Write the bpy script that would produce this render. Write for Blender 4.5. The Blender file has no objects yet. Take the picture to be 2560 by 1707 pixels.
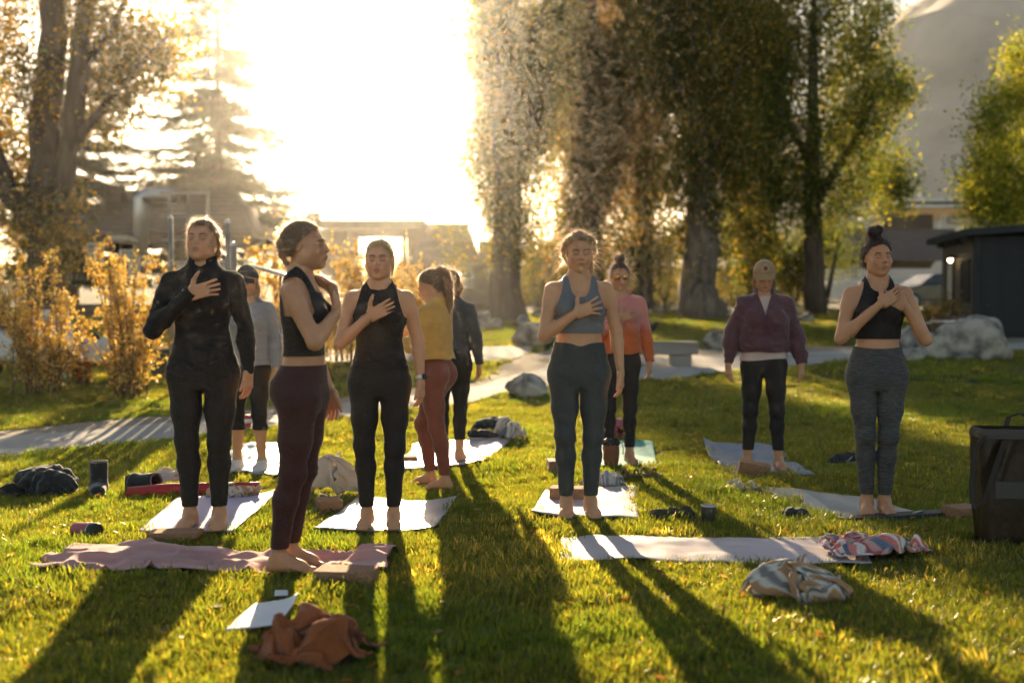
import bpy, bmesh, math, random
import numpy as np
from mathutils import Vector, Matrix

random.seed(7)
rng = np.random.default_rng(11)
R = math.radians
scene = bpy.context.scene
COL = scene.collection

# ------------------------------------------------------------------ camera
FPX, CXP, CYP = 2702.0, 1280.0, 853.5        # focal length / centre in photo pixels
CAM_H, PITCH = 1.235, -math.atan(63.5 / 2702.0)
cam_data = bpy.data.cameras.new("camera")
cam = bpy.data.objects.new("camera", cam_data)
COL.objects.link(cam)
cam.location = (0, 0, CAM_H)
cam.rotation_euler = (R(90) + PITCH, 0, 0)
cam_data.sensor_width = 36.0
cam_data.lens = 36.0 * FPX / 2560.0
cam_data.clip_start = 0.05
cam_data.clip_end = 3000
cam_data.dof.use_dof = True
cam_data.dof.focus_distance = 6.45
cam_data.dof.aperture_fstop = 1.4
cam_data.dof.aperture_blades = 0
scene.camera = cam

# ------------------------------------------------------------------ light
HAZE = 0.00065
SUN_AZ, SUN_EL = R(-7.1), R(15.6)            # azimuth from +Y towards +X
sdir = Vector((math.sin(SUN_AZ) * math.cos(SUN_EL), math.cos(SUN_AZ) * math.cos(SUN_EL), math.sin(SUN_EL)))
world = bpy.data.worlds.new("World")
scene.world = world
world.use_nodes = True
wn = world.node_tree
bg = wn.nodes["Background"]
sky = wn.nodes.new("ShaderNodeTexSky")
sky.sky_type = 'NISHITA'
sky.sun_disc = False
sky.sun_elevation = SUN_EL
sky.sun_rotation = SUN_AZ
sky.altitude = 1700
sky.air_density = 1.0
sky.dust_density = 2.5
sky.ozone_density = 1.0
tint = wn.nodes.new("ShaderNodeMix")
tint.data_type = 'RGBA'
tint.blend_type = 'MULTIPLY'
tint.inputs[0].default_value = 1.0
tint.inputs[7].default_value = (1.0, 0.86, 0.69, 1)      # warm evening air
wn.links.new(sky.outputs[0], tint.inputs[6])
wn.links.new(tint.outputs[2], bg.inputs[0])
bg.inputs[1].default_value = 0.07
sun_data = bpy.data.lights.new("sun", 'SUN')
sun_data.energy = 5.0
sun_data.angle = R(0.55)
sun_data.color = (1.0, 0.76, 0.46)
sun = bpy.data.objects.new("sun", sun_data)
COL.objects.link(sun)
sun.rotation_euler = sdir.to_track_quat('Z', 'Y').to_euler()
sun.location = (0, 20, 40)

vs = scene.view_settings
vs.view_transform = 'Standard'
vs.look = 'None'
vs.exposure = 1.83
vs.gamma = 1.0
vs.use_curve_mapping = False
scene.render.engine = 'CYCLES'
cy = scene.cycles
cy.use_denoising = True
cy.use_light_tree = False
cy.use_adaptive_sampling = True
cy.adaptive_threshold = .02
cy.adaptive_min_samples = 40
cy.max_bounces = 4
cy.diffuse_bounces = 2
cy.glossy_bounces = 2
cy.transmission_bounces = 3
cy.transparent_max_bounces = 4
cy.volume_bounces = 0
cy.sample_clamp_indirect = 4.0
cy.caustics_reflective = False
cy.caustics_refractive = False

# ------------------------------------------------------------------ pixel <-> place
_f = np.array([0, math.cos(PITCH), math.sin(PITCH)])
_u = np.array([0, -math.sin(PITCH), math.cos(PITCH)])
_r = np.array([1.0, 0, 0])
_PY = [-50, 10, 14, 18.7, 21.5, 34, 50, 64, 120, 200, 1000]
_PZ = [0, 0, .13, .35, .48, 1.07, 1.75, 2.5, 5.0, 7.5, 9]

def zg(x, y):
    """height of the ground"""
    b = 0.012 * math.sin(x * 2.3 + 1.1 * math.sin(y * 1.4)) + 0.010 * math.sin(y * 3.1 + x * .9)
    return float(np.interp(y, _PY, _PZ)) + b

def ray(px, py):
    return _f + (px - CXP) / FPX * _r - (py - CYP) / FPX * _u

def at(px, py, d):
    """point seen at a photo pixel, d metres ahead"""
    v = ray(px, py)
    t = d / v[1]
    return Vector((v[0] * t, d, CAM_H + v[2] * t))

def gp(px, py):
    """point of the ground seen at a photo pixel"""
    v = ray(px, py)
    lo, hi = 2.0, 2.0
    while hi < 300:
        t = hi / v[1]
        if CAM_H + v[2] * t < np.interp(hi, _PY, _PZ):
            break
        lo = hi
        hi *= 1.02
    for _ in range(30):
        m = .5 * (lo + hi)
        t = m / v[1]
        if CAM_H + v[2] * t < np.interp(m, _PY, _PZ):
            hi = m
        else:
            lo = m
    t = lo / v[1]
    return Vector((v[0] * t, lo, zg(v[0] * t, lo)))

# ------------------------------------------------------------------ objects
def tag(o, label=None, cat=None, group=None, kind=None):
    if label: o["label"] = label
    if cat: o["category"] = cat
    if group: o["group"] = group
    if kind: o["kind"] = kind
    return o

def empty(name, loc=(0, 0, 0), rz=0.0, label=None, cat=None, group=None):
    o = bpy.data.objects.new(name, None)
    COL.objects.link(o)
    o.location = loc
    o.rotation_euler = (0, 0, rz)
    o.empty_display_size = .1
    return tag(o, label, cat, group)

def link(name, me, m=None, parent=None, smooth=False, loc=None):
    o = bpy.data.objects.new(name, me)
    COL.objects.link(o)
    if m is not None:
        if len(me.materials) == 0: me.materials.append(m)
    if parent is not None: o.parent = parent
    if loc is not None: o.location = loc
    if smooth: me.polygons.foreach_set("use_smooth", [True] * len(me.polygons))
    return o

def mesh_np(name, V, F):
    """V (n,3), F (m,k) with k = 3 or 4"""
    V = np.asarray(V, dtype=np.float32)
    F = np.asarray(F, dtype=np.int32)
    me = bpy.data.meshes.new(name)
    me.vertices.add(len(V))
    me.vertices.foreach_set("co", V.ravel())
    n, k = F.shape
    me.loops.add(n * k)
    me.loops.foreach_set("vertex_index", F.ravel())
    me.polygons.add(n)
    me.polygons.foreach_set("loop_start", np.arange(0, n * k, k, dtype=np.int32))
    me.polygons.foreach_set("loop_total", np.full(n, k, dtype=np.int32))
    me.update(calc_edges=True)
    return me

def vcol(me, C, name="col"):
    """colour per vertex (n,3)"""
    a = me.color_attributes.new(name, 'FLOAT_COLOR', 'POINT')
    C = np.asarray(C, dtype=np.float32)
    a.data.foreach_set("color", np.concatenate([C, np.ones((len(C), 1), np.float32)], 1).ravel())

class MB:
    """collects boxes, tubes, prisms into one mesh"""
    def __init__(s): s.v = []; s.f = []
    def add(s, v, f):
        n = len(s.v); s.v += [tuple(p) for p in v]; s.f += [tuple(i + n for i in q) for q in f]; return s
    def box(s, x0, x1, y0, y1, z0, z1):
        v = [(x, y, z) for z in (z0, z1) for y in (y0, y1) for x in (x0, x1)]
        return s.add(v, [(0, 2, 3, 1), (4, 5, 7, 6), (0, 1, 5, 4), (2, 6, 7, 3), (0, 4, 6, 2), (1, 3, 7, 5)])
    def bar(s, a, b, w, h):
        a, b = Vector(a), Vector(b); d = (b - a).normalized()
        up = Vector((0, 0, 1)) if abs(d.z) < .95 else Vector((0, 1, 0))
        x = d.cross(up).normalized(); u = x.cross(d)
        v = [p + x * sx * w / 2 + u * su * h / 2 for p in (a, b) for su in (-1, 1) for sx in (-1, 1)]
        return s.add(v, [(0, 1, 3, 2), (4, 6, 7, 5), (0, 4, 5, 1), (2, 3, 7, 6), (0, 2, 6, 4), (1, 5, 7, 3)])
    def tube(s, pts, rad, n=8, cap=True):
        pts = [Vector(p) for p in pts]
        if not hasattr(rad, '__len__'): rad = [rad] * len(pts)
        v, f = [], []
        x = None
        for i, p in enumerate(pts):
            t = (pts[min(i + 1, len(pts) - 1)] - pts[max(i - 1, 0)]).normalized()
            if x is None:
                x = t.cross(Vector((0, 0, 1)) if abs(t.z) < .9 else Vector((0, 1, 0))).normalized()
            else:
                x = (x - t * x.dot(t)).normalized()
            y = t.cross(x)
            for k in range(n):
                a = 2 * math.pi * k / n
                v.append(p + (x * math.cos(a) + y * math.sin(a)) * rad[i])
        for i in range(len(pts) - 1):
            for k in range(n):
                k2 = (k + 1) % n
                f.append((i * n + k, i * n + k2, (i + 1) * n + k2, (i + 1) * n + k))
        if cap:
            f.append(tuple(range(n - 1, -1, -1))); f.append(tuple((len(pts) - 1) * n + k for k in range(n)))
        return s.add(v, f)
    def lathe(s, prof, n=24, c=(0, 0, 0)):
        v, f = [], []
        for r_, z in prof:
            for k in range(n):
                a = 2 * math.pi * k / n
                v.append((c[0] + r_ * math.cos(a), c[1] + r_ * math.sin(a), c[2] + z))
        for i in range(len(prof) - 1):
            for k in range(n):
                k2 = (k + 1) % n
                f.append((i * n + k, i * n + k2, (i + 1) * n + k2, (i + 1) * n + k))
        return s.add(v, f)
    def prism(s, poly, y0, y1):
        """outline in x,z extruded along y"""
        n = len(poly)
        v = [(x, y0, z) for x, z in poly] + [(x, y1, z) for x, z in poly]
        f = [tuple(range(n)), tuple(range(2 * n - 1, n - 1, -1))]
        f += [(i, i + n, (i + 1) % n + n, (i + 1) % n) for i in range(n)]
        return s.add(v, f)
    def mesh(s, name):
        me = bpy.data.meshes.new(name)
        me.from_pydata(s.v, [], s.f)
        me.update()
        return me
    def build(s, name, m, parent=None, smooth=False, bevel=0.0, loc=None):
        me = s.mesh(name)
        if bevel:
            bm = bmesh.new(); bm.from_mesh(me)
            bmesh.ops.recalc_face_normals(bm, faces=bm.faces)
            ed = [e for e in bm.edges if len(e.link_faces) == 2 and e.calc_face_angle(0) > .5]
            bmesh.ops.bevel(bm, geom=ed, offset=bevel, segments=2, affect='EDGES', profile=.6)
            bm.to_mesh(me); bm.free()
        else:
            bm = bmesh.new(); bm.from_mesh(me)
            bmesh.ops.recalc_face_normals(bm, faces=bm.faces)
            bm.to_mesh(me); bm.free()
        return link(name, me, m, parent, smooth, loc)

# ------------------------------------------------------------------ numpy noise
def _hash(i, j, k, seed):
    n = (i * 374761393 + j * 668265263 + k * 2147483647 + seed * 974634777) & 0xffffffff
    n = ((n ^ (n >> 13)) * 1274126177) & 0xffffffff
    n = n ^ (n >> 16)
    return (n & 0xffff) / 65535.0

def vnoise(P, seed=0):
    """smooth value noise in -1..1 of points (n,3)"""
    P = np.asarray(P, dtype=np.float64)
    I = np.floor(P).astype(np.int64); f = P - I
    f = f * f * f * (f * (f * 6 - 15) + 10)
    out = 0
    for dx in (0, 1):
        wx = f[:, 0] if dx else 1 - f[:, 0]
        for dy in (0, 1):
            wy = f[:, 1] if dy else 1 - f[:, 1]
            for dz in (0, 1):
                wz = f[:, 2] if dz else 1 - f[:, 2]
                out = out + wx * wy * wz * _hash(I[:, 0] + dx, I[:, 1] + dy, I[:, 2] + dz, seed)
    return out * 2 - 1

def fbm(P, oct=4, seed=0):
    P = np.asarray(P, dtype=np.float64); s = 0; a = 1.0
    for o in range(oct):
        s = s + a * vnoise(P * 2 ** o + 17.3 * o, seed + o); a *= .5
    return s

# ------------------------------------------------------------------ materials
def _new(name):
    m = bpy.data.materials.new(name); m.use_nodes = True
    nt = m.node_tree
    return m, nt, nt.nodes["Principled BSDF"]

def mat(name, col, rough=.8, var=.12, scale=6.0, bump=0.0, bscale=60.0, metal=0.0, sheen=0.0, spec=.5, col2=None, coord='Object', stretch=None, detail=4.0, sub=0.0, trans=0.0, band=(.3, .7)):
    """plain procedural material: two tones mixed by noise, fine bump"""
    m, nt, p = _new(name)
    N, L = nt.nodes, nt.links
    tc = N.new("ShaderNodeTexCoord")
    src = tc.outputs[coord]
    if stretch:
        mp = N.new("ShaderNodeMapping"); mp.inputs['Scale'].default_value = stretch
        L.new(src, mp.inputs[0]); src = mp.outputs[0]
    no = N.new("ShaderNodeTexNoise"); no.inputs['Scale'].default_value = scale; no.inputs['Detail'].default_value = detail
    L.new(src, no.inputs[0])
    mx = N.new("ShaderNodeMix"); mx.data_type = 'RGBA'
    c = np.array(col[:3])
    a = c * (1 - var); b = np.minimum(c * (1 + var), 1) if col2 is None else np.array(col2[:3])
    mx.inputs[6].default_value = (*a, 1); mx.inputs[7].default_value = (*b, 1)
    rp = N.new("ShaderNodeMapRange"); rp.inputs[1].default_value = band[0]; rp.inputs[2].default_value = band[1]
    L.new(no.outputs[0], rp.inputs[0]); L.new(rp.outputs[0], mx.inputs[0])
    L.new(mx.outputs[2], p.inputs['Base Color'])
    p.inputs['Roughness'].default_value = rough
    p.inputs['Metallic'].default_value = metal
    p.inputs['Specular IOR Level'].default_value = spec
    if sheen:
        p.inputs['Sheen Weight'].default_value = sheen
        p.inputs['Sheen Roughness'].default_value = .4
    if sub:
        p.inputs['Subsurface Weight'].default_value = sub
        p.inputs['Subsurface Radius'].default_value = (1, .35, .2)
        p.inputs['Subsurface Scale'].default_value = .012
    if bump:
        nb = N.new("ShaderNodeTexNoise"); nb.inputs['Scale'].default_value = bscale; nb.inputs['Detail'].default_value = 5
        L.new(src, nb.inputs[0])
        bp = N.new("ShaderNodeBump"); bp.inputs['Strength'].default_value = bump; bp.inputs['Distance'].default_value = .02
        L.new(nb.outputs[0], bp.inputs['Height']); L.new(bp.outputs[0], p.inputs['Normal'])
    if trans:
        tr = N.new("ShaderNodeBsdfTranslucent"); L.new(mx.outputs[2], tr.inputs[0])
        ms = N.new("ShaderNodeMixShader"); ms.inputs[0].default_value = trans
        L.new(p.outputs[0], ms.inputs[1]); L.new(tr.outputs[0], ms.inputs[2])
        L.new(ms.outputs[0], N["Material Output"].inputs[0])
    return m

def leaf_mat(name, trans=.5, gain=1.0, rough=.45, spec=.3, tcol=(1.15, 1.0, .55)):
    """leaf: colour from the 'col' attribute, light passes through"""
    m, nt, p = _new(name)
    N, L = nt.nodes, nt.links
    at_ = N.new("ShaderNodeAttribute"); at_.attribute_name = "col"
    L.new(at_.outputs[0], p.inputs['Base Color'])
    p.inputs['Roughness'].default_value = rough
    p.inputs['Specular IOR Level'].default_value = spec
    tm = N.new("ShaderNodeMix"); tm.data_type = 'RGBA'; tm.blend_type = 'MULTIPLY'; tm.inputs[0].default_value = 1
    L.new(at_.outputs[0], tm.inputs[6]); tm.inputs[7].default_value = (tcol[0] * gain, tcol[1] * gain, tcol[2] * gain, 1)
    tr = N.new("ShaderNodeBsdfTranslucent"); L.new(tm.outputs[2], tr.inputs[0])
    ms = N.new("ShaderNodeMixShader"); ms.inputs[0].default_value = trans
    L.new(p.outputs[0], ms.inputs[1]); L.new(tr.outputs[0], ms.inputs[2])
    L.new(ms.outputs[0], N["Material Output"].inputs[0])
    return m

def attr_mat(name, rough=.8, sheen=0, bump=0, bscale=120, sub=0, spec=.4, trans=0.0, wv=None):
    """colour from the 'col' attribute"""
    m, nt, p = _new(name)
    N, L = nt.nodes, nt.links
    at_ = N.new("ShaderNodeAttribute"); at_.attribute_name = "col"
    L.new(at_.outputs[0], p.inputs['Base Color'])
    p.inputs['Roughness'].default_value = rough
    p.inputs['Specular IOR Level'].default_value = spec
    if sheen: p.inputs['Sheen Weight'].default_value = sheen
    if sub:
        p.inputs['Subsurface Weight'].default_value = sub
        p.inputs['Subsurface Radius'].default_value = (1, .35, .2)
        p.inputs['Subsurface Scale'].default_value = .012
    if bump:
        tc = N.new("ShaderNodeTexCoord")
        nb = N.new("ShaderNodeTexNoise"); nb.inputs['Scale'].default_value = bscale; nb.inputs['Detail'].default_value = 4
        L.new(tc.outputs['Object'], nb.inputs[0])
        bp = N.new("ShaderNodeBump"); bp.inputs['Strength'].default_value = bump; bp.inputs['Distance'].default_value = .01
        L.new(nb.outputs[0], bp.inputs['Height']); L.new(bp.outputs[0], p.inputs['Normal'])
    if trans:
        tr = N.new("ShaderNodeBsdfTranslucent"); L.new(at_.outputs[0], tr.inputs[0])
        ms = N.new("ShaderNodeMixShader"); ms.inputs[0].default_value = trans
        L.new(p.outputs[0], ms.inputs[1]); L.new(tr.outputs[0], ms.inputs[2])
        L.new(ms.outputs[0], N["Material Output"].inputs[0])
    return m

def emit_mat(name, col, s):
    m, nt, p = _new(name)
    p.inputs['Base Color'].default_value = (*col, 1)
    p.inputs['Emission Color'].default_value = (*col, 1)
    p.inputs['Emission Strength'].default_value = s
    return m
# ================================================================== cloth shapes: sheets let fall on the ground, worked out once before anything else stands in the scene
def cloth_drop(w, d, squeeze, seed, n=34, frames=34, lumps=()):
    nx, ny = n, max(6, int(n * d / w))
    u, v = np.meshgrid(np.linspace(-.5, .5, nx), np.linspace(-.5, .5, ny)); u, v = u.ravel(), v.ravel()
    q = np.stack([u * 4, v * 4, np.full(len(u), seed * 1.7)], 1)
    X = u * w * squeeze + .10 * w * vnoise(q * .6, seed); Y = v * d * squeeze + .10 * d * vnoise(q * .6 + 7, seed + 1)
    Z = .35 * w * (1 - squeeze) * vnoise(q * .8, seed + 2) + .20 * w * (1 - squeeze) * vnoise(q * 1.9, seed + 3) + .15 * (1 - 4 * (u * u + v * v)) * w
    Z -= Z.min() - (.03 if not lumps else .24)
    i = (np.arange(ny - 1)[:, None] * nx + np.arange(nx - 1)[None]).ravel()
    o = bpy.data.objects.new('cloth_shape', mesh_np('cloth_shape', np.stack([X, Y, Z], 1), np.stack([i, i + 1, i + nx + 1, i + nx], 1))); COL.objects.link(o)
    o.shape_key_add(name='Basis'); k = o.shape_key_add(name='rest')
    k.data.foreach_set('co', np.stack([u * w, v * d, np.full(len(u), .2)], 1).ravel().astype(np.float32))
    m = o.modifiers.new('cloth', 'CLOTH'); s = m.settings
    s.quality = 4; s.mass = .25; s.tension_stiffness = 12; s.compression_stiffness = 12; s.shear_stiffness = 4; s.bending_stiffness = .08; s.air_damping = 2; s.tension_damping = 8; s.compression_damping = 8
    s.rest_shape_key = k
    c = m.collision_settings; c.use_self_collision = True; c.self_distance_min = .006; c.distance_min = .008; c.collision_quality = 3; c.self_friction = 8; c.friction = 30
    f = bpy.data.objects.new('cloth_floor', mesh_np('cloth_floor', [(-3, -3, 0), (3, -3, 0), (3, 3, 0), (-3, 3, 0)], [(0, 1, 2, 3)])); COL.objects.link(f)
    f.modifiers.new('col', 'COLLISION'); f.collision.thickness_outer = .005; f.collision.cloth_friction = 30
    ex = []
    for (lx, ly, lz, lr) in lumps:
        b_ = bmesh.new(); bmesh.ops.create_icosphere(b_, subdivisions=3, radius=lr); me_ = bpy.data.meshes.new('lump'); b_.to_mesh(me_); b_.free()
        q_ = bpy.data.objects.new('lump', me_); COL.objects.link(q_); q_.location = (lx, ly, lz); q_.scale = (1.25, 1, .8); q_.modifiers.new('col', 'COLLISION'); q_.collision.thickness_outer = .006; q_.collision.cloth_friction = 20; ex.append(q_)
    m.point_cache.frame_start = 1; m.point_cache.frame_end = frames
    for fr in range(1, frames + 1): scene.frame_set(fr)
    ev = o.evaluated_get(bpy.context.evaluated_depsgraph_get())
    P = np.zeros(len(u) * 3, np.float32); ev.data.vertices.foreach_get('co', P); P = P.reshape(ny, nx, 3).astype(float)
    for q_ in [o, f] + ex: bpy.data.objects.remove(q_)
    scene.frame_set(1)
    if not np.isfinite(P).all(): P = np.stack([X, Y, Z * .3], 1).reshape(ny, nx, 3)
    # finer grid along smooth curves
    def up(A, k=3):
        n = A.shape[0]; t = np.linspace(0, n - 1, (n - 1) * k + 1); j = np.minimum(t.astype(int), n - 2); f_ = (t - j).reshape((-1,) + (1,) * (A.ndim - 1))
        g = lambda a: A[np.clip(a, 0, n - 1)]
        p0, p1, p2, p3 = g(j - 1), g(j), g(j + 1), g(j + 2)
        return .5 * (2 * p1 + (p2 - p0) * f_ + (2 * p0 - 5 * p1 + 4 * p2 - p3) * f_ ** 2 + (3 * p1 - p0 - 3 * p2 + p3) * f_ ** 3)
    P = up(up(P).transpose(1, 0, 2)).transpose(1, 0, 2)
    P[:, :, :2] -= P[:, :, :2].reshape(-1, 2).mean(0); P[:, :, 2] -= P[:, :, 2].min()
    return P
CLOTH = {k: cloth_drop(1.0, .8, sq, k) for k, sq in ((11, .45), (16, .55), (13, .5))}
LUMP = ((-.10, .0, .03, .08), (.10, -.03, .04, .09), (.0, .08, .03, .07))
for k, sq in ((26, .40), (31, .44)): CLOTH[k] = cloth_drop(1.2, .96, sq, k, n=34, frames=58, lumps=LUMP)

def instancer(name, V, turn, size, pick, meshes, parent=None):
    """one object whose points carry copies of a few small shapes (leaf sprays, grass tufts)"""
    me = bpy.data.meshes.new(name); me.vertices.add(len(V)); me.vertices.foreach_set('co', np.asarray(V, np.float32).ravel())
    me.attributes.new('turn', 'FLOAT_VECTOR', 'POINT').data.foreach_set('vector', np.asarray(turn, np.float32).ravel())
    me.attributes.new('size', 'FLOAT', 'POINT').data.foreach_set('value', np.asarray(size, np.float32))
    me.attributes.new('pick', 'INT', 'POINT').data.foreach_set('value', np.asarray(pick, np.int32))
    o = bpy.data.objects.new(name, me); COL.objects.link(o)
    if parent is not None: o.parent = parent
    ng = bpy.data.node_groups.new(name, 'GeometryNodeTree')
    ng.interface.new_socket('Geometry', in_out='INPUT', socket_type='NodeSocketGeometry'); ng.interface.new_socket('Geometry', in_out='OUTPUT', socket_type='NodeSocketGeometry')
    N, L = ng.nodes, ng.links
    gi, go = N.new('NodeGroupInput'), N.new('NodeGroupOutput')
    m2p = N.new('GeometryNodeMeshToPoints'); L.new(gi.outputs[0], m2p.inputs[0])
    jn = N.new('GeometryNodeJoinGeometry')
    for q in reversed(meshes):
        oi = N.new('GeometryNodeObjectInfo'); oi.inputs['Object'].default_value = q; oi.inputs['As Instance'].default_value = True
        L.new(oi.outputs['Geometry'], jn.inputs[0])
    ip = N.new('GeometryNodeInstanceOnPoints'); ip.inputs['Pick Instance'].default_value = True
    def attr(nm, t):
        n_ = N.new('GeometryNodeInputNamedAttribute'); n_.data_type = t; n_.inputs[0].default_value = nm; return n_.outputs[0]
    L.new(m2p.outputs[0], ip.inputs['Points']); L.new(jn.outputs[0], ip.inputs['Instance'])
    L.new(attr('pick', 'INT'), ip.inputs['Instance Index']); L.new(attr('turn', 'FLOAT_VECTOR'), ip.inputs['Rotation']); L.new(attr('size', 'FLOAT'), ip.inputs['Scale'])
    L.new(ip.outputs[0], go.inputs[0])
    md = o.modifiers.new('sprays', 'NODES'); md.node_group = ng
    o["kind"] = "stuff"
    return o
# ================================================================== THE SETTING
M = {}
M['soil'] = mat('lawn_soil', (.055, .055, .020), .95, .35, 3.0, .6, 25, col2=(.10, .09, .03))
M['concrete'] = mat('concrete', (.40, .37, .33), .9, .12, 1.3, .25, 60)
M['gravel'] = mat('gravel', (.34, .27, .20), .95, .35, 40, .8, 90)
M['rock'] = mat('granite', (.14, .125, .105), .92, .2, 3.2, 1.0, 12, col2=(.50, .445, .37), detail=10, band=(.36, .60))
M['dryhill'] = mat('dry_hill', (.40, .34, .265), .95, .2, .08, .35, .35, col2=(.54, .465, .37), detail=9, band=(.34, .66))
M['bark'] = mat('bark', (.10, .072, .05), .95, .45, 7.0, 1.0, 14, stretch=(1, 1, .18))
M['barkpale'] = mat('pale_bark', (.17, .13, .095), .95, .4, 7.0, 1.0, 14, stretch=(1, 1, .18))
M['stem'] = mat('shrub_stem', (.16, .09, .05), .9, .2)

# ---- ground sheet, one mesh to the horizon
def ground_sheet():
    xs = np.concatenate([np.linspace(-700, -45, 14), np.linspace(-40, -9, 20), np.linspace(-8, 8, 81), np.linspace(9, 40, 20), np.linspace(45, 700, 14)])
    ys = np.concatenate([np.linspace(-120, -3, 10), np.linspace(-2, 16, 91), np.linspace(16.5, 70, 80), np.linspace(75, 900, 30)])
    X, Y = np.meshgrid(xs, ys)
    b = 0.012 * np.sin(X * 2.3 + 1.1 * np.sin(Y * 1.4)) + 0.010 * np.sin(Y * 3.1 + X * .9)
    Z = np.interp(Y, _PY, _PZ) + b
    nx, ny = len(xs), len(ys)
    V = np.stack([X, Y, Z], -1).reshape(-1, 3)
    i = np.arange(ny - 1)[:, None] * nx + np.arange(nx - 1)[None]
    F = np.stack([i, i + 1, i + nx + 1, i + nx], -1).reshape(-1, 4)
    return link('lawn', mesh_np('lawn', V, F), M['soil'], smooth=True)
tag(ground_sheet(), 'grassy lawn sloping gently up to the trees', 'lawn', kind='structure')

# ---- the walk: edges in photo pixels (overview scale 2352) turned into places on the ground
K = 2560 / 2352.0
def gpo(x, y): return gp(x * K, y * K)
LOW = [(-350, 1098), (-150, 1075), (0, 1056), (200, 1033), (400, 1010), (660, 982), (900, 950), (1070, 926), (1165, 906), (1270, 888), (1480, 874), (1680, 857), (1950, 833), (2352, 806), (2600, 792), (2900, 776)]
MID = [(-350, 1045), (-150, 1023), (0, 1008), (200, 992), (400, 975), (660, 950), (900, 918), (1010, 897), (1100, 888), (1160, 868), (1300, 838), (1500, 822), (1700, 818), (1950, 806), (2352, 788), (2600, 778), (2900, 765)]
UPP = [(-350, 1022), (-150, 1005), (0, 993), (200, 976), (400, 959), (660, 932), (900, 901), (1000, 886), (1090, 879), (1140, 851), (1200, 815), (1300, 802), (1500, 800), (1700, 804), (1950, 796), (2352, 778), (2600, 770), (2900, 758)]
def edge(pts, n=120):
    P = [gpo(*p) for p in pts]
    X = np.array([p.x for p in P]); Y = np.array([p.y for p in P])
    t = np.concatenate([[0], np.cumsum(np.hypot(np.diff(X), np.diff(Y)))]); t /= t[-1]
    tt = np.linspace(0, 1, n)
    return np.stack([np.interp(tt, t, X), np.interp(tt, t, Y)], 1)
def strip(name, A, B, lift, m, label, cat, nb=6):
    n = len(A); V = []
    for k in range(nb + 1):
        P = A + (B - A) * k / nb
        V += [(p[0], p[1], zg(p[0], p[1]) + lift) for p in P]
    V = np.array(V); i = np.arange(nb)[:, None] * n + np.arange(n - 1)[None]
    F = np.stack([i, i + 1, i + n + 1, i + n], -1).reshape(-1, 4)
    o = link(name, mesh_np(name, V, F), m, smooth=True)
    return tag(o, label, cat, kind='structure')
eL, eM, eU = edge(LOW), edge(MID), edge(UPP)
strip('path', eL, eM, .022, M['concrete'], 'pale concrete walk curving across the park', 'path')
strip('gravel_shoulder', eM + (eL - eM) * .004, eU, .017, M['gravel'], 'brown gravel strip along the concrete walk', 'gravel')
eF0, eF1 = edge([(560, 838), (800, 836), (1000, 834), (1150, 832), (1190, 824)]), edge([(560, 806), (800, 803), (1000, 800), (1150, 798), (1230, 800)])
strip('side_path', eF0, eF1, .026, M['concrete'], 'sunlit side path joining the walk behind the women', 'path')
PATH_POLYS = [np.concatenate([eL, eU[::-1]]), np.concatenate([eF0, eF1[::-1]])]

# ---- dry hillside on the right
def hill():
    xs = np.linspace(20, 330, 90); ys = np.linspace(120, 330, 60)
    X, Y = np.meshgrid(xs, ys)
    P = np.stack([X.ravel(), Y.ravel(), np.zeros(X.size)], 1)
    n = (fbm(P / 38.0, 5, 3)).reshape(X.shape)
    # long flank climbing to the right, crest about 170 m away
    u = (X - 17) * 1.15 + 5 * np.sin((X - 20) / 30)
    crest = np.interp(X, [20, 45, 57, 66, 90, 140, 330], [0, 28, 40, 46, 58, 69, 74])
    prof = np.clip((Y - 122) / 55.0, 0, 1); prof = prof * prof * (3 - 2 * prof)
    back = np.clip((330 - Y) / 110.0, 0, 1); back = back * back * (3 - 2 * back)
    sh = 5 * np.exp(-((X - 62) / 22) ** 2) * np.clip((Y - 120) / 18.0, 0, 1) * np.exp(-((Y - 142) / 16) ** 2)
    g = 4 * np.abs(np.sin(X / 11 + n * 2.2)) * prof
    Z = 4 + crest * prof * back * (1 + .05 * n) + sh + (3.0 * n - g) * prof * np.clip(u / 20, 0, 1)
    Z[0, :] = 2; Z[-1, :] = 2; Z[:, 0] = 2; Z[:, -1] = 2
    nx, ny = len(xs), len(ys)
    V = np.stack([X, Y, Z], -1).reshape(-1, 3)
    i = np.arange(ny - 1)[:, None] * nx + np.arange(nx - 1)[None]
    F = np.stack([i, i + 1, i + nx + 1, i + nx], -1).reshape(-1, 4)
    return link('hill', mesh_np('hill', V, F), M['dryhill'], smooth=True)
tag(hill(), 'bare grey-brown hillside rising behind the buildings', 'hill', kind='structure')

# ================================================================== TREES
LEAF = leaf_mat('leaf', .55, 2.0, rough=.65, spec=.08)
NEEDLE = leaf_mat('needle', .12, 1.0, rough=.7, spec=.08)
BUSHLEAF = leaf_mat('shrub_leaf', .55, 1.5, tcol=(1.1, .98, .5))

def leaf_quads(C, size, aspect=.7, droop=.0, tilt=None):
    """one bent four-sided leaf at each of the centres C"""
    n = len(C)
    a = rng.normal(size=(n, 3)); a[:, 2] -= droop
    a /= np.linalg.norm(a, axis=1, keepdims=True)
    b = rng.normal(size=(n, 3)); b -= a * (a * b).sum(1, keepdims=True)
    b /= np.linalg.norm(b, axis=1, keepdims=True)
    s = size * rng.uniform(.6, 1.3, (n, 1))
    V = np.stack([C - a * s * .5, C + b * s * aspect * .5, C + a * s * .5, C - b * s * aspect * .5], 1).reshape(-1, 3)
    return V, np.arange(4 * n).reshape(n, 4)

def palette(n, pal):
    w = np.array([p[1] for p in pal], float); w /= w.sum()
    C = np.array([p[0] for p in pal])[rng.choice(len(pal), n, p=w)]
    return C * rng.uniform(.7, 1.3, (n, 1))

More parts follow.
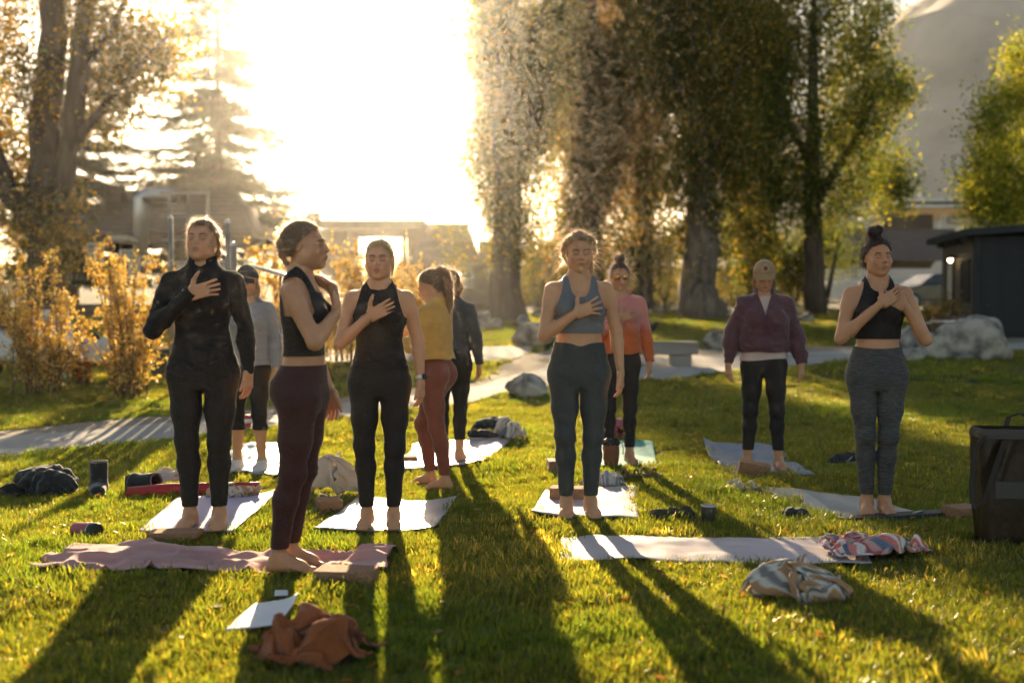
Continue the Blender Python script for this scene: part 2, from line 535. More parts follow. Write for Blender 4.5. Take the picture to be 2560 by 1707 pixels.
def spray_points(cl, sub=14):
    """clumps (centre, radii, weight) -> places of leaf sprays, with gaps between the tufts"""
    out = []
    for c, rad, w in cl:
        m = max(1, int(sub * w))
        d = rng.normal(size=(m, 3)); d /= np.linalg.norm(d, axis=1, keepdims=True)
        out.append(c + d * rad * (rng.uniform(.1, 1.0, (m, 1)) ** .55))
    return np.concatenate(out)

_spray = {}
def sprays(pal, leaf, n, sig, m, droop):
    """six leaf sprays in different mixes of the same palette"""
    key = (str(pal), leaf, n, sig, m.name)
    if key not in _spray:
        L = []
        for k in range(6):
            w = [[c, q * (1 if k < 3 else (.25 if (k == 3) == (i == 0) else 1.6))] for i, (c, q) in enumerate(pal)]
            if k == 5: w[-1][1] *= 5
            C = rng.normal(size=(n, 3)) * np.array([sig, sig, sig * 1.3])
            V, F = leaf_quads(C, leaf, .75, droop)
            me = mesh_np('leaf_spray', V, F); vcol(me, np.repeat(palette(n, w), 4, 0)); me.materials.append(m)
            L.append(bpy.data.objects.new('leaf_spray', me))
        _spray[key] = L
    return _spray[key]

GREEN = [((.075, .11, .022), 5), ((.11, .14, .025), 3), ((.30, .22, .03), 1.2)]
OLIVE = [((.075, .092, .018), 5), ((.13, .125, .022), 3), ((.34, .23, .03), 1.3)]
BROWNY = [((.13, .095, .022), 5), ((.24, .145, .03), 3), ((.08, .09, .02), 2)]

def tree(name, base, limbs, clumps, label, cat='tree', leaf=.09, pal=GREEN, bark='bark', group=None, sub=14, leaves=80, sig=.26, m=None, droop=.25):
    t = empty(name, base, 0, label, cat, group)
    b = Vector(base)
    mb = MB()
    for pts, rad in limbs:
        P = [Vector(p) - b for p in pts]
        # resample smoothly, a little crooked
        Q, rr = [], []
        for i in range(len(P) - 1):
            for s in np.linspace(0, 1, 5)[:-1]:
                Q.append(P[i].lerp(P[i + 1], s) + Vector(rng.normal(size=3)) * rad[i] * .10); rr.append(rad[i] + (rad[i + 1] - rad[i]) * s)
        Q.append(P[-1]); rr.append(rad[-1])
        mb.tube(Q, rr, 10)
    mb.build('trunk', M[bark], t, smooth=True)
    Q = spray_points([(np.array(c) - np.array(b), np.array(r_), w) for c, r_, w in clumps], sub)
    k = len(Q)
    pick = np.clip(((vnoise(Q * .55, 5) + .35 * rng.normal(size=k)) * 2.2 + 2.4).astype(int), 0, 5)
    instancer('crown', Q, np.stack([rng.normal(size=k) * .3, rng.normal(size=k) * .3, rng.uniform(0, 6.28, k)], 1), rng.uniform(.7, 1.25, k), pick, sprays(pal, leaf, leaves, sig, m or LEAF, droop), t)
    return t

def px_clumps(rows, d, dz):
    """rows of (px, py, rx px, ry px, weight): ellipsoids of foliage d metres away"""
    out = []
    for px, py, rx, ry, w in rows:
        dd = d + rng.uniform(-dz, dz)
        c = at(px, py, dd); s = dd / FPX
        out.append((np.array(c), np.array([rx * s, max(rx * s * .9, .5), ry * s]), w))
    return out

def poplar(px, py, d, label, crown, th, lean=0, pal=GREEN, extra=(), seed=0, bark='bark', trunk_r=.5, leaf=.118, sub=13):
    """tall poplar: ribbed trunk, limbs swept upward, foliage in long hanging tufts"""
    base = at(px, py, d); base.z = zg(base.x, d) - .1
    top = base + Vector((lean, 0, th))
    limbs = [([base, base.lerp(top, .06), base.lerp(top, .3), base.lerp(top, .65), top], [trunk_r * 1.35, trunk_r, trunk_r * .72, trunk_r * .4, .04])]
    cl = []
    r_ = random.Random(seed)
    wd = lambda z: float(np.interp(z, [c[0] for c in crown], [c[1] for c in crown]))
    for k in range(34):
        z0 = r_.uniform(crown[0][0] / th + .02, .86); a = r_.uniform(0, 2 * math.pi)
        p = base.lerp(top, z0); w = wd(z0 * th) * r_.uniform(.45, 1.2); h = th * r_.uniform(.10, .20)
        q = p + Vector((math.cos(a) * w * .55, math.sin(a) * w * .55, h * .4))
        e = p + Vector((math.cos(a) * w, math.sin(a) * w, h))
        limbs.append(([p, q, e], [trunk_r * .20 * (1 - z0) + .035, trunk_r * .13 * (1 - z0) + .025, .012]))
        for f in (.35, .6, .85, 1.08):                     # plume of leaves along the limb
            c = p.lerp(q, f * 2) if f < .5 else q.lerp(e, f * 2 - 1)
            cl.append((np.array(c) + np.array([r_.gauss(0, .2), r_.gauss(0, .2), r_.gauss(0, .2)]), np.array([1, 1, 1.5]) * r_.uniform(.35, .75), r_.uniform(.5, 1.2)))
    z = crown[0][0]
    while z < th * 1.02:                                   # inner foliage round the stem
        w = wd(z)
        for k in range(4):
            a = r_.uniform(0, 6.283); rr = w * r_.uniform(.1, .75)
            c = base.lerp(top, z / th) + Vector((math.cos(a) * rr, math.sin(a) * rr, r_.uniform(-.4, .4)))
            cl.append((np.array(c), np.array([1, 1, 1.6]) * r_.uniform(.35, .8), r_.uniform(.4, 1.1)))
        z += .7 if z < 11.5 else 1.3
    cl += list(extra)
    return tree('poplar_tree', base, limbs, cl, label, pal=pal, bark=bark, group='tall poplars at the edge of the lawn', sub=sub, leaves=60, sig=.27, leaf=leaf, droop=.6)

poplar(1268, 806, 34, 'tall poplar nearest the sunlit gap, grey trunk with low green crown', [(2.3, .8), (3.6, 1.6), (6, 1.8), (9, 2.1), (13, 2.2), (17, 1.5), (20, .4)], 20, pal=OLIVE, seed=1, leaf=.085, sub=19,
       extra=px_clumps([(1150, 60, 60, 60, .9), (1100, 20, 50, 50, .7), (1075, 60, 40, 40, .5), (1120, 260, 35, 50, .5), (1125, 560, 30, 40, .4), (1150, 640, 35, 40, .4), (1170, 180, 50, 70, .8), (1180, 330, 45, 70, .7), (1130, 420, 30, 50, .5), (1110, 100, 40, 60, .5), (1330, 120, 60, 90, .8), (1350, 300, 60, 80, .9), (1355, 200, 50, 80, .9), (1350, 420, 50, 80, .9), (1370, 60, 60, 80, .9), (1340, 520, 50, 60, .7)], 34, .8))
poplar(1475, 790, 41, 'slender brown-tinged poplar second from the sunlit gap', [(2.5, .9), (4.5, 1.7), (8, 2.1), (13, 2.2), (17, 1.4), (20, .4)], 20, pal=BROWNY, seed=2, trunk_r=.42,
       extra=px_clumps([(1400, 240, 60, 60, .7), (1560, 240, 60, 50, .8), (1530, 420, 60, 80, .8), (1420, 560, 60, 60, .7), (1560, 560, 60, 60, .8), (1390, 420, 50, 90, .9), (1600, 330, 60, 90, .9), (1590, 120, 60, 90, .9), (1420, 60, 60, 90, .9), (1400, 640, 50, 50, .6)], 41, 1.2))
poplar(1752, 796, 36, 'massive poplar with forked pale trunk in the middle of the row', [(2.6, .9), (4.5, 1.9), (8, 2.5), (13, 2.4), (17, 1.6), (20, .5)], 20.5, pal=OLIVE, seed=3, bark='barkpale', trunk_r=.62,
       extra=px_clumps([(1640, 120, 90, 90, 1), (1900, 60, 90, 90, 1), (1620, 420, 60, 90, .8), (1880, 520, 70, 110, 1), (1610, 600, 60, 80, .9), (1900, 640, 60, 60, .8)], 36, 1.5))
poplar(1888, 790, 42, 'dark poplar at the right end of the row, trunk in shade', [(1.8, .9), (4.5, 1.7), (8, 1.9), (13, 1.8), (17, 1.2), (20, .4)], 19, pal=GREEN, seed=4, trunk_r=.45)

poplar(1608, 778, 47, 'brown-gold poplar set back between the slender and the massive poplar', [(2.6, 1.0), (4.5, 1.9), (8, 2.3), (13, 2.2), (17, 1.4), (20, .4)], 20, pal=BROWNY, seed=8, trunk_r=.4, sub=8)
# right-hand deciduous tree with sunlit yellow edges
b_ = at(2040, 778, 40)
b_.z = zg(b_.x, 40) - .1
tree('deciduous_tree', b_, [([b_, at(2030, 560, 40), at(2030, 250, 40), at(2040, -150, 40)], [.42, .34, .22, .04]), ([at(2030, 520, 40), at(2120, 380, 39.5), at(2200, 220, 39)], [.2, .13, .03]), ([at(2030, 420, 40), at(1950, 260, 40.5), at(1930, 80, 41)], [.18, .12, .03])],
     px_clumps([(1980, 40, 130, 110, 1.5), (2090, 60, 110, 100, 1.4), (2010, 200, 140, 120, 1.6), (2130, 180, 80, 90, 1.1), (2180, 250, 80, 60, 1.0), (2240, 230, 45, 40, .8), (2060, 330, 130, 90, 1.5), (2160, 340, 80, 70, 1), (2000, 440, 120, 80, 1.3), (2120, 440, 90, 60, 1.1), (2210, 430, 60, 60, .9), (2240, 480, 45, 40, .7), (1960, 520, 90, 50, 1), (2080, 530, 100, 45, 1.1), (1940, 300, 80, 140, 1.2), (2120, -60, 110, 110, 1.4), (2010, -160, 130, 120, 1.2), (2200, 30, 40, 60, .6), (2170, 130, 50, 60, .7)], 40, 1.6) ,
     'broad green tree with sunlit yellow edges in front of the hill', pal=[((.07, .105, .022), 5), ((.12, .15, .028), 4), ((.28, .24, .035), 2)], leaf=.11, sub=52, leaves=60, sig=.32)
b_ = at(2640, 800, 33); b_.z = zg(b_.x, 33) - .1
tree('deciduous_tree', b_, [([b_, at(2640, 560, 33), at(2620, 300, 33), at(2620, 120, 33)], [.36, .28, .16, .03]), ([at(2640, 520, 33), at(2520, 420, 33), at(2440, 380, 33)], [.15, .1, .03])],
     px_clumps([(2570, 150, 60, 50, .8), (2540, 230, 70, 55, .9), (2610, 250, 90, 80, 1.2), (2480, 300, 55, 60, .9), (2540, 350, 100, 70, 1.3), (2480, 420, 70, 55, 1.0), (2450, 480, 50, 40, .8), (2540, 470, 100, 60, 1.3), (2470, 530, 60, 35, .8), (2570, 545, 80, 40, 1), (2690, 230, 110, 100, 1.4), (2680, 420, 140, 140, 1.8), (2620, 130, 60, 50, .8), (2520, 530, 50, 40, .7)], 33, 1.2),
     'bright leafy tree at the right edge above the dark shed', pal=[((.16, .21, .03), 5), ((.24, .27, .04), 4), ((.36, .32, .05), 2)], leaf=.10, sub=42, leaves=60, sig=.28)
b_ = at(2062, 790, 46); b_.z = zg(b_.x, 46) - .1
tree('small_tree', b_, [([b_, at(2056, 700, 46), at(2030, 600, 46)], [.13, .1, .03]), ([b_, at(2078, 690, 46), at(2100, 600, 46)], [.12, .1, .03])],
     px_clumps([(1990, 650, 50, 40, 1), (2050, 620, 60, 45, 1.2), (2110, 640, 50, 40, 1), (2020, 590, 60, 40, 1), (2090, 590, 50, 30, .8)], 46, .9),
     'small dark two-stemmed tree beside the barn', pal=[((.06, .085, .022), 5), ((.09, .10, .03), 2)], sub=16, leaves=80, sig=.25, leaf=.09)

# dark leafy understorey between the poplars: distinct shrubs standing at the fence
for i, (px, rx, ytop, lab) in enumerate([(1345, 55, 600, 'shrub at the fence just right of the first poplar trunk'), (1420, 65, 580, 'low dark shrub at the fence right of the white truck'), (1505, 60, 600, 'shrub at the fence beside the slender poplar'), (1580, 60, 570, 'rounded shrub at the fence behind the ombre sweatshirt'), (1660, 65, 560, 'bushy shrub at the fence left of the massive poplar'), (1835, 75, 540, 'tall dense shrub at the fence right of the massive poplar'), (1925, 65, 590, 'shrub at the fence right of the dark poplar'), (1985, 55, 640, 'dark round shrub beside the slatted fence')]):
    b_ = at(px, 785, 47); b_.z = zg(b_.x, 47) - .05
    tree('fence_shrub', b_, [([b_, at(px - 10, 730, 47), at(px - 20, ytop + 40, 47)], [.08, .06, .02]), ([b_, at(px + 12, 720, 47), at(px + 24, ytop + 40, 47)], [.07, .05, .02])],
         px_clumps([(px, 720, rx, 45, 1.2), (px - rx * .4, (720 + ytop) / 2, rx * .7, 45, 1), (px + rx * .4, (700 + ytop) / 2, rx * .7, 50, 1), (px, ytop + 40, rx * .6, 45, .9)], 47, .7),
         lab, 'shrub', pal=[((.06, .08, .022), 5), ((.16, .12, .03), 2)], group='shrubs along the fence', sub=22, leaves=60, sig=.28, leaf=.11)

# left: old tree with several trunks
b_ = at(118, 720, 24); b_.z = zg(b_.x, 24) - .1
tree('multi_trunk_tree', b_, [
    ([b_, at(100, 590, 24), at(20, 480, 23.8), at(-30, 330, 23.5), at(-60, 60, 23.4), at(-70, -300, 23)], [.42, .26, .22, .20, .15, .05]),
    ([b_, at(110, 520, 24), at(110, 300, 24.2), at(130, 120, 24.2), at(135, -60, 24), at(150, -420, 24)], [.45, .36, .33, .30, .26, .06]),
    ([b_, at(150, 500, 24), at(170, 380, 23.8), at(195, 200, 23.6), at(212, 60, 23.5), at(240, -300, 23)], [.42, .24, .21, .22, .20, .05]),
    ([at(175, 370, 23.8), at(260, 270, 23.6), at(340, 170, 23.5), at(420, 90, 23.4)], [.12, .09, .06, .02]),
    ([at(200, 180, 23.6), at(290, 60, 23.4), at(340, -80, 23.3)], [.12, .08, .03])],
    px_clumps([(20, 60, 60, 110, 1.2), (60, 200, 50, 90, 1), (15, 330, 45, 90, .9), (70, 420, 50, 60, .8), (40, 520, 60, 70, 1), (110, 560, 60, 60, 1), (150, 500, 40, 50, .7), (250, 40, 50, 60, .8), (300, 110, 60, 60, 1), (370, 90, 60, 50, .9), (430, 130, 45, 40, .8), (340, 180, 60, 50, .9), (270, 210, 50, 50, .8), (400, 180, 45, 35, .7), (300, 260, 40, 40, .6), (250, 300, 40, 50, .7), (210, 150, 45, 80, .8), (-40, 150, 60, 160, 1.2), (-60, 420, 60, 160, 1.2), (60, -120, 120, 110, 1.3), (230, -120, 120, 90, 1.3), (370, -60, 70, 60, .8), (160, 30, 40, 60, .6), (90, 640, 60, 50, .8), (160, 620, 45, 60, .7)], 24, 1.1),
    'old tree with three spreading trunks and ochre leaves at left', pal=[((.20, .15, .03), 4), ((.11, .11, .025), 4), ((.36, .20, .03), 2.2)], leaf=.085, sub=34, leaves=55, sig=.25)

# spruces
def fir_spray(seed):
    """drooping twig with needles on all sides, pointing along +x"""
    r_ = np.random.default_rng(seed); C = []
    for k in range(90):
        u = r_.random(); C.append((u * .75, r_.normal() * .12 * (1.1 - u), -.16 * u * u - abs(r_.normal()) * .13))
    C = np.array(C); n = len(C)
    a = np.stack([r_.uniform(.3, 1, n), r_.normal(size=n) * .5, r_.uniform(-1, .1, n)], 1); a /= np.linalg.norm(a, axis=1, keepdims=True)
    b = np.cross(a, r_.normal(size=(n, 3))); b /= np.linalg.norm(b, axis=1, keepdims=True)
    s = .17 * r_.uniform(.6, 1.3, (n, 1))
    V = np.stack([C - a * s * .5, C + b * s * .13, C + a * s * .5, C - b * s * .13], 1).reshape(-1, 3)
    me = mesh_np('fir_spray', V, np.arange(4 * n).reshape(n, 4)); vcol(me, np.repeat(palette(n, [((.040, .045, .020), 5), ((.065, .055, .024), 2)]), 4, 0)); me.materials.append(NEEDLE)
    return bpy.data.objects.new('fir_spray', me)
FIR = [fir_spray(k) for k in (1, 2, 3)]
def spruce(px, ptop, d, H, spread, label, seed, vis_low=.12, n_tier=30):
    top = at(px, ptop, d); base = Vector((top.x, d, top.z - H))
    t = empty('spruce_tree', base, 0, label, 'tree', 'spruces behind the houses')
    MB().tube([(0, 0, 0), (.05, 0, H * .5), (0, 0, H)], [.26, .16, .02], 8).build('trunk', M['bark'], t, smooth=True)
    r_ = np.random.default_rng(seed)
    Cs = []; Vs = []
    A = []; B = []
    mb = MB()
    for i in range(n_tier):
        f = (i + r_.uniform(0, .6)) / n_tier
        z = H * (vis_low + (1 - vis_low) * f)
        L = spread * (1 - f) ** .8 + .35
        for k in range(int(5 + 3 * (1 - f))):
            a = r_.uniform(0, 2 * math.pi); l = L * r_.uniform(.55, 1.12)
            n = max(4, int(l / .26))
            s = np.linspace(0, 1, n)
            x = s * l; zz = z - .26 * l * s + .20 * l * s ** 2.4 + .15 * (1 - s)
            pts = np.stack([x * math.cos(a), x * math.sin(a), zz], 1) + r_.normal(size=(n, 3)) * .03
            mb.tube([tuple(p) for p in pts], [.03 * (1 - q) + .008 for q in s], 4, False)
            for j in range(1, n):
                for sd in (-1, 1):
                    A.append(pts[j] + r_.normal(size=3) * .04); B.append((0, r_.normal() * .15, a + sd * r_.uniform(.5, 1.0))); Cs.append(r_.uniform(.7, 1.1) * (1.05 - .55 * s[j]) * min(1, l))
            A.append(pts[-1]); B.append((0, 0, a)); Cs.append(.6)
    mb.build('branchwork', M['bark'], t, smooth=True)
    instancer('crown', np.array(A), np.array(B), np.array(Cs), r_.integers(0, 3, len(A)), FIR, t)
    return t
spruce(540, -110, 43, 14.2, 4.5, 'tall sparse spruce silhouetted left of the white sky', 5)
spruce(175, 60, 40, 10.6, 2.9, 'dark spruce half hidden behind the three-trunk tree', 6)

b_ = at(690, 640, 50); b_.z = zg(b_.x, 50)
tree('round_tree', b_, [([b_, at(690, 560, 50), at(690, 500, 50)], [.16, .1, .03])], px_clumps([(690, 520, 42, 40, 1), (660, 560, 50, 40, 1), (715, 560, 45, 40, 1), (640, 600, 50, 40, 1), (690, 600, 60, 40, 1), (740, 560, 22, 30, .5)], 50, 1),
     'low round tree between the spruce and the chimney', pal=BROWNY, sub=16, leaves=80, sig=.25, leaf=.09)

# autumn shrubs by the walk
AUT = [((.50, .36, .11), 5), ((.56, .44, .16), 4), ((.40, .18, .05), 1.8), ((.30, .27, .08), 1.5)]
def bush(px, py, h_px, w_px, n_leaf, label, seed, d=None, pal=AUT, leaf=.042, stems=26):
    b = gp(px, py) if d is None else at(px, py, d)
    if d is not None: b.z = zg(b.x, b.y)
    s = b.y / FPX
    Hh, W = h_px * s, w_px * s
    t = empty('autumn_shrub', b, 0, label, 'shrub', 'autumn shrubs beside the walk')
    r_ = np.random.default_rng(seed)
    mb = MB(); C = []
    for k in range(stems):
        a = r_.uniform(0, 2 * math.pi); l = Hh * r_.uniform(.4, 1.0); q = W * .5 * r_.uniform(.1, .95)
        n = 7; ss = np.linspace(0, 1, n)
        P = np.stack([q * ss ** 1.3 * math.cos(a), q * ss ** 1.3 * math.sin(a) * .8, l * ss], 1) + np.cumsum(r_.normal(size=(n, 3)) * .018, 0) + np.array([r_.normal() * .11 * W, r_.normal() * .09 * W, 0])
        P[0, 2] = -.03
        mb.tube([tuple(p) for p in P], [.011 * (1 - .8 * u) + .002 for u in ss], 5, False)
        m_ = n_leaf // stems
        # side twigs
        for j in range(9):
            u = r_.uniform(.12, .97); p = np.array([np.interp(u, ss, P[:, i]) for i in range(3)])
            dv = r_.normal(size=3); dv[2] = abs(dv[2]) * .9; dv /= np.linalg.norm(dv)
            tl = Hh * .20 * (1.2 - u) * r_.uniform(.5, 1.3)
            e = p + dv * tl
            mb.tube([tuple(p), tuple(e)], [.004, .0015], 4, False)
            uu = r_.uniform(0, 1.1, (m_ // 13, 1))
            C.append(p + dv * tl * uu + r_.normal(size=(len(uu), 3)) * .022)
        uu = r_.uniform(.12, 1.0, m_ * 4 // 13)
        C.append(np.stack([np.interp(uu, ss, P[:, i]) for i in range(3)], 1) + r_.normal(size=(len(uu), 3)) * .025)
    mb.build('stem', M['stem'], t, smooth=True)
    C = np.concatenate(C)
    V, F = leaf_quads(C, leaf, .7, .1)
    me = mesh_np('foliage', V, F)
    c = palette(len(C), pal)
    vcol(me, np.repeat(c, 4, 0))
    link('foliage', me, BUSHLEAF, t)
    return t
bush(95, 985, 400, 300, 9000, 'golden autumn shrub at the left edge beyond the walk', 1)
bush(205, 965, 170, 150, 900, 'small red-leaved shrub between the two golden shrubs', 7, pal=[((.42, .12, .03), 3), ((.40, .2, .04), 2)], stems=9)
bush(318, 995, 440, 260, 9000, 'tall rust and gold shrub left of the woman in the black jacket', 2)
bush(660, 935, 400, 330, 9000, 'broad golden shrub behind the woman in the cap and grey hoodie', 3, leaf=.06)
bush(870, 905, 330, 230, 6000, 'golden shrub behind the braided woman', 4, leaf=.06)
bush(1040, 880, 260, 150, 4000, 'pale golden shrub behind the woman in the black tank top', 5, leaf=.06)
bush(958, 893, 315, 210, 5200, 'golden shrub under the pavilion roof left of the woman in the tank top', 21, leaf=.05)
bush(760, 920, 150, 200, 1500, 'low yellow shrub near the metal rail', 6, leaf=.06, stems=10)
bush(455, 925, 320, 120, 1500, 'thin golden shrub beside the steel gate posts', 9, stems=9)
bush(25, 800, 260, 200, 2200, 'green and gold shrub under the three-trunk tree', 10, d=21, pal=[((.20, .18, .03), 3), ((.14, .13, .03), 4)], leaf=.06)
# ================================================================== BUILDINGS AND THINGS BEYOND THE LAWN
M['shingle'] = mat('dark_shingle', (.10, .075, .06), .9, .25, 3, .4, 30)
M['brownwall'] = mat('brown_wall', (.16, .11, .08), .85, .15)
M['cream'] = mat('cream_wall', (.55, .48, .38), .85, .1)
M['steelgrey'] = mat('galvanised_steel', (.50, .50, .50), .35, .1, metal=.85)
M['postgrey'] = mat('grey_post', (.25, .235, .21), .5, .1, metal=.5)
M['blackwall'] = mat('black_boards', (.022, .024, .026), .8, .3)
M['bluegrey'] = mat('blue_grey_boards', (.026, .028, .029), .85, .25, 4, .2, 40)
M['white'] = mat('white_paint', (.74, .72, .68), .6, .06)
M['roofmetal'] = mat('roof_metal', (.15, .125, .11), .8, .12, 2, spec=.2)
M['tan'] = mat('tan_board', (.30, .20, .11), .8, .15)
M['fence'] = mat('fence_board', (.15, .085, .05), .9, .3, 5, .4, 30, stretch=(1, 1, .2))
M['glass'] = mat('window_glass', (.03, .035, .035), .08, .1, spec=.8)
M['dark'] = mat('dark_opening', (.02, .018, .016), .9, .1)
M['black'] = mat('black_plastic', (.02, .02, .022), .45, .2)
M['barrelwood'] = mat('barrel_wood', (.13, .08, .05), .85, .25, 8, .4, 40)
M['carblack'] = mat('black_car_paint', (.012, .013, .015), .18, .1, spec=.7)
M['carwhite'] = mat('white_car_paint', (.70, .68, .64), .3, .05)
M['tyre'] = mat('tyre_rubber', (.018, .018, .018), .9, .1)
M['teal'] = mat('teal_paint', (.03, .24, .22), .5, .1)
M['greenbox'] = mat('green_box', (.05, .06, .035), .7, .15)
M['weathered'] = mat('weathered_timber', (.27, .235, .20), .9, .3, 6, .6, 30, stretch=(.15, 1, 1))

def wz(px, py, d):
    p = at(px, py, d); return p.x, p.z
def rect(d, x0, x1, y0, y1):
    a, b = at(x0, y0, d), at(x1, y1, d)
    return a.x, b.x, b.z, a.z                     # X0, X1, Zlow, Zhigh

def window(parent, X0, X1, Y, Z0, Z1, m='white', pane='glass', nx=2, nz=2, t=.07, depth=.06):
    """window set on a wall facing -Y: frame > glazing bar, panes"""
    mb = MB().box(X0 - t, X1 + t, Y - depth, Y, Z0 - t, Z0).box(X0 - t, X1 + t, Y - depth, Y, Z1, Z1 + t).box(X0 - t, X0, Y - depth, Y, Z0, Z1).box(X1, X1 + t, Y - depth, Y, Z0, Z1)
    w = mb.build('window', M[m], parent)
    for i in range(nx):
        for j in range(nz):
            a = X0 + (X1 - X0) * i / nx; b = X0 + (X1 - X0) * (i + 1) / nx
            c = Z0 + (Z1 - Z0) * j / nz; e = Z0 + (Z1 - Z0) * (j + 1) / nz
            MB().box(a + .012, b - .012, Y - depth * .45, Y - depth * .3, c + .012, e - .012).build('pane', M[pane], w)
    bars = MB()
    for i in range(1, nx): bars.box(X0 + (X1 - X0) * i / nx - .02, X0 + (X1 - X0) * i / nx + .02, Y - depth * .9, Y - depth * .25, Z0, Z1)
    for j in range(1, nz): bars.box(X0, X1, Y - depth * .85, Y - depth * .2, Z0 + (Z1 - Z0) * j / nz - .02, Z0 + (Z1 - Z0) * j / nz + .02)
    if bars.v: bars.build('glazing_bar', M[m], w)
    return w

def pitched_roof(parent, x0, x1, y0, y1, ze, zr, inset, m, rows=9, name='roof'):
    """roof with sloping front and back, laid in overlapping courses; inset > 0 hips the ends"""
    ym = (y0 + y1) / 2
    r_ = MB().add([(x0, y0, ze), (x1, y0, ze), (x1, y1, ze), (x0, y1, ze), (x0 + inset, ym, zr - .06), (x1 - inset, ym, zr - .06)], [(0, 1, 5, 4), (2, 3, 4, 5), (1, 2, 5), (3, 0, 4), (3, 2, 1, 0)]).build(name, m, parent)
    for k in range(rows):
        a, e = k / rows, min(1, (k + 1.12) / rows)
        P = []
        for f, up in ((a, .05), (e, .012)):
            for s_ in (0, 1):
                P.append((x0 + inset * f if s_ == 0 else x1 - inset * f, y0 + (ym - y0) * f - .02, ze + (zr - .06 - ze) * f + up))
        Q = [(p[0], p[1], p[2] - .035) for p in P]
        MB().add(P + Q, [(0, 1, 3, 2), (6, 7, 5, 4), (0, 4, 5, 1), (2, 3, 7, 6), (0, 2, 6, 4), (1, 5, 7, 3)]).build('shingle_course', m, r_)
    return r_
# ---- left brown house with duct
X0, X1, Z0, Z1 = rect(38, 140, 620, 760, 592)
h = empty('brown_house', (0, 0, 0), 0, 'dark brown house with steep roof and steel duct behind the left shrubs', 'house')
MB().box(X0, X1, 38, 45, 0, Z1).build('wall', M['brownwall'], h)
rf = pitched_roof(h, X0 - .4, X1 + .3, 37.5, 45.4, at(0, 588, 37.5).z, at(0, 472, 41.5).z, 1.6, M['shingle'], 10)
a = at(286, 478, 40); MB().box(a.x - .28, a.x + .28, 39.8, 40.4, a.z - .6, a.z + .22).build('chimney', M['brownwall'], rf)
window(h, at(300, 0, 38).x, at(340, 0, 38).x, 38, at(0, 690, 38).z, at(0, 630, 38).z)
window(h, at(470, 0, 38).x, at(510, 0, 38).x, 38, at(0, 690, 38).z, at(0, 630, 38).z)
window(h, at(216, 0, 38).x, at(250, 0, 38).x, 38, at(0, 655, 38).z, at(0, 612, 38).z)
d_ = 36.6
p = [at(352, 640, d_), at(352, 520, d_), at(352, 500, d_), at(362, 489, d_), at(400, 487, d_), at(440, 489, d_)]
MB().tube(p, .24, 14).build('duct', M['steelgrey'], h, smooth=True)
porch = MB()
for px in (425, 470, 520): porch.bar(at(px, 700, 36.2), at(px, 478, 36.2), .07, .07)
for py in (482, 540, 600): porch.bar(at(400, py, 36.23), at(525, py, 36.23), .06, .07)
porch.build('porch_frame', M['postgrey'], h)
a = at(270, 602, 35.5); b = at(330, 590, 35.5)
MB().prism([(a.x, a.z), (b.x, a.z), (b.x - .05, b.z), (a.x + .15, b.z)], 35.2, 37.2).build('awning', M['cream'], h)

# ---- open pavilion, flat roof, sky seen beneath
h = empty('flat_roof_pavilion', (0, 0, 0), 0, 'open flat-roofed pavilion with chimney under the bright sky', 'pavilion')
X0, X1, Z0, Z1 = rect(52, 755, 1062, 572, 550)
rf = MB().box(X0, X1, 52, 58, Z0, Z1).build('roof', M['shingle'], h)
MB().box(at(980, 0, 52).x, at(1055, 0, 52).x, 52.5, 56, Z1 + .003, Z1 + .15).build('roof_step', M['shingle'], rf)
a = at(783, 560, 52.5); MB().box(a.x - .3, a.x + .3, 52.3, 52.9, a.z - .2, at(783, 531, 52.5).z).build('chimney', M['brownwall'], rf)
a = at(882, 556, 52.5); MB().lathe([(0, 0), (.2, 0), (.2, .2), (.13, .26), (.13, .34), (0, .36)], 12, (a.x, 52.5, Z1)).build('vent_cap', M['brownwall'], rf)
for px in (765, 862, 1010, 1050):
    x = at(px, 0, 52.3).x; MB().box(x - .1, x + .1, 52.2, 52.4, 1.5, Z0 - .002).build('post', M['brownwall'], h)
    x = at(px, 0, 57.6).x; MB().box(x - .1, x + .1, 57.5, 57.7, 1.5, Z0 - .002).build('post', M['brownwall'], h)
x0, x1 = at(765, 0, 52.3).x, at(1050, 0, 52.3).x
MB().box(x0, x1, 52.24, 52.36, at(0, 650, 52).z, at(0, 640, 52).z).build('rail', M['cream'], h)
MB().box(at(755, 0, 52).x, at(860, 0, 52).x, 52.9, 57, 1.5, Z0 - .002).build('wall', M['brownwall'], h)
MB().box(at(1012, 0, 52).x, at(1060, 0, 52).x, 52.9, 57, 1.5, Z0 - .002).build('wall', M['brownwall'], h)
for k in range(8):
    MB().box(x0 + (x1 - x0) * k / 8 + .03, x0 + (x1 - x0) * (k + 1) / 8 - .03, 52.27, 52.33, 1.6, at(0, 652, 52).z).build('panel', M['cream'], h)

# ---- gabled house right of it
h = empty('cream_house', (0, 0, 0), 0, 'cream house with broad hipped grey roof left of the first poplar', 'house')
X0, X1, Z0, Z1 = rect(46, 1010, 1215, 760, 652)
MB().box(X0, X1, 46, 52, 1, Z1).build('wall', M['cream'], h)
pitched_roof(h, X0 - .5, X1 + .4, 45.4, 52.6, Z1 - .05, at(0, 556, 49).z, 1.3, mat('grey_shingle', (.16, .13, .105), .9, .2, 3, .4, 30), 9)
MB().prism([(at(1195, 0, 45).x, at(0, 668, 45).z), (at(1262, 0, 45).x, at(0, 668, 45).z), (at(1225, 0, 45).x, at(0, 600, 45).z), (at(1195, 0, 45).x, at(0, 600, 45).z)], 45.3, 51).build('side_roof', M['shingle'], h)
window(h, at(1090, 0, 46).x, at(1120, 0, 46).x, 46, at(0, 715, 46).z, at(0, 675, 46).z)
window(h, at(1150, 0, 46).x, at(1180, 0, 46).x, 46, at(0, 715, 46).z, at(0, 675, 46).z)

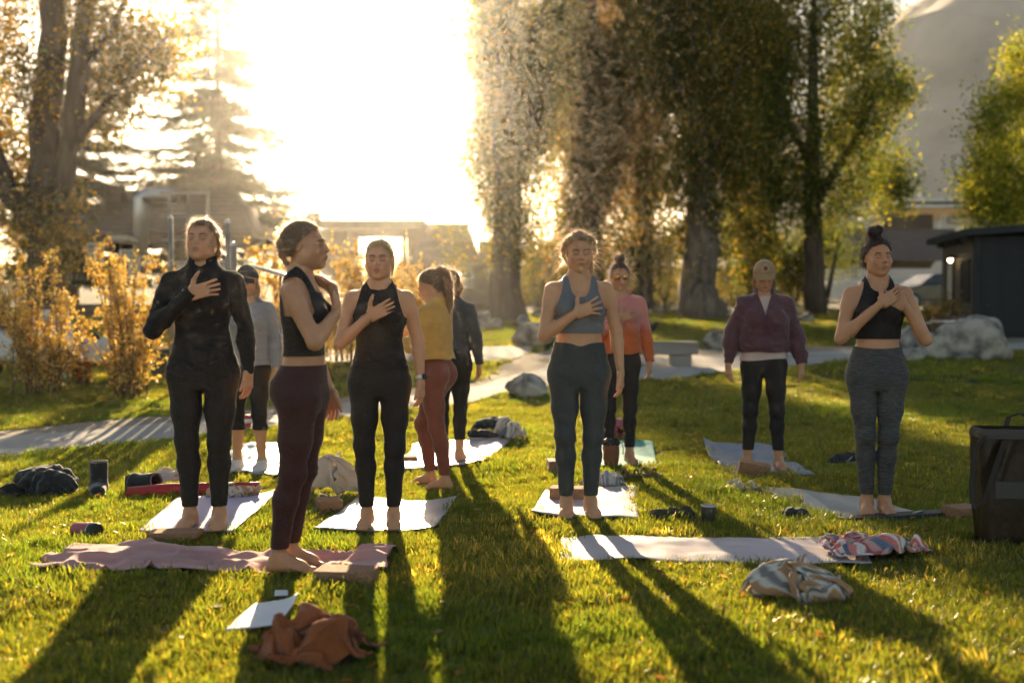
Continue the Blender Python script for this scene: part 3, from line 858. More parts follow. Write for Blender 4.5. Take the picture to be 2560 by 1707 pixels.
# ---- plank fence behind the poplars
h = empty('plank_fence', (0, 0, 0), 0, 'brown plank fence running behind the poplars', 'fence')
fx0, fx1 = at(1040, 0, 54).x, at(1930, 0, 54).x
n = 118; wb = (fx1 - fx0) / n
bm_ = MB().box(0, wb * .93, 0, .03, 0, 1.75).mesh('board'); bm_.materials.append(M['fence'])
for k in range(n):
    o = link('board', bm_, None, h); x = fx0 + k * wb
    o.location = (x, 54 + random.uniform(-.012, .012), float(np.interp(54, _PY, _PZ)) - .05 + random.uniform(-.02, .02))
pm = MB().box(-.06, .06, .04, .16, 0, 1.8).mesh('post'); pm.materials.append(M['fence'])
for k in range(0, n + 1, 12):
    o = link('post', pm, None, h); o.location = (fx0 + k * wb, 54, float(np.interp(54, _PY, _PZ)) - .05)

# ---- white slatted fence beside barn
h = empty('slatted_fence', (0, 0, 0), 0, 'pale slatted fence left of the black barn', 'fence')
X0, X1, Z0, Z1 = rect(56, 1955, 2062, 772, 694)
for k in range(12):
    z = Z0 + (Z1 - Z0) * k / 12
    MB().box(X0, X1, 56, 56.03, z, z + (Z1 - Z0) / 12 * .68).build('slat', M['cream'], h)
for px in (1958, 2008, 2058):
    x = at(px, 0, 56).x; MB().box(x - .05, x + .05, 56.035, 56.13, Z0 - .1, Z1 + .05).build('post', M['cream'], h)

# ---- black barn with ribbed roof
h = empty('black_barn', (0, 0, 0), 0, 'long black barn with ribbed grey metal roof and white window', 'barn')
X0, X1, Z0, Z1 = rect(58, 2062, 2440, 775, 648)
MB().box(X0, X1, 58, 64, 1.5, Z1).build('wall', M['blackwall'], h)
ea, rid = at(2052, 652, 57.4), at(2050, 577, 61)
n = 34; xs = np.linspace(ea.x, at(2460, 0, 57.4).x, n + 1)
for k in range(n):
    a, b = xs[k], xs[k + 1]
    mb = MB()
    for (u, v, t) in ((a + .01, b - .05, 0.0), (b - .05, b - .01, .05)):
        mb.add([(u, ea.y, ea.z), (v, ea.y, ea.z), (v, rid.y, rid.z), (u, rid.y, rid.z), (u, ea.y, ea.z + .04 + t), (v, ea.y, ea.z + .04 + t), (v, rid.y, rid.z + .04 + t), (u, rid.y, rid.z + .04 + t)], [(0, 1, 2, 3), (7, 6, 5, 4), (0, 4, 5, 1), (1, 5, 6, 2), (2, 6, 7, 3), (3, 7, 4, 0)])
    mb.build('roof_panel', M['roofmetal'], h)
MB().bar((xs[0], rid.y, rid.z + .06), (xs[-1], rid.y, rid.z + .06), .3, .08).build('ridge_cap', M['roofmetal'], h)
MB().add([(xs[0] + .05, rid.y + 3.5, ea.z), (xs[-1], rid.y + 3.5, ea.z), (xs[-1], rid.y, rid.z), (xs[0] + .05, rid.y, rid.z), (xs[0] + .05, rid.y + 3.4, ea.z - .1), (xs[-1], rid.y + 3.4, ea.z - .1), (xs[-1], rid.y - .05, rid.z - .1), (xs[0] + .05, rid.y - .05, rid.z - .1)], [(0, 1, 2, 3), (7, 6, 5, 4), (0, 4, 5, 1), (1, 5, 6, 2), (2, 6, 7, 3), (3, 7, 4, 0)]).build('rear_roof', M['roofmetal'], h)
window(h, at(2129, 0, 58).x, at(2149, 0, 58).x, 58, at(0, 694, 58).z, at(0, 668, 58).z, nx=2, nz=3, t=.13)
X0_, X1_, Z0_, Z1_ = rect(57.5, 2068, 2150, 765, 703)
for k in range(9):
    z = Z0_ + (Z1_ - Z0_) * k / 9
    MB().box(X0_, X1_, 57.8 + .004 * k, 57.98, z, z + (Z1_ - Z0_) / 9 - .03).build('white_siding', M['white'], h)
X0_, X1_, Z0_, Z1_ = rect(57.5, 2225, 2338, 770, 692)
gd = MB().box(X0_, X1_, 57.85, 57.99, Z0_, Z1_).build('garage_door', M['white'], h)
for k in range(8):
    a = X0_ + (X1_ - X0_) * k / 8
    MB().box(a + .03, a + (X1_ - X0_) / 8 - .03, 57.81, 57.847, Z0_, Z1_ - .25).build('panel', M['white'], gd)
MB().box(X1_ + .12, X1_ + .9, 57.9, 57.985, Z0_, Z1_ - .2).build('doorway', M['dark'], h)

# ---- flat-roofed building behind barn
h = empty('flat_roof_building', (0, 0, 0), 0, 'tan flat-roofed building with air conditioner above the barn roof', 'building')
X0, X1, Z0, Z1 = rect(76, 2205, 2640, 700, 515)
MB().box(X0, X1, 76, 84, 2, Z1).build('wall', M['tan'], h)
X0, X1, Z0, Z1 = rect(75, 2262, 2640, 520, 498)
MB().box(X0, X1, 74.6, 85, Z0, Z0 + (Z1 - Z0) * .32).build('roof', M['white'], h)
MB().box(X0, X1, 74.9, 84.8, Z0 + (Z1 - Z0) * .32 + .002, Z0 + (Z1 - Z0) * .68).build('roof_band', M['dark'], h)
MB().box(X0, X1, 74.7, 85, Z0 + (Z1 - Z0) * .68 + .002, Z1).build('fascia', M['white'], h)
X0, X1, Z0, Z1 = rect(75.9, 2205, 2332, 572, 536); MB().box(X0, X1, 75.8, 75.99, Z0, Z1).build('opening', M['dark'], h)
X0, X1, Z0, Z1 = rect(75.9, 2348, 2640, 575, 538)
for k in range(7): MB().box(X0, X1, 75.86 + .003 * k, 75.99, Z0 + (Z1 - Z0) * k / 7, Z0 + (Z1 - Z0) * (k + 1) / 7 - .03).build('siding_board', M['white'], h)
X0, X1, Z0, Z1 = rect(75.6, 2372, 2418, 557, 541)
ac = MB().box(X0, X1, 75.3, 75.84, Z0, Z1).build('air_conditioner', M['cream'], h, bevel=.03)
for k in range(4): MB().box(X0 + .1, X1 - .1, 75.26, 75.297, Z0 + .08 + k * (Z1 - Z0) / 4.6, Z0 + .14 + k * (Z1 - Z0) / 4.6).build('louvre', M['dark'], ac)
X0, X1, Z0, Z1 = rect(73, 2190, 2262, 535, 508); MB().box(X0, X1, 73, 74.5, Z0, Z1).build('side_roof', M['shingle'], h)
a = at(2315, 500, 76); MB().tube([(a.x, 77, a.z - .1), (a.x, 77, a.z + .6)], .12, 10).build('roof_vent', M['steelgrey'], h)
a = at(2247, 520, 74); MB().box(a.x - .1, a.x + .45, 73.6, 73.75, a.z - .1, a.z + .7).build('roof_sign', M['white'], h)

# ---- dark shed at the right edge with lit lamp
sc_ = at(2437, 850, 26); sc_.z = float(np.interp(26, _PY, _PZ))
h = empty('dark_shed', sc_, R(-7), 'blue-grey board shed at the right edge with a lit wall lamp', 'shed')
Hs = 2.45
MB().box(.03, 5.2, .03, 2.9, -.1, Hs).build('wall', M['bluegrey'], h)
nb = 23
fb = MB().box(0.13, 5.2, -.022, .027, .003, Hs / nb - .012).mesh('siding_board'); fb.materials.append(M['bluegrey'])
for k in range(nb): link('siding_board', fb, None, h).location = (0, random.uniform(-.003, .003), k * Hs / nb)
sidem = mat('side_boards_lit', (.13, .105, .08), .8, .25, 4, .2, 40)  # left face lightened and warmed, its warm light put into the colour
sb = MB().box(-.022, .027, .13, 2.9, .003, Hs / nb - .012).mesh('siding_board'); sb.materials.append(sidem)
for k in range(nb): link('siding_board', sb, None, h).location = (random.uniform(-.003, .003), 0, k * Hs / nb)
MB().box(-.03, .12, -.03, .12, 0, Hs).build('corner_trim', M['bluegrey'], h)
MB().prism([(-.34, Hs + .0), (6, Hs + .40), (6, Hs + .58), (-.34, Hs + .16)], -.35, 3.2).build('roof', M['bluegrey'], h)
for k in range(4): MB().box(-.28, -.03, .1 + k * .72, .2 + k * .72, Hs - .13 + .0, Hs - .03).build('rafter', M['bluegrey'], h)
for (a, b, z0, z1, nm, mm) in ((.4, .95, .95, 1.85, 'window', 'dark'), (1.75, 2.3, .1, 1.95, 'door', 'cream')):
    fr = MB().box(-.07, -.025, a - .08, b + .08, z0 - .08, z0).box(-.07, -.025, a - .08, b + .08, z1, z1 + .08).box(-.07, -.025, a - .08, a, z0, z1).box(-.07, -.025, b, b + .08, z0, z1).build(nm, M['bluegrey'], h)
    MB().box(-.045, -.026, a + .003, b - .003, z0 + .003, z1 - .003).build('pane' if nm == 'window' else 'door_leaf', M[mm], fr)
MB().box(1.2, 2.0, -.05, -.025, 1.35, 2.0).build('window', M['dark'], h)
lm = MB().tube([(-.03, 1.35, Hs - .42), (-.12, 1.35, Hs - .38), (-.2, 1.35, Hs - .40)], .02, 8).lathe([(.02, .06), (.10, 0), (.10, -.02)], 14, (-.22, 1.35, Hs - .44)).build('wall_lamp', M['black'], h, smooth=True)
MB().lathe([(0, .03), (.05, 0), (.065, -.05), (.04, -.1), (0, -.11)], 14, (-.22, 1.35, Hs - .45)).build('bulb', emit_mat('lit_bulb', (1.0, .75, .38), 5), lm, smooth=True)

# ---- planter barrels
def barrel(px, py, d, s, label):
    b = at(px, py, d); b.z = zg(b.x, d)
    t = empty('planter_barrel', b, 0, label, 'planter', 'barrel planters by the shed')
    for k in range(14):
        a0, a1 = 2 * math.pi * k / 14 + .02, 2 * math.pi * (k + 1) / 14 - .02
        v = []
        for r_, z in ((.27, 0), (.33, .22), (.34, .33), (.31, .55)):
            for a in (a0, a1):
                v += [(s * r_ * math.cos(a), s * r_ * math.sin(a), s * z), (s * (r_ - .03) * math.cos(a), s * (r_ - .03) * math.sin(a), s * z)]
        f = []
        for i in range(3):
            o = i * 4; f += [(o, o + 2, o + 6, o + 4), (o + 1, o + 5, o + 7, o + 3), (o, o + 4, o + 5, o + 1), (o + 2, o + 3, o + 7, o + 6)]
        f += [(12, 14, 15, 13), (0, 1, 3, 2)]
        MB().add(v, f).build('stave', M['barrelwood'], t)
    for z in (.12, .42): MB().lathe([(s * .325, s * z), (s * .347, s * z), (s * .347, s * (z + .04)), (s * .325, s * (z + .04))], 20).build('hoop', M['steelgrey'], t)
    MB().lathe([(0, s * .5), (s * .28, s * .5)], 16).build('soil', M['soil'], t)
    C = rng.normal(size=(700, 3)) * np.array([.2, .2, .13]) * s + np.array([0, 0, .68 * s])
    V, F = leaf_quads(C, .07, .5)
    me = mesh_np('plant', V, F); vcol(me, np.repeat(palette(700, [((.09, .085, .03), 3), ((.17, .12, .05), 2)]), 4, 0))
    link('plant', me, LEAF, t)["kind"] = 'stuff'
barrel(2372, 842, 24.5, 1.15, 'large barrel planter with bushy plant at the shed corner')
barrel(2330, 830, 25.6, .9, 'smaller barrel planter left of the large one')

# ---- vehicles
def vehicle(name, loc, rz, label, cat, paint, prof, cab, W, wheels, r_w):
    """side outline (x,z) extruded across W; cab outline glazed"""
    t = empty(name, loc, rz, label, cat)
    MB().prism(prof, -W / 2, W / 2).build('body', paint, t, smooth=False, bevel=.05)
    (c0, c1, c2, c3) = cab
    cabm = MB().add([(c0[0], -W / 2 + .05, c0[1]), (c1[0], -W / 2 + .2, c1[1]), (c2[0], -W / 2 + .2, c2[1]), (c3[0], -W / 2 + .05, c3[1]), (c0[0], W / 2 - .05, c0[1]), (c1[0], W / 2 - .2, c1[1]), (c2[0], W / 2 - .2, c2[1]), (c3[0], W / 2 - .05, c3[1])],
                    [(0, 1, 2, 3), (7, 6, 5, 4), (0, 4, 5, 1), (1, 5, 6, 2), (2, 6, 7, 3)]).build('cabin', paint, t, bevel=.04)
    def q(a, b, s): return (a[0] + (b[0] - a[0]) * s, a[1] + (b[1] - a[1]) * s)
    for sd in (-1, 1):
        y = lambda z: sd * (W / 2 - .05 - .15 * (z - c0[1]) / max(.01, c1[1] - c0[1]) + .012)
        for (s0, s1) in ((.06, .48), (.52, .94)):
            P = [q(q(c0, c3, s0), q(c1, c2, s0), .14), q(q(c0, c3, s1), q(c1, c2, s1), .14), q(q(c0, c3, s1), q(c1, c2, s1), .86), q(q(c0, c3, s0), q(c1, c2, s0), .86)]
            MB().add([(p[0], y(p[1]), p[1]) for p in P] + [(p[0], y(p[1]) - sd * .02, p[1]) for p in P], [(0, 1, 2, 3), (7, 6, 5, 4), (0, 4, 5, 1), (1, 5, 6, 2), (2, 6, 7, 3), (3, 7, 4, 0)]).build('side_window', M['glass'], t)
    for (p0, p1, sg) in ((c0, c1, -1), (c3, c2, 1)):
        a, b = q(p0, p1, .12), q(p0, p1, .9); o = .015 * sg
        MB().add([(a[0] + o, -W / 2 + .16, a[1]), (a[0] + o, W / 2 - .16, a[1]), (b[0] + o, W / 2 - .26, b[1]), (b[0] + o, -W / 2 + .26, b[1]), (a[0], -W / 2 + .16, a[1] - .01), (a[0], W / 2 - .16, a[1] - .01), (b[0], W / 2 - .26, b[1] - .01), (b[0], -W / 2 + .26, b[1] - .01)], [(0, 1, 2, 3), (7, 6, 5, 4), (0, 4, 5, 1), (1, 5, 6, 2), (2, 6, 7, 3), (3, 7, 4, 0)]).build('windscreen', M['glass'], t)
    for x in wheels:
        for sd in (-1, 1):
            w = empty('wheel', (x, sd * (W / 2 - .08), r_w)); w.parent = t
            w.rotation_euler = (R(90), 0, 0)
            MB().lathe([(r_w * .6, -.11), (r_w * .95, -.11), (r_w, -.06), (r_w, .06), (r_w * .95, .11), (r_w * .6, .11)], 20).build('tyre', M['tyre'], w, smooth=True)
            MB().lathe([(0, -.115), (r_w * .2, -.12), (r_w * .6, -.10), (r_w * .6, .10), (r_w * .2, .12), (0, .115)], 16).build('rim', M['steelgrey'], w)
    x0 = min(p[0] for p in prof); x1 = max(p[0] for p in prof)
    for sd in (-1, 1):
        MB().box(x0 - .03, x0 + .04, sd * W * .36 - .14, sd * W * .36 + .14, .72, .9).build('headlight', M['white'], t, bevel=.02)
        MB().box(x1 - .04, x1 + .03, sd * W * .40 - .09, sd * W * .40 + .09, .75, .95).build('tail_light', mat('red_lamp', (.35, .02, .02), .3), t)
    MB().box(x0 - .06, x0 + .05, -W / 2 + .05, W / 2 - .05, .42, .6).build('bumper', M['black'], t, bevel=.02)
    return t
pick = [(0, .45), (5.2, .45), (5.25, 1.0), (3.3, 1.05), (1.5, 1.08), (.15, .98), (0, .8)]
a = at(1400, 735, 62); a.z = zg(a.x, 62)
vehicle('pickup_truck', a, R(75), 'white pickup truck parked behind the first poplar', 'truck', M['carwhite'], pick, ((1.5, 1.07), (2.1, 1.75), (3.1, 1.78), (3.4, 1.05)), 1.9, (1.0, 4.2), .38)
a = at(2205, 782, 44); a.z = zg(a.x, 44)
carp = [(0, .35), (4.5, .35), (4.55, .85), (4.3, 1.0), (3.0, 1.05), (1.3, 1.0), (.2, .82), (0, .65)]
vehicle('parked_car', a, R(12), 'black parked car in front of the barn garage door', 'car', M['carblack'], carp, ((1.2, .99), (1.95, 1.45), (3.3, 1.47), (4.1, 1.0)), 1.8, (.85, 3.65), .33)

# ---- patio table
b = at(1225, 745, 47); b.z = zg(b.x, 47)
t = empty('patio_umbrella', b, 0, 'white patio umbrella in front of the cream house', 'umbrella')
MB().tube([(0, 0, 0), (0, 0, 2.0)], .03, 8).build('pole', M['steelgrey'], t)
MB().lathe([(0, 2.1), (.4, 2.02), (.85, 1.86), (.85, 1.83), (.4, 1.98), (0, 2.05)], 8).build('canopy', M['white'], t)
MB().lathe([(0, .06), (.25, .05), (.25, 0)], 14).build('base', M['dark'], t)

# ---- boulders
def boulder(x0, x1, yt, yb, label, d=None, seed=0, flat=.0):
    c = gp((x0 + x1) / 2, yb) if d is None else at((x0 + x1) / 2, yb, d)
    s = c.y / FPX
    W, Hh = (x1 - x0) * s, (yb - yt) * s
    bm = bmesh.new(); bmesh.ops.create_icosphere(bm, subdivisions=4, radius=1)
    V = np.array([v.co for v in bm.verts])
    Fc = np.array([[v.index for v in f.verts] for f in bm.faces]); bm.free()
    n = fbm(V * 1.3 + seed * 7.7, 4, seed)
    # facets: flatten against a few planes
    r_ = np.random.default_rng(seed + 40)
    P = V * (1 + .16 * n)[:, None]
    for _ in range(15):
        q = r_.normal(size=3); q /= np.linalg.norm(q); k = r_.uniform(.55, .82)
        e = np.maximum((P @ q) - k, 0); P -= .93 * e[:, None] * q
    P += V * (.05 * fbm(V * 5 + seed, 3, seed + 9))[:, None]
    P[:, 0] *= W / (P[:, 0].max() - P[:, 0].min())
    P[:, 1] *= W * .75 / (P[:, 1].max() - P[:, 1].min())
    z = P[:, 2]; P[:, 2] = (z - z.max()) / (z.max() - z.min()) * Hh * 1.3 + Hh
    c.y += W * .30; c.z = zg(c.x, c.y)
    o = link('boulder', mesh_np('boulder', P, Fc), M['rock'], smooth=True)
    o.location = c
    return tag(o, label, 'boulder', 'granite boulders around the lawn')
boulder(1168, 1232, 750, 793, 'boulder left of the first poplar trunk, larger of its pair', 30.0, 1)
boulder(1222, 1258, 766, 797, 'smaller boulder close beside the first poplar trunk', 29.5, 2)
boulder(1288, 1322, 757, 787, 'boulder right of the first poplar trunk', 31, 3)
boulder(1330, 1372, 758, 784, 'dark boulder under the white pickup truck', 36, 4)
boulder(1270, 1398, 808, 868, 'big rounded boulder at the far edge of the walk', None, 5)
boulder(1264, 1376, 938, 997, 'speckled boulder on the grass at the bend of the walk', None, 6)
boulder(1760, 1850, 826, 874, 'pale boulder beyond the walk left of the woman in the tan cap', None, 7)
boulder(1630, 1662, 760, 776, 'small pale stone at the foot of the plank fence', 42, 8)
boulder(1808, 1830, 762, 782, 'small white stone right of the massive poplar trunk', 38, 12)
boulder(1998, 2044, 772, 800, 'grey boulder in front of the slatted fence', 33, 9)
boulder(2228, 2375, 806, 866, 'grey boulder behind the biggest boulder', 22.4, 10)
boulder(2345, 2575, 792, 903, 'biggest boulder, white speckled granite at the right', None, 11)
boulder(2258, 2316, 866, 904, 'low boulder at the left foot of the biggest boulder', None, 13)

# ---- timber bench
b = gp(1650, 917); s = b.y / FPX
t = empty('timber_bench', b, R(-3), 'thick weathered timber bench beside the walk', 'bench')
zt = (917 - 853) * s; w = 1.15
MB().box(-w, 92 * s, -.24, .24, zt - 32 * s, zt).build('seat', M['weathered'], t, bevel=.02)
for x in (-w + .25, 50 * s): MB().box(x - .18, x + .18, -.19, .19, -.03, zt - 32 * s - .003).build('leg', M['weathered'], t, bevel=.015)

# ---- black crow on the lawn
b = gp(1628, 838)
t = empty('crow', b, R(20), 'black crow standing on the far lawn behind the orange sweatshirt', 'bird')
mb = MB()
mb.tube([(-.22, 0, .10), (-.12, 0, .13), (-.02, 0, .16), (.08, 0, .21), (.13, 0, .27), (.16, 0, .30), (.2, 0, .30)], [.02, .05, .085, .075, .045, .04, .012], 10)
mb.tube([(.19, 0, .30), (.25, 0, .285)], [.014, .003], 6)
mb.tube([(.0, .03, .1), (.01, .03, 0)], [.012, .008], 5); mb.tube([(.0, -.03, .1), (.01, -.03, 0)], [.012, .008], 5)
mb.build('crow_body', M['black'], t, smooth=True)

# ---- left side: gate posts, rail, utility box, parked scooter, trailer
for px, y0, y1, d, rr, lab in ((428, 540, 770, 14.6, .035, 'tall steel post left of the woman in the black jacket'), (570, 551, 780, 14.6, .035, 'tall steel post right of the woman in the black jacket'), (585, 608, 780, 14.9, .042, 'shorter dark steel post behind the tall one')):
    b = at(px, y1, d); g_ = zg(b.x, d); tp = at(px, y0, d)
    t = empty('steel_post', (b.x, d, g_), 0, lab, 'post', 'steel gate posts')
    MB().tube([(0, 0, -.1), (0, 0, tp.z - g_ - .02)], rr, 12).build('pole', M['postgrey'], t, smooth=True)
    MB().lathe([(rr * 1.2, -.03), (rr * 1.2, 0), (0, .03)], 12, (0, 0, tp.z - g_ - .01)).build('cap', M['steelgrey'], t, smooth=True)
t = empty('gate', (at(432, 0, 14.6).x, 14.6, 0), 0, 'pale panelled gate between the two tall steel posts', 'gate')
gx = at(566, 0, 14.6).x - at(432, 0, 14.6).x; z1, z0 = at(0, 656, 14.6).z, at(0, 900, 14.6).z
MB().bar((0.03, 0, z1), (gx - .03, 0, z1), .04, .05).bar((.03, 0, z0), (gx - .03, 0, z0), .04, .05).build('gate_frame', M['postgrey'], t)
for k in range(5): MB().box(.03 + k * (gx - .06) / 5, .03 + (k + 1) * (gx - .06) / 5 - .012, -.012, .012, z0 + .03, z1 - .03).build('panel', M['cream'], t)
t = empty('hand_rail', (0, 0, 0), 0, 'shiny sloping metal hand rail behind the braided woman', 'rail')
A, B = at(612, 660, 14.4), at(800, 712, 13.2)
MB().tube([A, B], .026, 10).build('rail', M['steelgrey'], t, smooth=True)
for f in (.05, .5, .95):
    p = A.lerp(B, f); MB().tube([(p.x, p.y, zg(p.x, p.y) - .05), (p.x, p.y, p.z - .02)], .02, 8).build('post', M['postgrey'], t, smooth=True)
A2, B2 = at(612, 830, 14.4), at(800, 850, 13.2)
MB().tube([A2, B2], .022, 10).build('lower_rail', M['steelgrey'], t, smooth=True)
b = gp(402, 940)
t = empty('utility_box', b, R(5), 'dark green utility box with pale lid left of the black jacket', 'box')
s = b.y / FPX
MB().box(-20 * s, 24 * s, -.18, .18, -.05, 70 * s).build('cabinet', M['greenbox'], t, bevel=.015)
MB().box(-22 * s, 26 * s, -.2, .2, 70 * s + .002, 75 * s).build('lid', M['cream'], t, bevel=.01)
b = gp(158, 955); s = b.y / FPX
t = empty('teal_marker_post', b, 0, 'short teal marker post between the golden shrubs', 'post')
MB().tube([(0, 0, -.1), (0, 0, 55 * s)], 10 * s, 14).build('post_shaft', M['teal'], t, smooth=True)
MB().lathe([(10.6 * s, 0), (10.6 * s, .03), (0, .05)], 14, (0, 0, 55 * s - .01)).build('cap', M['teal'], t, smooth=True)
# beige trailer
X0, X1, Z0, Z1 = rect(19, 120, 300, 860, 705)
t = empty('box_trailer', (X0, 19, zg(X0, 19)), 0, 'beige box trailer seen between the left shrubs', 'trailer'); zb = zg(X0, 19)
L_ = X1 - X0
MB().box(0, L_, 0, 1.6, .35, Z1 - zb).build('box', mat('beige_panel', (.33, .25, .19), .6), t, bevel=.03)
MB().box(-.03, L_ + .03, -.03, 1.63, Z1 - zb + .002, Z1 - zb + .06).build('roof_edge', M['cream'], t)
MB().box(-.9, 0, .74, .86, .38, .48).build('drawbar', M['postgrey'], t)
for x in (L_ * .55,):
    for y in (-.08, 1.68):
        w_ = empty('wheel', (x, y, .3)); w_.parent = t; w_.rotation_euler = (R(90), 0, 0)
        MB().lathe([(.17, -.07), (.28, -.07), (.3, 0), (.28, .07), (.17, .07)], 18).build('tyre', M['tyre'], w_, smooth=True)
        MB().lathe([(0, -.07), (.17, -.06), (.17, .06), (0, .07)], 14).build('rim', M['steelgrey'], w_)
# white scooter
def scooter(px, py, rz, label, s=1.0):
    b = gp(px, py)
    t = empty('scooter', b, rz, label, 'scooter', 'scooters parked by the shrubs')
    t.scale = (s, s, s)
    for x in (-.62, .62):
        w_ = empty('wheel', (x, 0, .27)); w_.parent = t; w_.rotation_euler = (R(90), 0, 0)
        MB().lathe([(.15, -.05), (.25, -.05), (.27, 0), (.25, .05), (.15, .05)], 20).build('tyre', M['tyre'], w_, smooth=True)
        MB().lathe([(0, -.05), (.15, -.04), (.15, .04), (0, .05)], 14).build('rim', M['steelgrey'], w_)
    MB().prism([(-.95, .45), (-.2, .22), (.05, .25), (.0, .5), (-.35, .72), (-.9, .78)], -.17, .17).build('body', M['carwhite'], t, bevel=.05)
    MB().prism([(.1, .22), (.62, .45), (.5, .78), (.38, 1.02), (.3, 1.0), (.22, .5), (.05, .30)], -.2, .2).build('leg_shield', M['carwhite'], t, bevel=.05)
    MB().box(-.2, .2, -.18, .18, .20, .25).build('footboard', M['black'], t)
    MB().prism([(-.88, .785), (-.36, .73), (-.2, .80), (-.45, .88), (-.9, .88)], -.15, .15).build('seat', M['black'], t, bevel=.03)
    MB().prism([(.36, .48), (.84, .42), (.86, .56), (.62, .63), (.4, .6)], -.11, .11).build('fender', M['carwhite'], t, bevel=.03)
    MB().tube([(.62, 0, .27), (.42, 0, .95)], .035, 8).build('fork', M['steelgrey'], t, smooth=True)
    MB().tube([(.3, -.36, 1.08), (.36, -.16, 1.05), (.38, 0, 1.02), (.36, .16, 1.05), (.3, .36, 1.08)], .018, 8).build('handlebar', M['black'], t, smooth=True)
    for sd in (-1, 1):
        m_ = MB().tube([(.34, .2 * sd, 1.05), (.34, .3 * sd, 1.27)], .008, 6).build('mirror_stem', M['black'], t)
        MB().lathe([(0, -.012), (.06, -.01), (.065, 0), (.05, .02), (0, .025)], 14).build('mirror', M['black'], t, smooth=True, loc=(.34, .32 * sd, 1.3)).rotation_euler = (0, R(90), 0)
    hl = MB().lathe([(0, 0), (.075, 0), (.085, .03), (.06, .1), (0, .13)], 16).build('headlight', M['white'], t, smooth=True, loc=(.52, 0, .92)); hl.rotation_euler = (0, R(-80), 0)
scooter(60, 945, R(-20), 'white scooter at the left edge behind the golden shrub', 1.05)
scooter(225, 945, R(200), 'white scooter with black seat between the golden shrubs', 1.0)
# ================================================================== PEOPLE
# Bodies are grown from distance fields (tapered limbs blended at the joints), one continuous mesh each.
def n3(v): v = np.asarray(v, float); return v / np.linalg.norm(v)
def seg(P, a, b, ra, rb):
    a, b = np.asarray(a, float), np.asarray(b, float); ab = b - a
    t = np.clip(((P - a) @ ab) / (ab @ ab), 0, 1)
    return np.linalg.norm(P - a - t[:, None] * ab, axis=1) - (ra + (rb - ra) * t)
def segf(P, a, b, ra, rb, n, q):
    """tapered limb flattened by q along n"""
    n = n3(n); c = np.asarray(a, float)
    P2 = P + ((P - c) @ n)[:, None] * (q - 1) * n
    a2 = np.asarray(a, float); b2 = np.asarray(b, float); b2 = b2 + ((b2 - c) @ n) * (q - 1) * n
    return seg(P2, a2, b2, ra, rb) / (1 + .5 * (q - 1))
def ell(P, c, r):
    p = P - np.asarray(c, float); r = np.asarray(r, float)
    k0 = np.linalg.norm(p / r, axis=1); k1 = np.linalg.norm(p / (r * r), axis=1) + 1e-9
    return k0 * (k0 - 1) / k1
def smin(a, b, k):
    h = np.maximum(k - np.abs(a - b), 0) / k
    return np.minimum(a, b) - h * h * k * .25
def smax(a, b, k): return -smin(-a, -b, k)
def loft(P, sec):
    S = np.array(sec)[::-1]                       # rising z
    zz = np.linspace(S[0, 0], S[-1, 0], 200)
    ker = np.ones(11) / 11
    def sm(col):
        y = np.interp(zz, S[:, 0], S[:, col]); return np.convolve(np.pad(y, 5, 'edge'), ker, 'valid')
    A, B, CY = sm(1), sm(2), sm(3)
    z = P[:, 2]
    a, b, cy_ = np.interp(z, zz, A), np.interp(z, zz, B), np.interp(z, zz, CY)
    e = 2.25
    r_ = ((np.abs(P[:, 0]) / a) ** e + (np.abs(P[:, 1] - cy_) / b) ** e) ** (1 / e)
    d = (r_ - 1) * np.minimum(a, b) * (.55 + .45 * np.minimum(1, np.abs(P[:, 1] - cy_) / (np.abs(P[:, 0]) + np.abs(P[:, 1] - cy_) + 1e-6) + .3))
    return smax(d, np.maximum(z - S[-1, 0], S[0, 0] - z), .02)

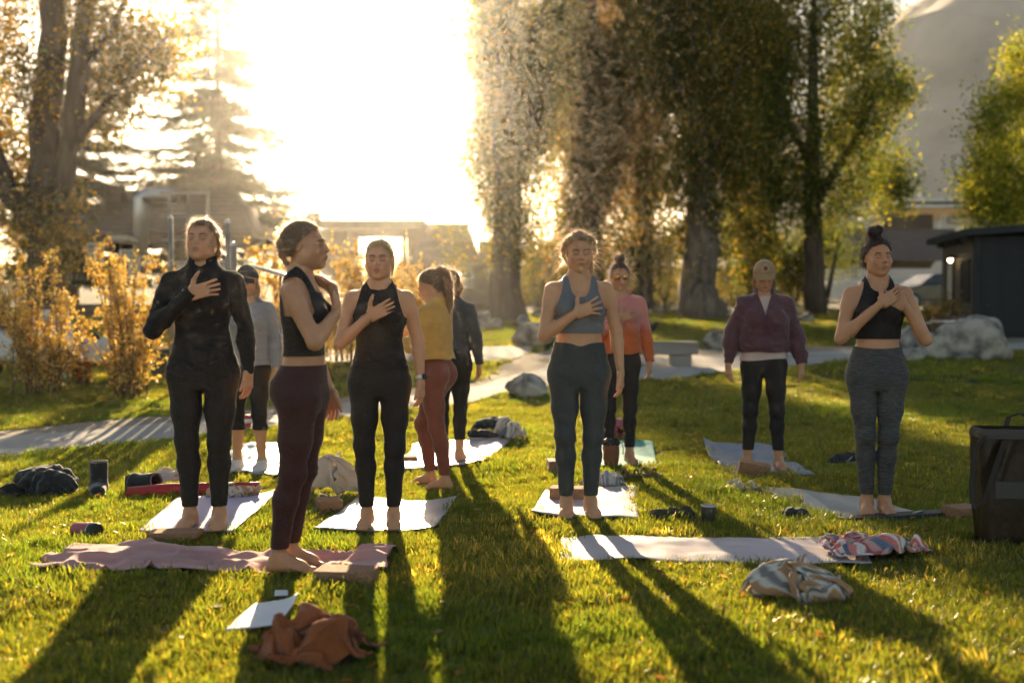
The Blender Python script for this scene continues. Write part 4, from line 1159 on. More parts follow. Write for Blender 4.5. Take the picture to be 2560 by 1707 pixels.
def snets(f, lo, hi, h, level=0.0):
    """surface nets: field f on a grid -> vertices, quads"""
    n = np.ceil((np.array(hi) - lo) / h).astype(int) + 1
    n = ((n + 3) // 4) * 4
    nb = n // 4
    cx = [lo[i] + h * (4 * np.arange(nb[i]) + 1.5) for i in range(3)]
    C = np.stack(np.meshgrid(*cx, indexing='ij'), -1).reshape(-1, 3)
    dc = f(C) - level                                   # one sample per block of 4x4x4, then only blocks near the surface
    D = np.repeat(np.repeat(np.repeat(dc.reshape(nb), 4, 0), 4, 1), 4, 2)
    B = np.argwhere((np.abs(dc) < h * 2.6 * 2.0 + .004).reshape(nb))
    o4 = np.stack(np.meshgrid(range(4), range(4), range(4), indexing='ij'), -1).reshape(-1, 3)
    I4 = (B[:, None, :] * 4 + o4[None]).reshape(-1, 3)
    D[I4[:, 0], I4[:, 1], I4[:, 2]] = f(np.array(lo) + h * I4) - level
    S = D < 0
    c = np.zeros(n - 1, int)
    for dx in (0, 1):
        for dy in (0, 1):
            for dz in (0, 1):
                c += S[dx:n[0] - 1 + dx, dy:n[1] - 1 + dy, dz:n[2] - 1 + dz]
    act = (c > 0) & (c < 8)
    ii = np.argwhere(act)
    idx = -np.ones(n - 1, int); idx[act] = np.arange(len(ii))
    acc = np.zeros((len(ii), 3)); cnt = np.zeros(len(ii))
    off = np.array([(x, y, z) for x in (0, 1) for y in (0, 1) for z in (0, 1)])
    for p in range(8):
        for ax_ in range(3):
            q = off[p].copy()
            if q[ax_]: continue
            q[ax_] = 1
            A = ii + off[p]; B = ii + q
            da = D[A[:, 0], A[:, 1], A[:, 2]]; db = D[B[:, 0], B[:, 1], B[:, 2]]
            m = (da < 0) != (db < 0)
            t = np.where(m, da / np.where(m, da - db, 1), 0)
            pt = A + t[:, None] * (B - A)
            acc[m] += pt[m]; cnt[m] += 1
    V = np.array(lo) + h * acc / cnt[:, None]
    Fs = []
    for a in range(3):
        b, c2 = (a + 1) % 3, (a + 2) % 3
        s0 = [slice(None)] * 3; s1 = [slice(None)] * 3
        s0[a] = slice(0, n[a] - 1); s1[a] = slice(1, n[a])
        ch = S[tuple(s0)] != S[tuple(s1)]
        e = np.argwhere(ch)
        e = e[(e[:, b] > 0) & (e[:, c2] > 0) & (e[:, b] < n[b] - 1) & (e[:, c2] < n[c2] - 1)]
        if not len(e): continue
        ins = S[tuple(s0)][e[:, 0], e[:, 1], e[:, 2]]
        eb = np.zeros(3, int); eb[b] = 1; ec = np.zeros(3, int); ec[c2] = 1
        q = [e - eb - ec, e - ec, e, e - eb]
        I = np.stack([idx[k[:, 0], k[:, 1], k[:, 2]] for k in q], 1)
        I[~ins] = I[~ins][:, ::-1]
        Fs.append(I)
    return V, np.concatenate(Fs)

def vnormals(V, F):
    T = np.concatenate([F[:, [0, 1, 2]], F[:, [0, 2, 3]]]) if F.shape[1] == 4 else F
    fn = np.cross(V[T[:, 1]] - V[T[:, 0]], V[T[:, 2]] - V[T[:, 0]])
    N = np.zeros_like(V)
    for k in range(3): np.add.at(N, T[:, k], fn)
    return N / (np.linalg.norm(N, axis=1, keepdims=True) + 1e-12)

def clip(V, F, s):
    """keep the part of the surface where s > 0, with a clean cut edge"""
    T = np.concatenate([F[:, [0, 1, 2]], F[:, [0, 2, 3]]]) if F.shape[1] == 4 else F
    ins = s > 0; k = ins[T].sum(1)
    keep = [T[k == 3]]
    newV = []; cache = {}
    base = len(V)
    def cut(i, j):
        key = (i, j) if i < j else (j, i)
        if key not in cache:
            t = s[i] / (s[i] - s[j]); cache[key] = base + len(newV); newV.append(V[i] + t * (V[j] - V[i]))
        return cache[key]
    add = []
    for t in T[k == 1]:
        while not ins[t[0]]: t = np.roll(t, -1)
        add.append((t[0], cut(t[0], t[1]), cut(t[0], t[2])))
    for t in T[k == 2]:
        while ins[t[0]]: t = np.roll(t, -1)
        a, b = cut(t[0], t[1]), cut(t[0], t[2])
        add += [(a, t[1], t[2]), (a, t[2], b)]
    F2 = np.concatenate(keep + ([np.array(add)] if add else []))
    V2 = np.concatenate([V, np.array(newV)]) if newV else V
    u = np.unique(F2); mp = np.zeros(len(V2), int); mp[u] = np.arange(len(u))
    return V2[u], mp[F2]

def rotm(yaw=0, pitch=0, roll=0):
    return np.array(Matrix.Rotation(R(yaw), 3, 'Z') @ Matrix.Rotation(R(pitch), 3, 'X') @ Matrix.Rotation(R(roll), 3, 'Y'))

HS = .975
def head_field(Q, g=1.0):
    """Q in head space: face towards -y, origin between the ears"""
    X = np.abs(Q[:, 0]); M_ = Q.copy(); M_[:, 0] = X
    d = ell(Q, (0, .018, .035), (.073, .092, .085))
    d = smin(d, ell(Q, (0, -.026, -.018), (.060 * g, .068, .088)), .03)
    d = smin(d, ell(Q, (0, -.036, -.068), (.047 * g, .050, .043)), .03)
    d = smin(d, ell(M_, (.050 * g, .0, -.058), (.016, .03, .03)), .03)
    d = smin(d, ell(Q, (0, -.074, -.096), (.019, .017, .017)), .025)
    d = smin(d, ell(M_, (.036, -.066, -.026), (.024, .022, .026)), .025)
    d = smin(d, ell(M_, (.026, -.080, .024), (.030, .012, .009)), .018)
    d = smax(d, -ell(M_, (.031, -.100, .004), (.020, .017, .013)), .014)
    d = smin(d, ell(M_, (.0305, -.076, .001), (.0155, .0135, .0125)), .005)
    d = smin(d, seg(Q, (0, -.088, .014), (0, -.110, -.024), .0065, .0100), .012)
    d = smin(d, ell(M_, (.0105, -.098, -.030), (.0085, .0105, .0075)), .007)
    d = smin(d, ell(Q, (0, -.086, -.058), (.026, .018, .017)), .015)
    d = smin(d, ell(Q, (0, -.1005, -.0545), (.0195, .0065, .0050)), .004)
    d = smin(d, ell(Q, (0, -.0990, -.0650), (.0165, .0070, .0058)), .004)
    d = smax(d, -seg(M_, (0, -.1085, -.0597), (.021, -.099, -.0590), .0018, .0012), .003)
    ear = ell(M_ @ rotm(0, 12, 0), (.073, .017, -.001), (.007, .019, .031))
    ear = smax(ear, -ell(M_ @ rotm(0, 12, 0), (.080, .015, .001), (.005, .011, .019)), .006)
    d = smin(d, ear, .008)
    return d

FUZZ = {}
def fuzz_mat(tone):
    if tone not in FUZZ:
        m, nt, q = _new('fibre_fuzz'); N, L = nt.nodes, nt.links
        q.inputs['Base Color'].default_value = (*tone, 1); q.inputs['Roughness'].default_value = .5
        tr = N.new("ShaderNodeBsdfTranslucent"); tr.inputs[0].default_value = (*tone, 1)
        rf = N.new("ShaderNodeBsdfRefraction"); rf.inputs['Color'].default_value = (*[min(1, c * .6 + .4) for c in tone], 1); rf.inputs['Roughness'].default_value = .5; rf.inputs['IOR'].default_value = 1.12
        m2 = N.new("ShaderNodeMixShader"); m2.inputs[0].default_value = .7       # fibres send low sun on forwards
        L.new(tr.outputs[0], m2.inputs[1]); L.new(rf.outputs[0], m2.inputs[2])
        ms = N.new("ShaderNodeMixShader"); ms.inputs[0].default_value = .75
        L.new(q.outputs[0], ms.inputs[1]); L.new(m2.outputs[0], ms.inputs[2]); L.new(ms.outputs[0], N["Material Output"].inputs[0])
        FUZZ[tone] = m
    return FUZZ[tone]
def fuzzed(name, V, F, C, length, width, per_m2, seed, m, tone=(.70, .50, .34), zmin=-1, extra=None, jit=.55):
    """surface plus the fine down / loose fibres that stand out from it and catch the low sun"""
    T = np.concatenate([F[:, [0, 1, 2]], F[:, [0, 2, 3]]]) if F.shape[1] == 4 else F
    fn = np.cross(V[T[:, 1]] - V[T[:, 0]], V[T[:, 2]] - V[T[:, 0]]); ar = np.linalg.norm(fn, axis=1) / 2
    r_ = np.random.default_rng(seed)
    ar = ar + 1e-12; aw = np.where(V[T[:, 0], 2] > zmin, ar, 0)
    k = int(aw.sum() * per_m2)
    t = r_.choice(len(T), k, p=aw / aw.sum()); b = r_.dirichlet((1, 1, 1), k)
    P = (V[T[t]] * b[:, :, None]).sum(1)
    n = fn[t] / (2 * ar[t][:, None] + 1e-12)
    d = n + r_.normal(size=(k, 3)) * jit; d /= np.linalg.norm(d, axis=1, keepdims=True)
    sd = np.cross(d, r_.normal(size=(k, 3))); sd /= np.linalg.norm(sd, axis=1, keepdims=True)
    l = length * r_.uniform(.5, 1.4, (k, 1))
    W = np.stack([P - sd * width, P + sd * width, P + d * l], 1).reshape(-1, 3)
    Tn = np.arange(3 * k).reshape(k, 3)
    if extra is not None and extra.v:
        E = np.array([q for f in extra.f for q in ((f[0], f[1], f[2]), (f[0], f[2], f[3]))])
        Tn = np.concatenate([Tn, E + 3 * k]); W = np.concatenate([W, np.array(extra.v)])
    k = len(Tn)
    me = mesh_np(name, np.concatenate([V, W]), np.concatenate([T, len(V) + Tn]))
    vcol(me, np.concatenate([C, np.tile(np.array(tone), (len(W), 1))]))
    me.materials.append(m); me.materials.append(fuzz_mat(tone))
    me.polygons.foreach_set('material_index', np.concatenate([np.zeros(len(T), np.int32), np.ones(k, np.int32)]))
    return me

class Person:
    def __init__(s, name_label, loc, heading, H, build, arms, legs, head, tone, cat='person'):
        s.k = H / 1.68
        s.root = empty('person', loc, R(heading), name_label, cat, None)
        s.root.scale = (s.k,) * 3
        s.b = dict(w=1.0, hip=1.0, sh=1.0, bust=1.0, arm=1.0, leg=1.0, belly=0.0, glute=1.0)
        s.b.update(build)
        s.arms, s.legs = arms, legs
        s.hc = np.array(head.get('c', (0, -.004, 1.548)), float)
        s.hr = rotm(head.get('yaw', 0), head.get('pitch', 0), head.get('roll', 0))
        s.face = head.get('w', 1.0)
        s.tone = np.array(tone)
        s.build()

    # ---- fields
    def torso(s, P):
        b = s.b; w, hp, sh = b['w'], b['hip'], b['sh']
        sec = [(1.455, .052, .052, .016), (1.43, .060, .056, .018), (1.405, .088, .062, .018), (1.38, .120 * sh, .070, .016), (1.345, .148 * sh, .080, .012), (1.29, .148 * sh, .095, .002),
               (1.22, .146 * (.5 + .5 * sh), .100, -.003), (1.13, .134 * w, .094 * w, -.004), (1.05, .130 * w, .090 * w, -.002), (.985, .142 * (.5 * w + .5 * hp), .097, .0),
               (.92, .163 * hp, .102, .005), (.855, .176 * hp, .105, .007), (.80, .170 * hp, .096, .006), (.755, .13 * hp, .075, .004)]
        d = loft(P, sec)
        M_ = P.copy(); M_[:, 0] = np.abs(P[:, 0])
        d = smin(d, ell(M_, (.066, -.080, 1.222), (.058, .050 * b['bust'], .058)), .03)
        g = b['glute']
        d = smin(d, ell(M_, (.074 * hp, .062, .865), (.086 * hp, .072 * g, .088)), .04)
        if b['belly']: d = smin(d, ell(P, (0, -.06, 1.0), (.09, .05 + b['belly'], .09)), .05)
        nb = np.array([0, .022, 1.40]); nt = s.hc + s.hr @ np.array([0, .022, -.065])
        return smin(d, seg(P, nb, nt, .054, .050), .035)
    def arm(s, P, i):
        a = s.arms[i]; f = s.b['arm']
        S, E, W = a['S'], a['E'], a['W']
        S2 = np.asarray(S) * .75 + np.asarray(E) * .25
        d = seg(P, S, S2, .0465 * f, .044 * f)
        d = smin(d, seg(P, S2, E, .044 * f, .036 * f), .02)
        m = np.asarray(E) * .72 + np.asarray(W) * .28
        d = smin(d, seg(P, E, m, .0345 * f, .0365 * f), .02)
        d = smin(d, seg(P, m, W, .0365 * f, .0235 * (.5 + .5 * f)), .02)
        return d
    def leg(s, P, i):
        l = s.legs[i]; f = s.b['leg']
        h, k, a = (np.asarray(l[q], float) for q in ('H', 'K', 'A'))
        fw = n3(l.get('f', (0, -1, 0)))
        d = seg(P, h, h * .45 + k * .55, .090 * f, .072 * f)
        d = smin(d, seg(P, h * .45 + k * .55, k, .072 * f, .053 * f), .03)
        d = smin(d, ell(P, k + fw * .012, (.046, .046, .055)), .03)
        m = k * .68 + a * .32 - fw * .012
        d = smin(d, seg(P, k, m, .050 * f, .053 * f), .03)
        d = smin(d, seg(P, m, a, .053 * f, .0335), .03)
        return d
    def foot(s, P, i):
        l = s.legs[i]; a = np.asarray(l['A'], float); f = np.asarray(l.get('ft', l.get('f', (0, -1, 0))), float); f[2] = 0; f = n3(f)
        sd = np.array([-f[1], f[0], 0.0])          # to the person's left
        z0 = a[2] - .085
        def q(u, v, z): return a + f * u + sd * v + np.array([0, 0, z - .085])
        up = (0, 0, 1)
        s_in = l.get('in', 1)                      # +1: inner side lies along +sd
        d = seg(P, q(0, 0, .14), q(0, 0, .07), .0325, .034)
        d = smin(d, ell(P, q(-.028, 0, .032), (.032, .032, .033)), .03)
        d = smin(d, seg(P, q(.0, 0, .065), q(.085, .006 * s_in, .038), .036, .027), .03)
        d = smin(d, segf(P, q(-.02, 0, .026), q(.105, .0, .024), .030, .038, up, 1.45), .03)
        d = smin(d, ell(P, q(.105, .022 * s_in, .024), (.026, .026, .022)), .02)
        toes = [(.030, .168, .0115), (.012, .166, .0085), (-.004, .160, .008), (-.019, .150, .0078), (-.032, .138, .0075)]
        for v, u, r_ in toes:
            d = smin(d, seg(P, q(.105, v * .95 * s_in, .022), q(u, v * s_in, r_ * 1.02), r_ * 1.2, r_), .008)
        return d
    def hand(s, P, i):
        a = s.arms[i]; W = np.asarray(a['W'], float); u = n3(a['u']); n = np.asarray(a['n'], float); n = n3(n - u * (u @ n))
        v = np.cross(u, n) * (1 if i == 0 else -1)
        fd = n3(W - np.asarray(a['E'], float))
        d = segf(P, W - fd * .05, W + u * .012, .0225, .0215, n, 1.12)
        c = W + u * .047
        q = np.stack([(P - c) @ u, (P - c) @ v, (P - c) @ n], 1)
        b = np.array([.034, .027, .002]); rr = .0115
        e = np.abs(q) - b
        pal = np.linalg.norm(np.maximum(e, 0), axis=1) + np.minimum(e.max(1), 0) - rr
        d = smin(d, pal, .025)
        cu, sp = a.get('curl', .15), a.get('spread', 1.0)
        F = None
        for off, ln, an, rr in ((.0285, .069, .16, .0083), (.0095, .077, .04, .0086), (-.0095, .072, -.08, .0082), (-.0275, .057, -.22, .0073)):
            base = W + u * .084 + v * off
            ang = an * sp
            p = base
            fu = u * math.cos(ang) + v * math.sin(ang)
            th = cu * (1 + .25 * random.uniform(-1, 1))
            for fr, r0, r1 in ((.46, rr * 1.05, rr), (.30, rr, rr * .92), (.24, rr * .92, rr * .78)):
                dv = fu * math.cos(th) + n * math.sin(th)
                p2 = p + dv * ln * fr
                g = seg(P, p, p2, r0, r1)
                F = g if F is None else np.minimum(F, g)
                p = p2; th += cu * 1.1
        tb = W + u * .018 + v * .022; ta = a.get('thumb', .85)
        t1 = tb + (u * math.cos(ta) + v * math.sin(ta)) * .046 + n * .004
        t2 = t1 + (u * math.cos(ta * .75) + v * math.sin(ta * .75)) * .030 + n * cu * .015
        t3 = t2 + (u * math.cos(ta * .65) + v * math.sin(ta * .65)) * .022 + n * cu * .02
        th_ = smin(seg(P, tb, t1, .0150, .0115), seg(P, t1, t2, .0112, .0100), .01)
        th_ = smin(th_, seg(P, t2, t3, .0100, .0080), .006)
        d = smin(d, F, .010)
        return smin(d, th_, .012)

    def parts(s, P, offT=0, offA=0, offL=0, ks=.038):
        T = s.torso(P) - offT
        D = T
        for i in (0, 1):
            L = s.leg(P, i) - offL
            D = smin(D, L, .03) if i == 0 else np.minimum(smin(T, L, .03), D)
        for i in (0, 1):
            A = s.arm(P, i) - offA
            r_ = np.linalg.norm(P - np.asarray(s.arms[i]['S']), axis=1)
            k = np.clip(ks * (1.35 - r_ / .13), .004, ks)
            D = smin(D, A, k)
        return D

    def bounds(s, pad=.06):
        pts = [np.array(a[k]) for a in s.arms for k in ('S', 'E', 'W')] + [np.array(l[k]) for l in s.legs for k in ('H', 'K', 'A')] + [np.array([-.2, -.18, .8]), np.array([.2, .2, 1.45]), s.hc]
        P = np.array(pts)
        lo, hi = P.min(0) - pad - .02, P.max(0) + pad + .02
        lo[2] = min(l['A'][2] for l in s.legs) - .05
        return lo, hi

    def ysurf(s, x, z, off, f=None):
        ys = np.linspace(-.35, .1, 400)
        P = np.stack([np.full(400, x), ys, np.full(400, z)], 1)
        d = s.torso(P)
        return float(ys[np.argmax(d < off)])

    def build(s):
        # hands that rest on the chest: put them on the surface
        for i, a in enumerate(s.arms):
            if 'tip' in a:
                o = a.get('off', .020)
                wx, wzz = a['Wxz']; tx, tz = a['tip']
                mx, mz = (wx + tx) / 2, (wzz + tz) / 2
                ym = min(s.ysurf(mx, mz, o), s.ysurf(mx + (tx - wx) * .2, mz, o))
                yt = s.ysurf(tx, tz, o - .008)
                yw = ym - (yt - ym) * .3 - a.get('lift', .004)
                a['W'] = np.array([wx, yw, wzz])
                a['u'] = np.array([tx - wx, ym - yw + (yt - ym) * .35, tz - wzz])
                a['n'] = np.array([.0, 1.0, 0.0])
        lo, hi = s.bounds()
        V, F = snets(lambda P: s.parts(P), lo, hi, .0115)
        Vs, Fs = [V], [F]
        col = [np.tile(s.tone, (len(V), 1))]
        def add(f, lo, hi, h, cf=None):
            v, q = snets(f, np.array(lo), np.array(hi), h)
            Fs.append(q + sum(len(x) for x in Vs)); Vs.append(v)
            c = np.tile(s.tone, (len(v), 1))
            col.append(c if cf is None else cf(v, c))
        def tohead(P): return (P - s.hc) @ s.hr / HS
        s.tohead = tohead
        def hf(P):
            Q = tohead(P)
            d = head_field(Q, s.face) * HS
            nb = np.array([0, .022, 1.42]); nt = s.hc + s.hr @ np.array([0, .022, -.05])
            return smin(d, seg(P, nb, nt, .0515, .0485), .03)
        s.hf = hf
        def lips(v, c):
            Q = tohead(v)
            m = np.clip(1.3 - np.hypot(Q[:, 0] / .021, (Q[:, 2] + .0597) / .0115) ** 2, 0, 1) * (Q[:, 1] < -.088)
            c = c * (1 - .75 * m[:, None]) + np.array([.36, .125, .105]) * .75 * m[:, None]
            ch = np.exp(-((np.abs(Q[:, 0]) - .038) / .02) ** 2 - ((Q[:, 2] + .03) / .022) ** 2) * (Q[:, 1] < -.03)
            c = c * (1 + ch[:, None] * np.array([.04, -.10, -.10]))
            lid = np.exp(-((np.abs(Q[:, 0]) - .031) / .016) ** 2 - ((Q[:, 2] - .004) / .010) ** 2) * (Q[:, 1] < -.05)
            return c * (1 - lid[:, None] * np.array([.14, .20, .20]))
        e = np.array([.125, .15, .155])
        add(hf, s.hc - e, s.hc + e * np.array([1, 1, .9]), .0045, lips)
        for i in (0, 1):
            if s.arms[i].get('nohand'): continue
            W = np.asarray(s.arms[i]['W']); u = n3(s.arms[i]['u']); c = W + u * .07
            random.seed(i * 13 + 5)
            st = random.getstate()
            def hfld(P, i=i, st=st):
                random.setstate(st); return s.hand(P, i)
            add(hfld, c - .125, c + .125, .0045)
        s.footmesh = []
        for i in (0, 1):
            a = np.asarray(s.legs[i]['A'], float)
            lo_ = a - np.array([.19, .19, .09]); hi_ = a + np.array([.19, .19, .05])
            add(lambda P, i=i: s.foot(P, i), lo_, hi_, .0080)
        V = np.concatenate(Vs); F = np.concatenate(Fs)
        C = np.concatenate(col) * (1 + .06 * vnoise(V * 14, 3) + .04 * vnoise(V * 60, 5))[:, None]
        s.body = link('body', fuzzed('body', V, F, C, .0042, .00030, 2.8e4, 3, SKIN, (.80, .60, .42), zmin=.95), SKIN, s.root, smooth=True)
        s.lo, s.hi = lo, hi
        if not s.__dict__.get('noface'): s.facebits()

    def face_y(s, x, z):
        ys = np.linspace(-.13, .0, 300)
        Q = np.stack([np.full(300, x), ys, np.full(300, z)], 1)
        return float(ys[np.argmax(head_field(Q, s.face) < 0)])
    def hw(s, q): return tuple(s.hc + s.hr @ (np.asarray(q) * HS))
    def facebits(s, brow=(.07, .04, .025)):
        bm_ = hair_tone(brow)
        for sd in (-1, 1):
            pts = []
            for t in np.linspace(0, 1, 8):
                x = .0165 + .029 * t; z = -.0025 - .0055 * math.sin(math.pi * min(1, t * 1.02)) + .001 * t
                pts.append(s.hw((sd * x, s.face_y(x, z) - .0004, z)))
            MB().tube(pts, [.0008, .0013, .0016, .0017, .0018, .0018, .0017, .0010], 6).build('eyelash', bm_, s.root, smooth=True)
            pts = []
            for t in np.linspace(0, 1, 8):
                x = .013 + .038 * t; z = .0215 + .0055 * math.sin(math.pi * .62 * t) - .003 * max(0, t - .7)
                pts.append(s.hw((sd * x, s.face_y(x, z) + .0003, z)))
            MB().tube(pts, [.0018, .0026, .0028, .0027, .0025, .0022, .0017, .0008], 6).build('eyebrow', bm_, s.root, smooth=True)

    # ---- garments
    def garment(s, name, m, mask, offT=.004, offA=.004, offL=.004, h=.0095, fold=0.0, ffreq=(9, 9, 14), seed=1, color=None, ks=.038, label=None, fold2=0.0, lo=None, hi=None, fuzz=.0058, tone=(.55, .43, .33), disp=None, fz_n=2.2e4):
        off = max(offT if not callable(offT) else .03, offA if not callable(offA) else .03, offL)
        lo = (s.lo if lo is None else np.array(lo)) - off; hi = (s.hi if hi is None else np.array(hi)) + off
        def fld(P):
            oT = offT(P) if callable(offT) else offT
            oA = offA(P) if callable(offA) else offA
            return s.parts(P, oT, oA, offL, ks)
        V, F = snets(fld, lo, hi, h)
        if fold or fold2:
            N = vnormals(V, F)
            dv = fold * fbm(V * np.array(ffreq), 3, seed)
            if fold2:
                w_ = V + .02 * np.stack([vnoise(V * 9, 61), vnoise(V * 9, 62), vnoise(V * 9, 63)], 1)
                dv = dv + fold2 * (1 - 2 * np.abs(vnoise(w_ * np.array([11, 11, 20]), seed + 31)) ** .8)
            V = V + N * dv[:, None]
        if disp is not None: V = V + vnormals(V, F) * disp(V)[:, None]
        T = s.torso(V); A = [s.arm(V, 0), s.arm(V, 1)]; L = np.minimum(s.leg(V, 0), s.leg(V, 1))
        sv = mask(V, T, A, L)
        V2, F2 = clip(V, F, sv)
        C = color(V2) if color is not None else np.ones((len(V2), 3)) * .5
        o = link(name, fuzzed(name, V2, F2, C, fuzz, .00020, fz_n, seed + 7, m, tone), m, s.root, smooth=True)
        if label: o["label"] = label
        return o

SKIN = attr_mat('skin', .48, 0, .12, 240, sub=.5, spec=.4)

_ht = {}
def hair_tone(c):
    c = tuple(round(x, 3) for x in c)
    if c not in _ht:
        m, nt, p = _new('hair')
        N, L = nt.nodes, nt.links
        p.inputs['Base Color'].default_value = (*c, 1)
        tc = N.new("ShaderNodeTexCoord"); no = N.new("ShaderNodeTexNoise"); no.inputs['Scale'].default_value = 90; no.inputs['Detail'].default_value = 3
        mp = N.new("ShaderNodeMapping"); mp.inputs['Scale'].default_value = (1, .12, .25); L.new(tc.outputs['Object'], mp.inputs[0]); L.new(mp.outputs[0], no.inputs[0])
        mx = N.new("ShaderNodeMix"); mx.data_type = 'RGBA'
        mx.inputs[6].default_value = (c[0] * .55, c[1] * .55, c[2] * .55, 1); mx.inputs[7].default_value = (min(1, c[0] * 1.6), min(1, c[1] * 1.6), min(1, c[2] * 1.6), 1)
        L.new(no.outputs[0], mx.inputs[0]); L.new(mx.outputs[2], p.inputs['Base Color'])
        p.inputs['Roughness'].default_value = .42; p.inputs['Specular IOR Level'].default_value = .5
        bp = N.new("ShaderNodeBump"); bp.inputs['Strength'].default_value = .5; bp.inputs['Distance'].default_value = .004
        L.new(no.outputs[0], bp.inputs['Height']); L.new(bp.outputs[0], p.inputs['Normal'])
        tr = N.new("ShaderNodeBsdfTranslucent"); tr.inputs[0].default_value = (min(1, c[0] * 2.2 + .05), min(1, c[1] * 2.4 + .05), min(1, c[2] * 2.4 + .03), 1)
        ms = N.new("ShaderNodeMixShader"); ms.inputs[0].default_value = .3
        L.new(p.outputs[0], ms.inputs[1]); L.new(tr.outputs[0], ms.inputs[2]); L.new(ms.outputs[0], N["Material Output"].inputs[0])
        _ht[c] = m
    return _ht[c]

def strands(mb, roots, dirs, length, w, sag=.5, curl=.01, n=6, rs=None):
    """thin single hairs as narrow ribbons"""
    rs = rs or np.random.default_rng(3)
    for p, d in zip(roots, dirs):
        l = length * rs.uniform(.35, 1.3); q = np.array(p, float); d = n3(d)
        side = n3(np.cross(d, rs.normal(size=3)))
        L, Rr = [], []
        ph, fr = rs.uniform(0, 6.28), rs.uniform(40, 110)
        for i in range(n + 1):
            t = i / n
            L.append(q - side * w * (1 - .6 * t)); Rr.append(q + side * w * (1 - .6 * t))
            d = n3(d + np.array([0, 0, -1]) * sag / n + curl * 8 * np.array([math.sin(ph + fr * t * l * 3), math.cos(ph * 1.7 + fr * t * l * 3), 0]) / n)
            q = q + d * l / n
        V = L + Rr
        mb.add(V, [(i, i + 1, n + 2 + i, n + 1 + i) for i in range(n)])

def hair(s, tone, extra=None, line=None, puff=.010, fly=260, flylen=.045, wob=.004, seed=1, sideburn=0.0, swept=True, back=0.0, cut_low=-.075, fz=.014):
    """hair: close shell over the skull cut at the hairline, extra masses, loose single hairs"""
    zl = [-.12, -.05, -.02, .01, .04, .066, .080, .092, .13]
    yl = [.055, .040, .030, .014, -.022, -.050, -.068, -.094, -.25]
    if line: yl = line
    def shell(P):
        Q = s.tohead(P)
        d = ell(Q, (0, .020, .037), (.073 + puff, .093 + puff, .085 + puff))
        d = smin(d, ell(Q, (0, .030, -.018), (.068 + puff * .8, .068 + puff + back, .070)), .03)
        return d * HS
    def f(P):
        d = shell(P)
        if extra is not None: d = smin(d, extra(s.tohead(P)) * HS, .012)
        return d
    e = np.array([.15, .15, .15])
    lo, hi = s.hc - e, s.hc + e
    if getattr(s, 'hair_lo', None) is not None: lo = np.minimum(lo, s.hair_lo); hi = np.maximum(hi, s.hair_hi)
    V, F = snets(f, lo, hi, .0045)
    N = vnormals(V, F); Q = s.tohead(V)
    if swept:
        a = np.arctan2(Q[:, 0], Q[:, 2] - .0) * 9
        st = vnoise(np.stack([a + 1.5 * Q[:, 1] * 10, Q[:, 1] * 7, np.zeros(len(Q))], 1) * 1.6, seed)
    else:
        st = fbm(Q * 30, 2, seed)
    V = V + N * (wob * st)[:, None]
    Q = s.tohead(V)
    hl = Q[:, 1] - np.interp(Q[:, 2], zl, yl) + .006 * vnoise(Q * 55, seed + 4)
    if extra is not None:
        ex = extra(Q); hl = np.where(ex < .006, np.maximum(hl, .004), hl)
    hl = np.where((Q[:, 2] < cut_low) & ((extra(Q) > .01) if extra is not None else True), -1, hl)
    V2, F2 = clip(V, F, hl)
    mb = MB()
    rs = np.random.default_rng(seed)
    N2 = vnormals(V2, F2)
    k = rs.choice(len(V2), fly)
    tang = np.stack([rs.normal(size=fly) * .5, np.full(fly, .6), rs.normal(size=fly) * .6 + .1], 1) @ s.hr.T
    strands(mb, V2[k] - N2[k] * .002, N2[k] * rs.uniform(.3, 1.0, (fly, 1)) + tang * .7 + rs.normal(size=(fly, 3)) * .35, flylen * .75, .00050, .55, .03, 6, rs)
    if hasattr(s, 'more_strands'): s.more_strands(mb, rs)
    lt = tuple(round(min(.85, .12 + 2.3 * c), 3) for c in tone)
    me = fuzzed('hair', V2, F2, np.zeros((len(V2), 3)), fz, .00024, 1.3e5, seed, hair_tone(tone), lt, extra=mb, jit=.95)
    return link('hair', me, None, s.root, smooth=True)

def rope(Q, pts, rad, bumps=0, amp=.004):
    """hair hanging along a line; bumps > 0 plaits it"""
    d = None; n = len(pts) - 1
    for i in range(n):
        g = seg(Q, pts[i], pts[i + 1], rad[i], rad[i + 1])
        d = g if d is None else smin(d, g, .012)
    if bumps:
        P = np.array(pts); L = np.concatenate([[0], np.cumsum(np.linalg.norm(np.diff(P, axis=0), axis=1))])
        for j in range(bumps):
            t = (j + .5) / bumps * L[-1]
            c = np.array([np.interp(t, L, P[:, a]) for a in range(3)])
            r_ = np.interp(t, L, rad); o = (1 if j % 2 else -1) * r_ * .55
            d = smin(d, ell(Q, c + np.array([o, 0, 0]), (r_ * .75, r_ * .85, L[-1] / bumps * .75)), .005)
    return d

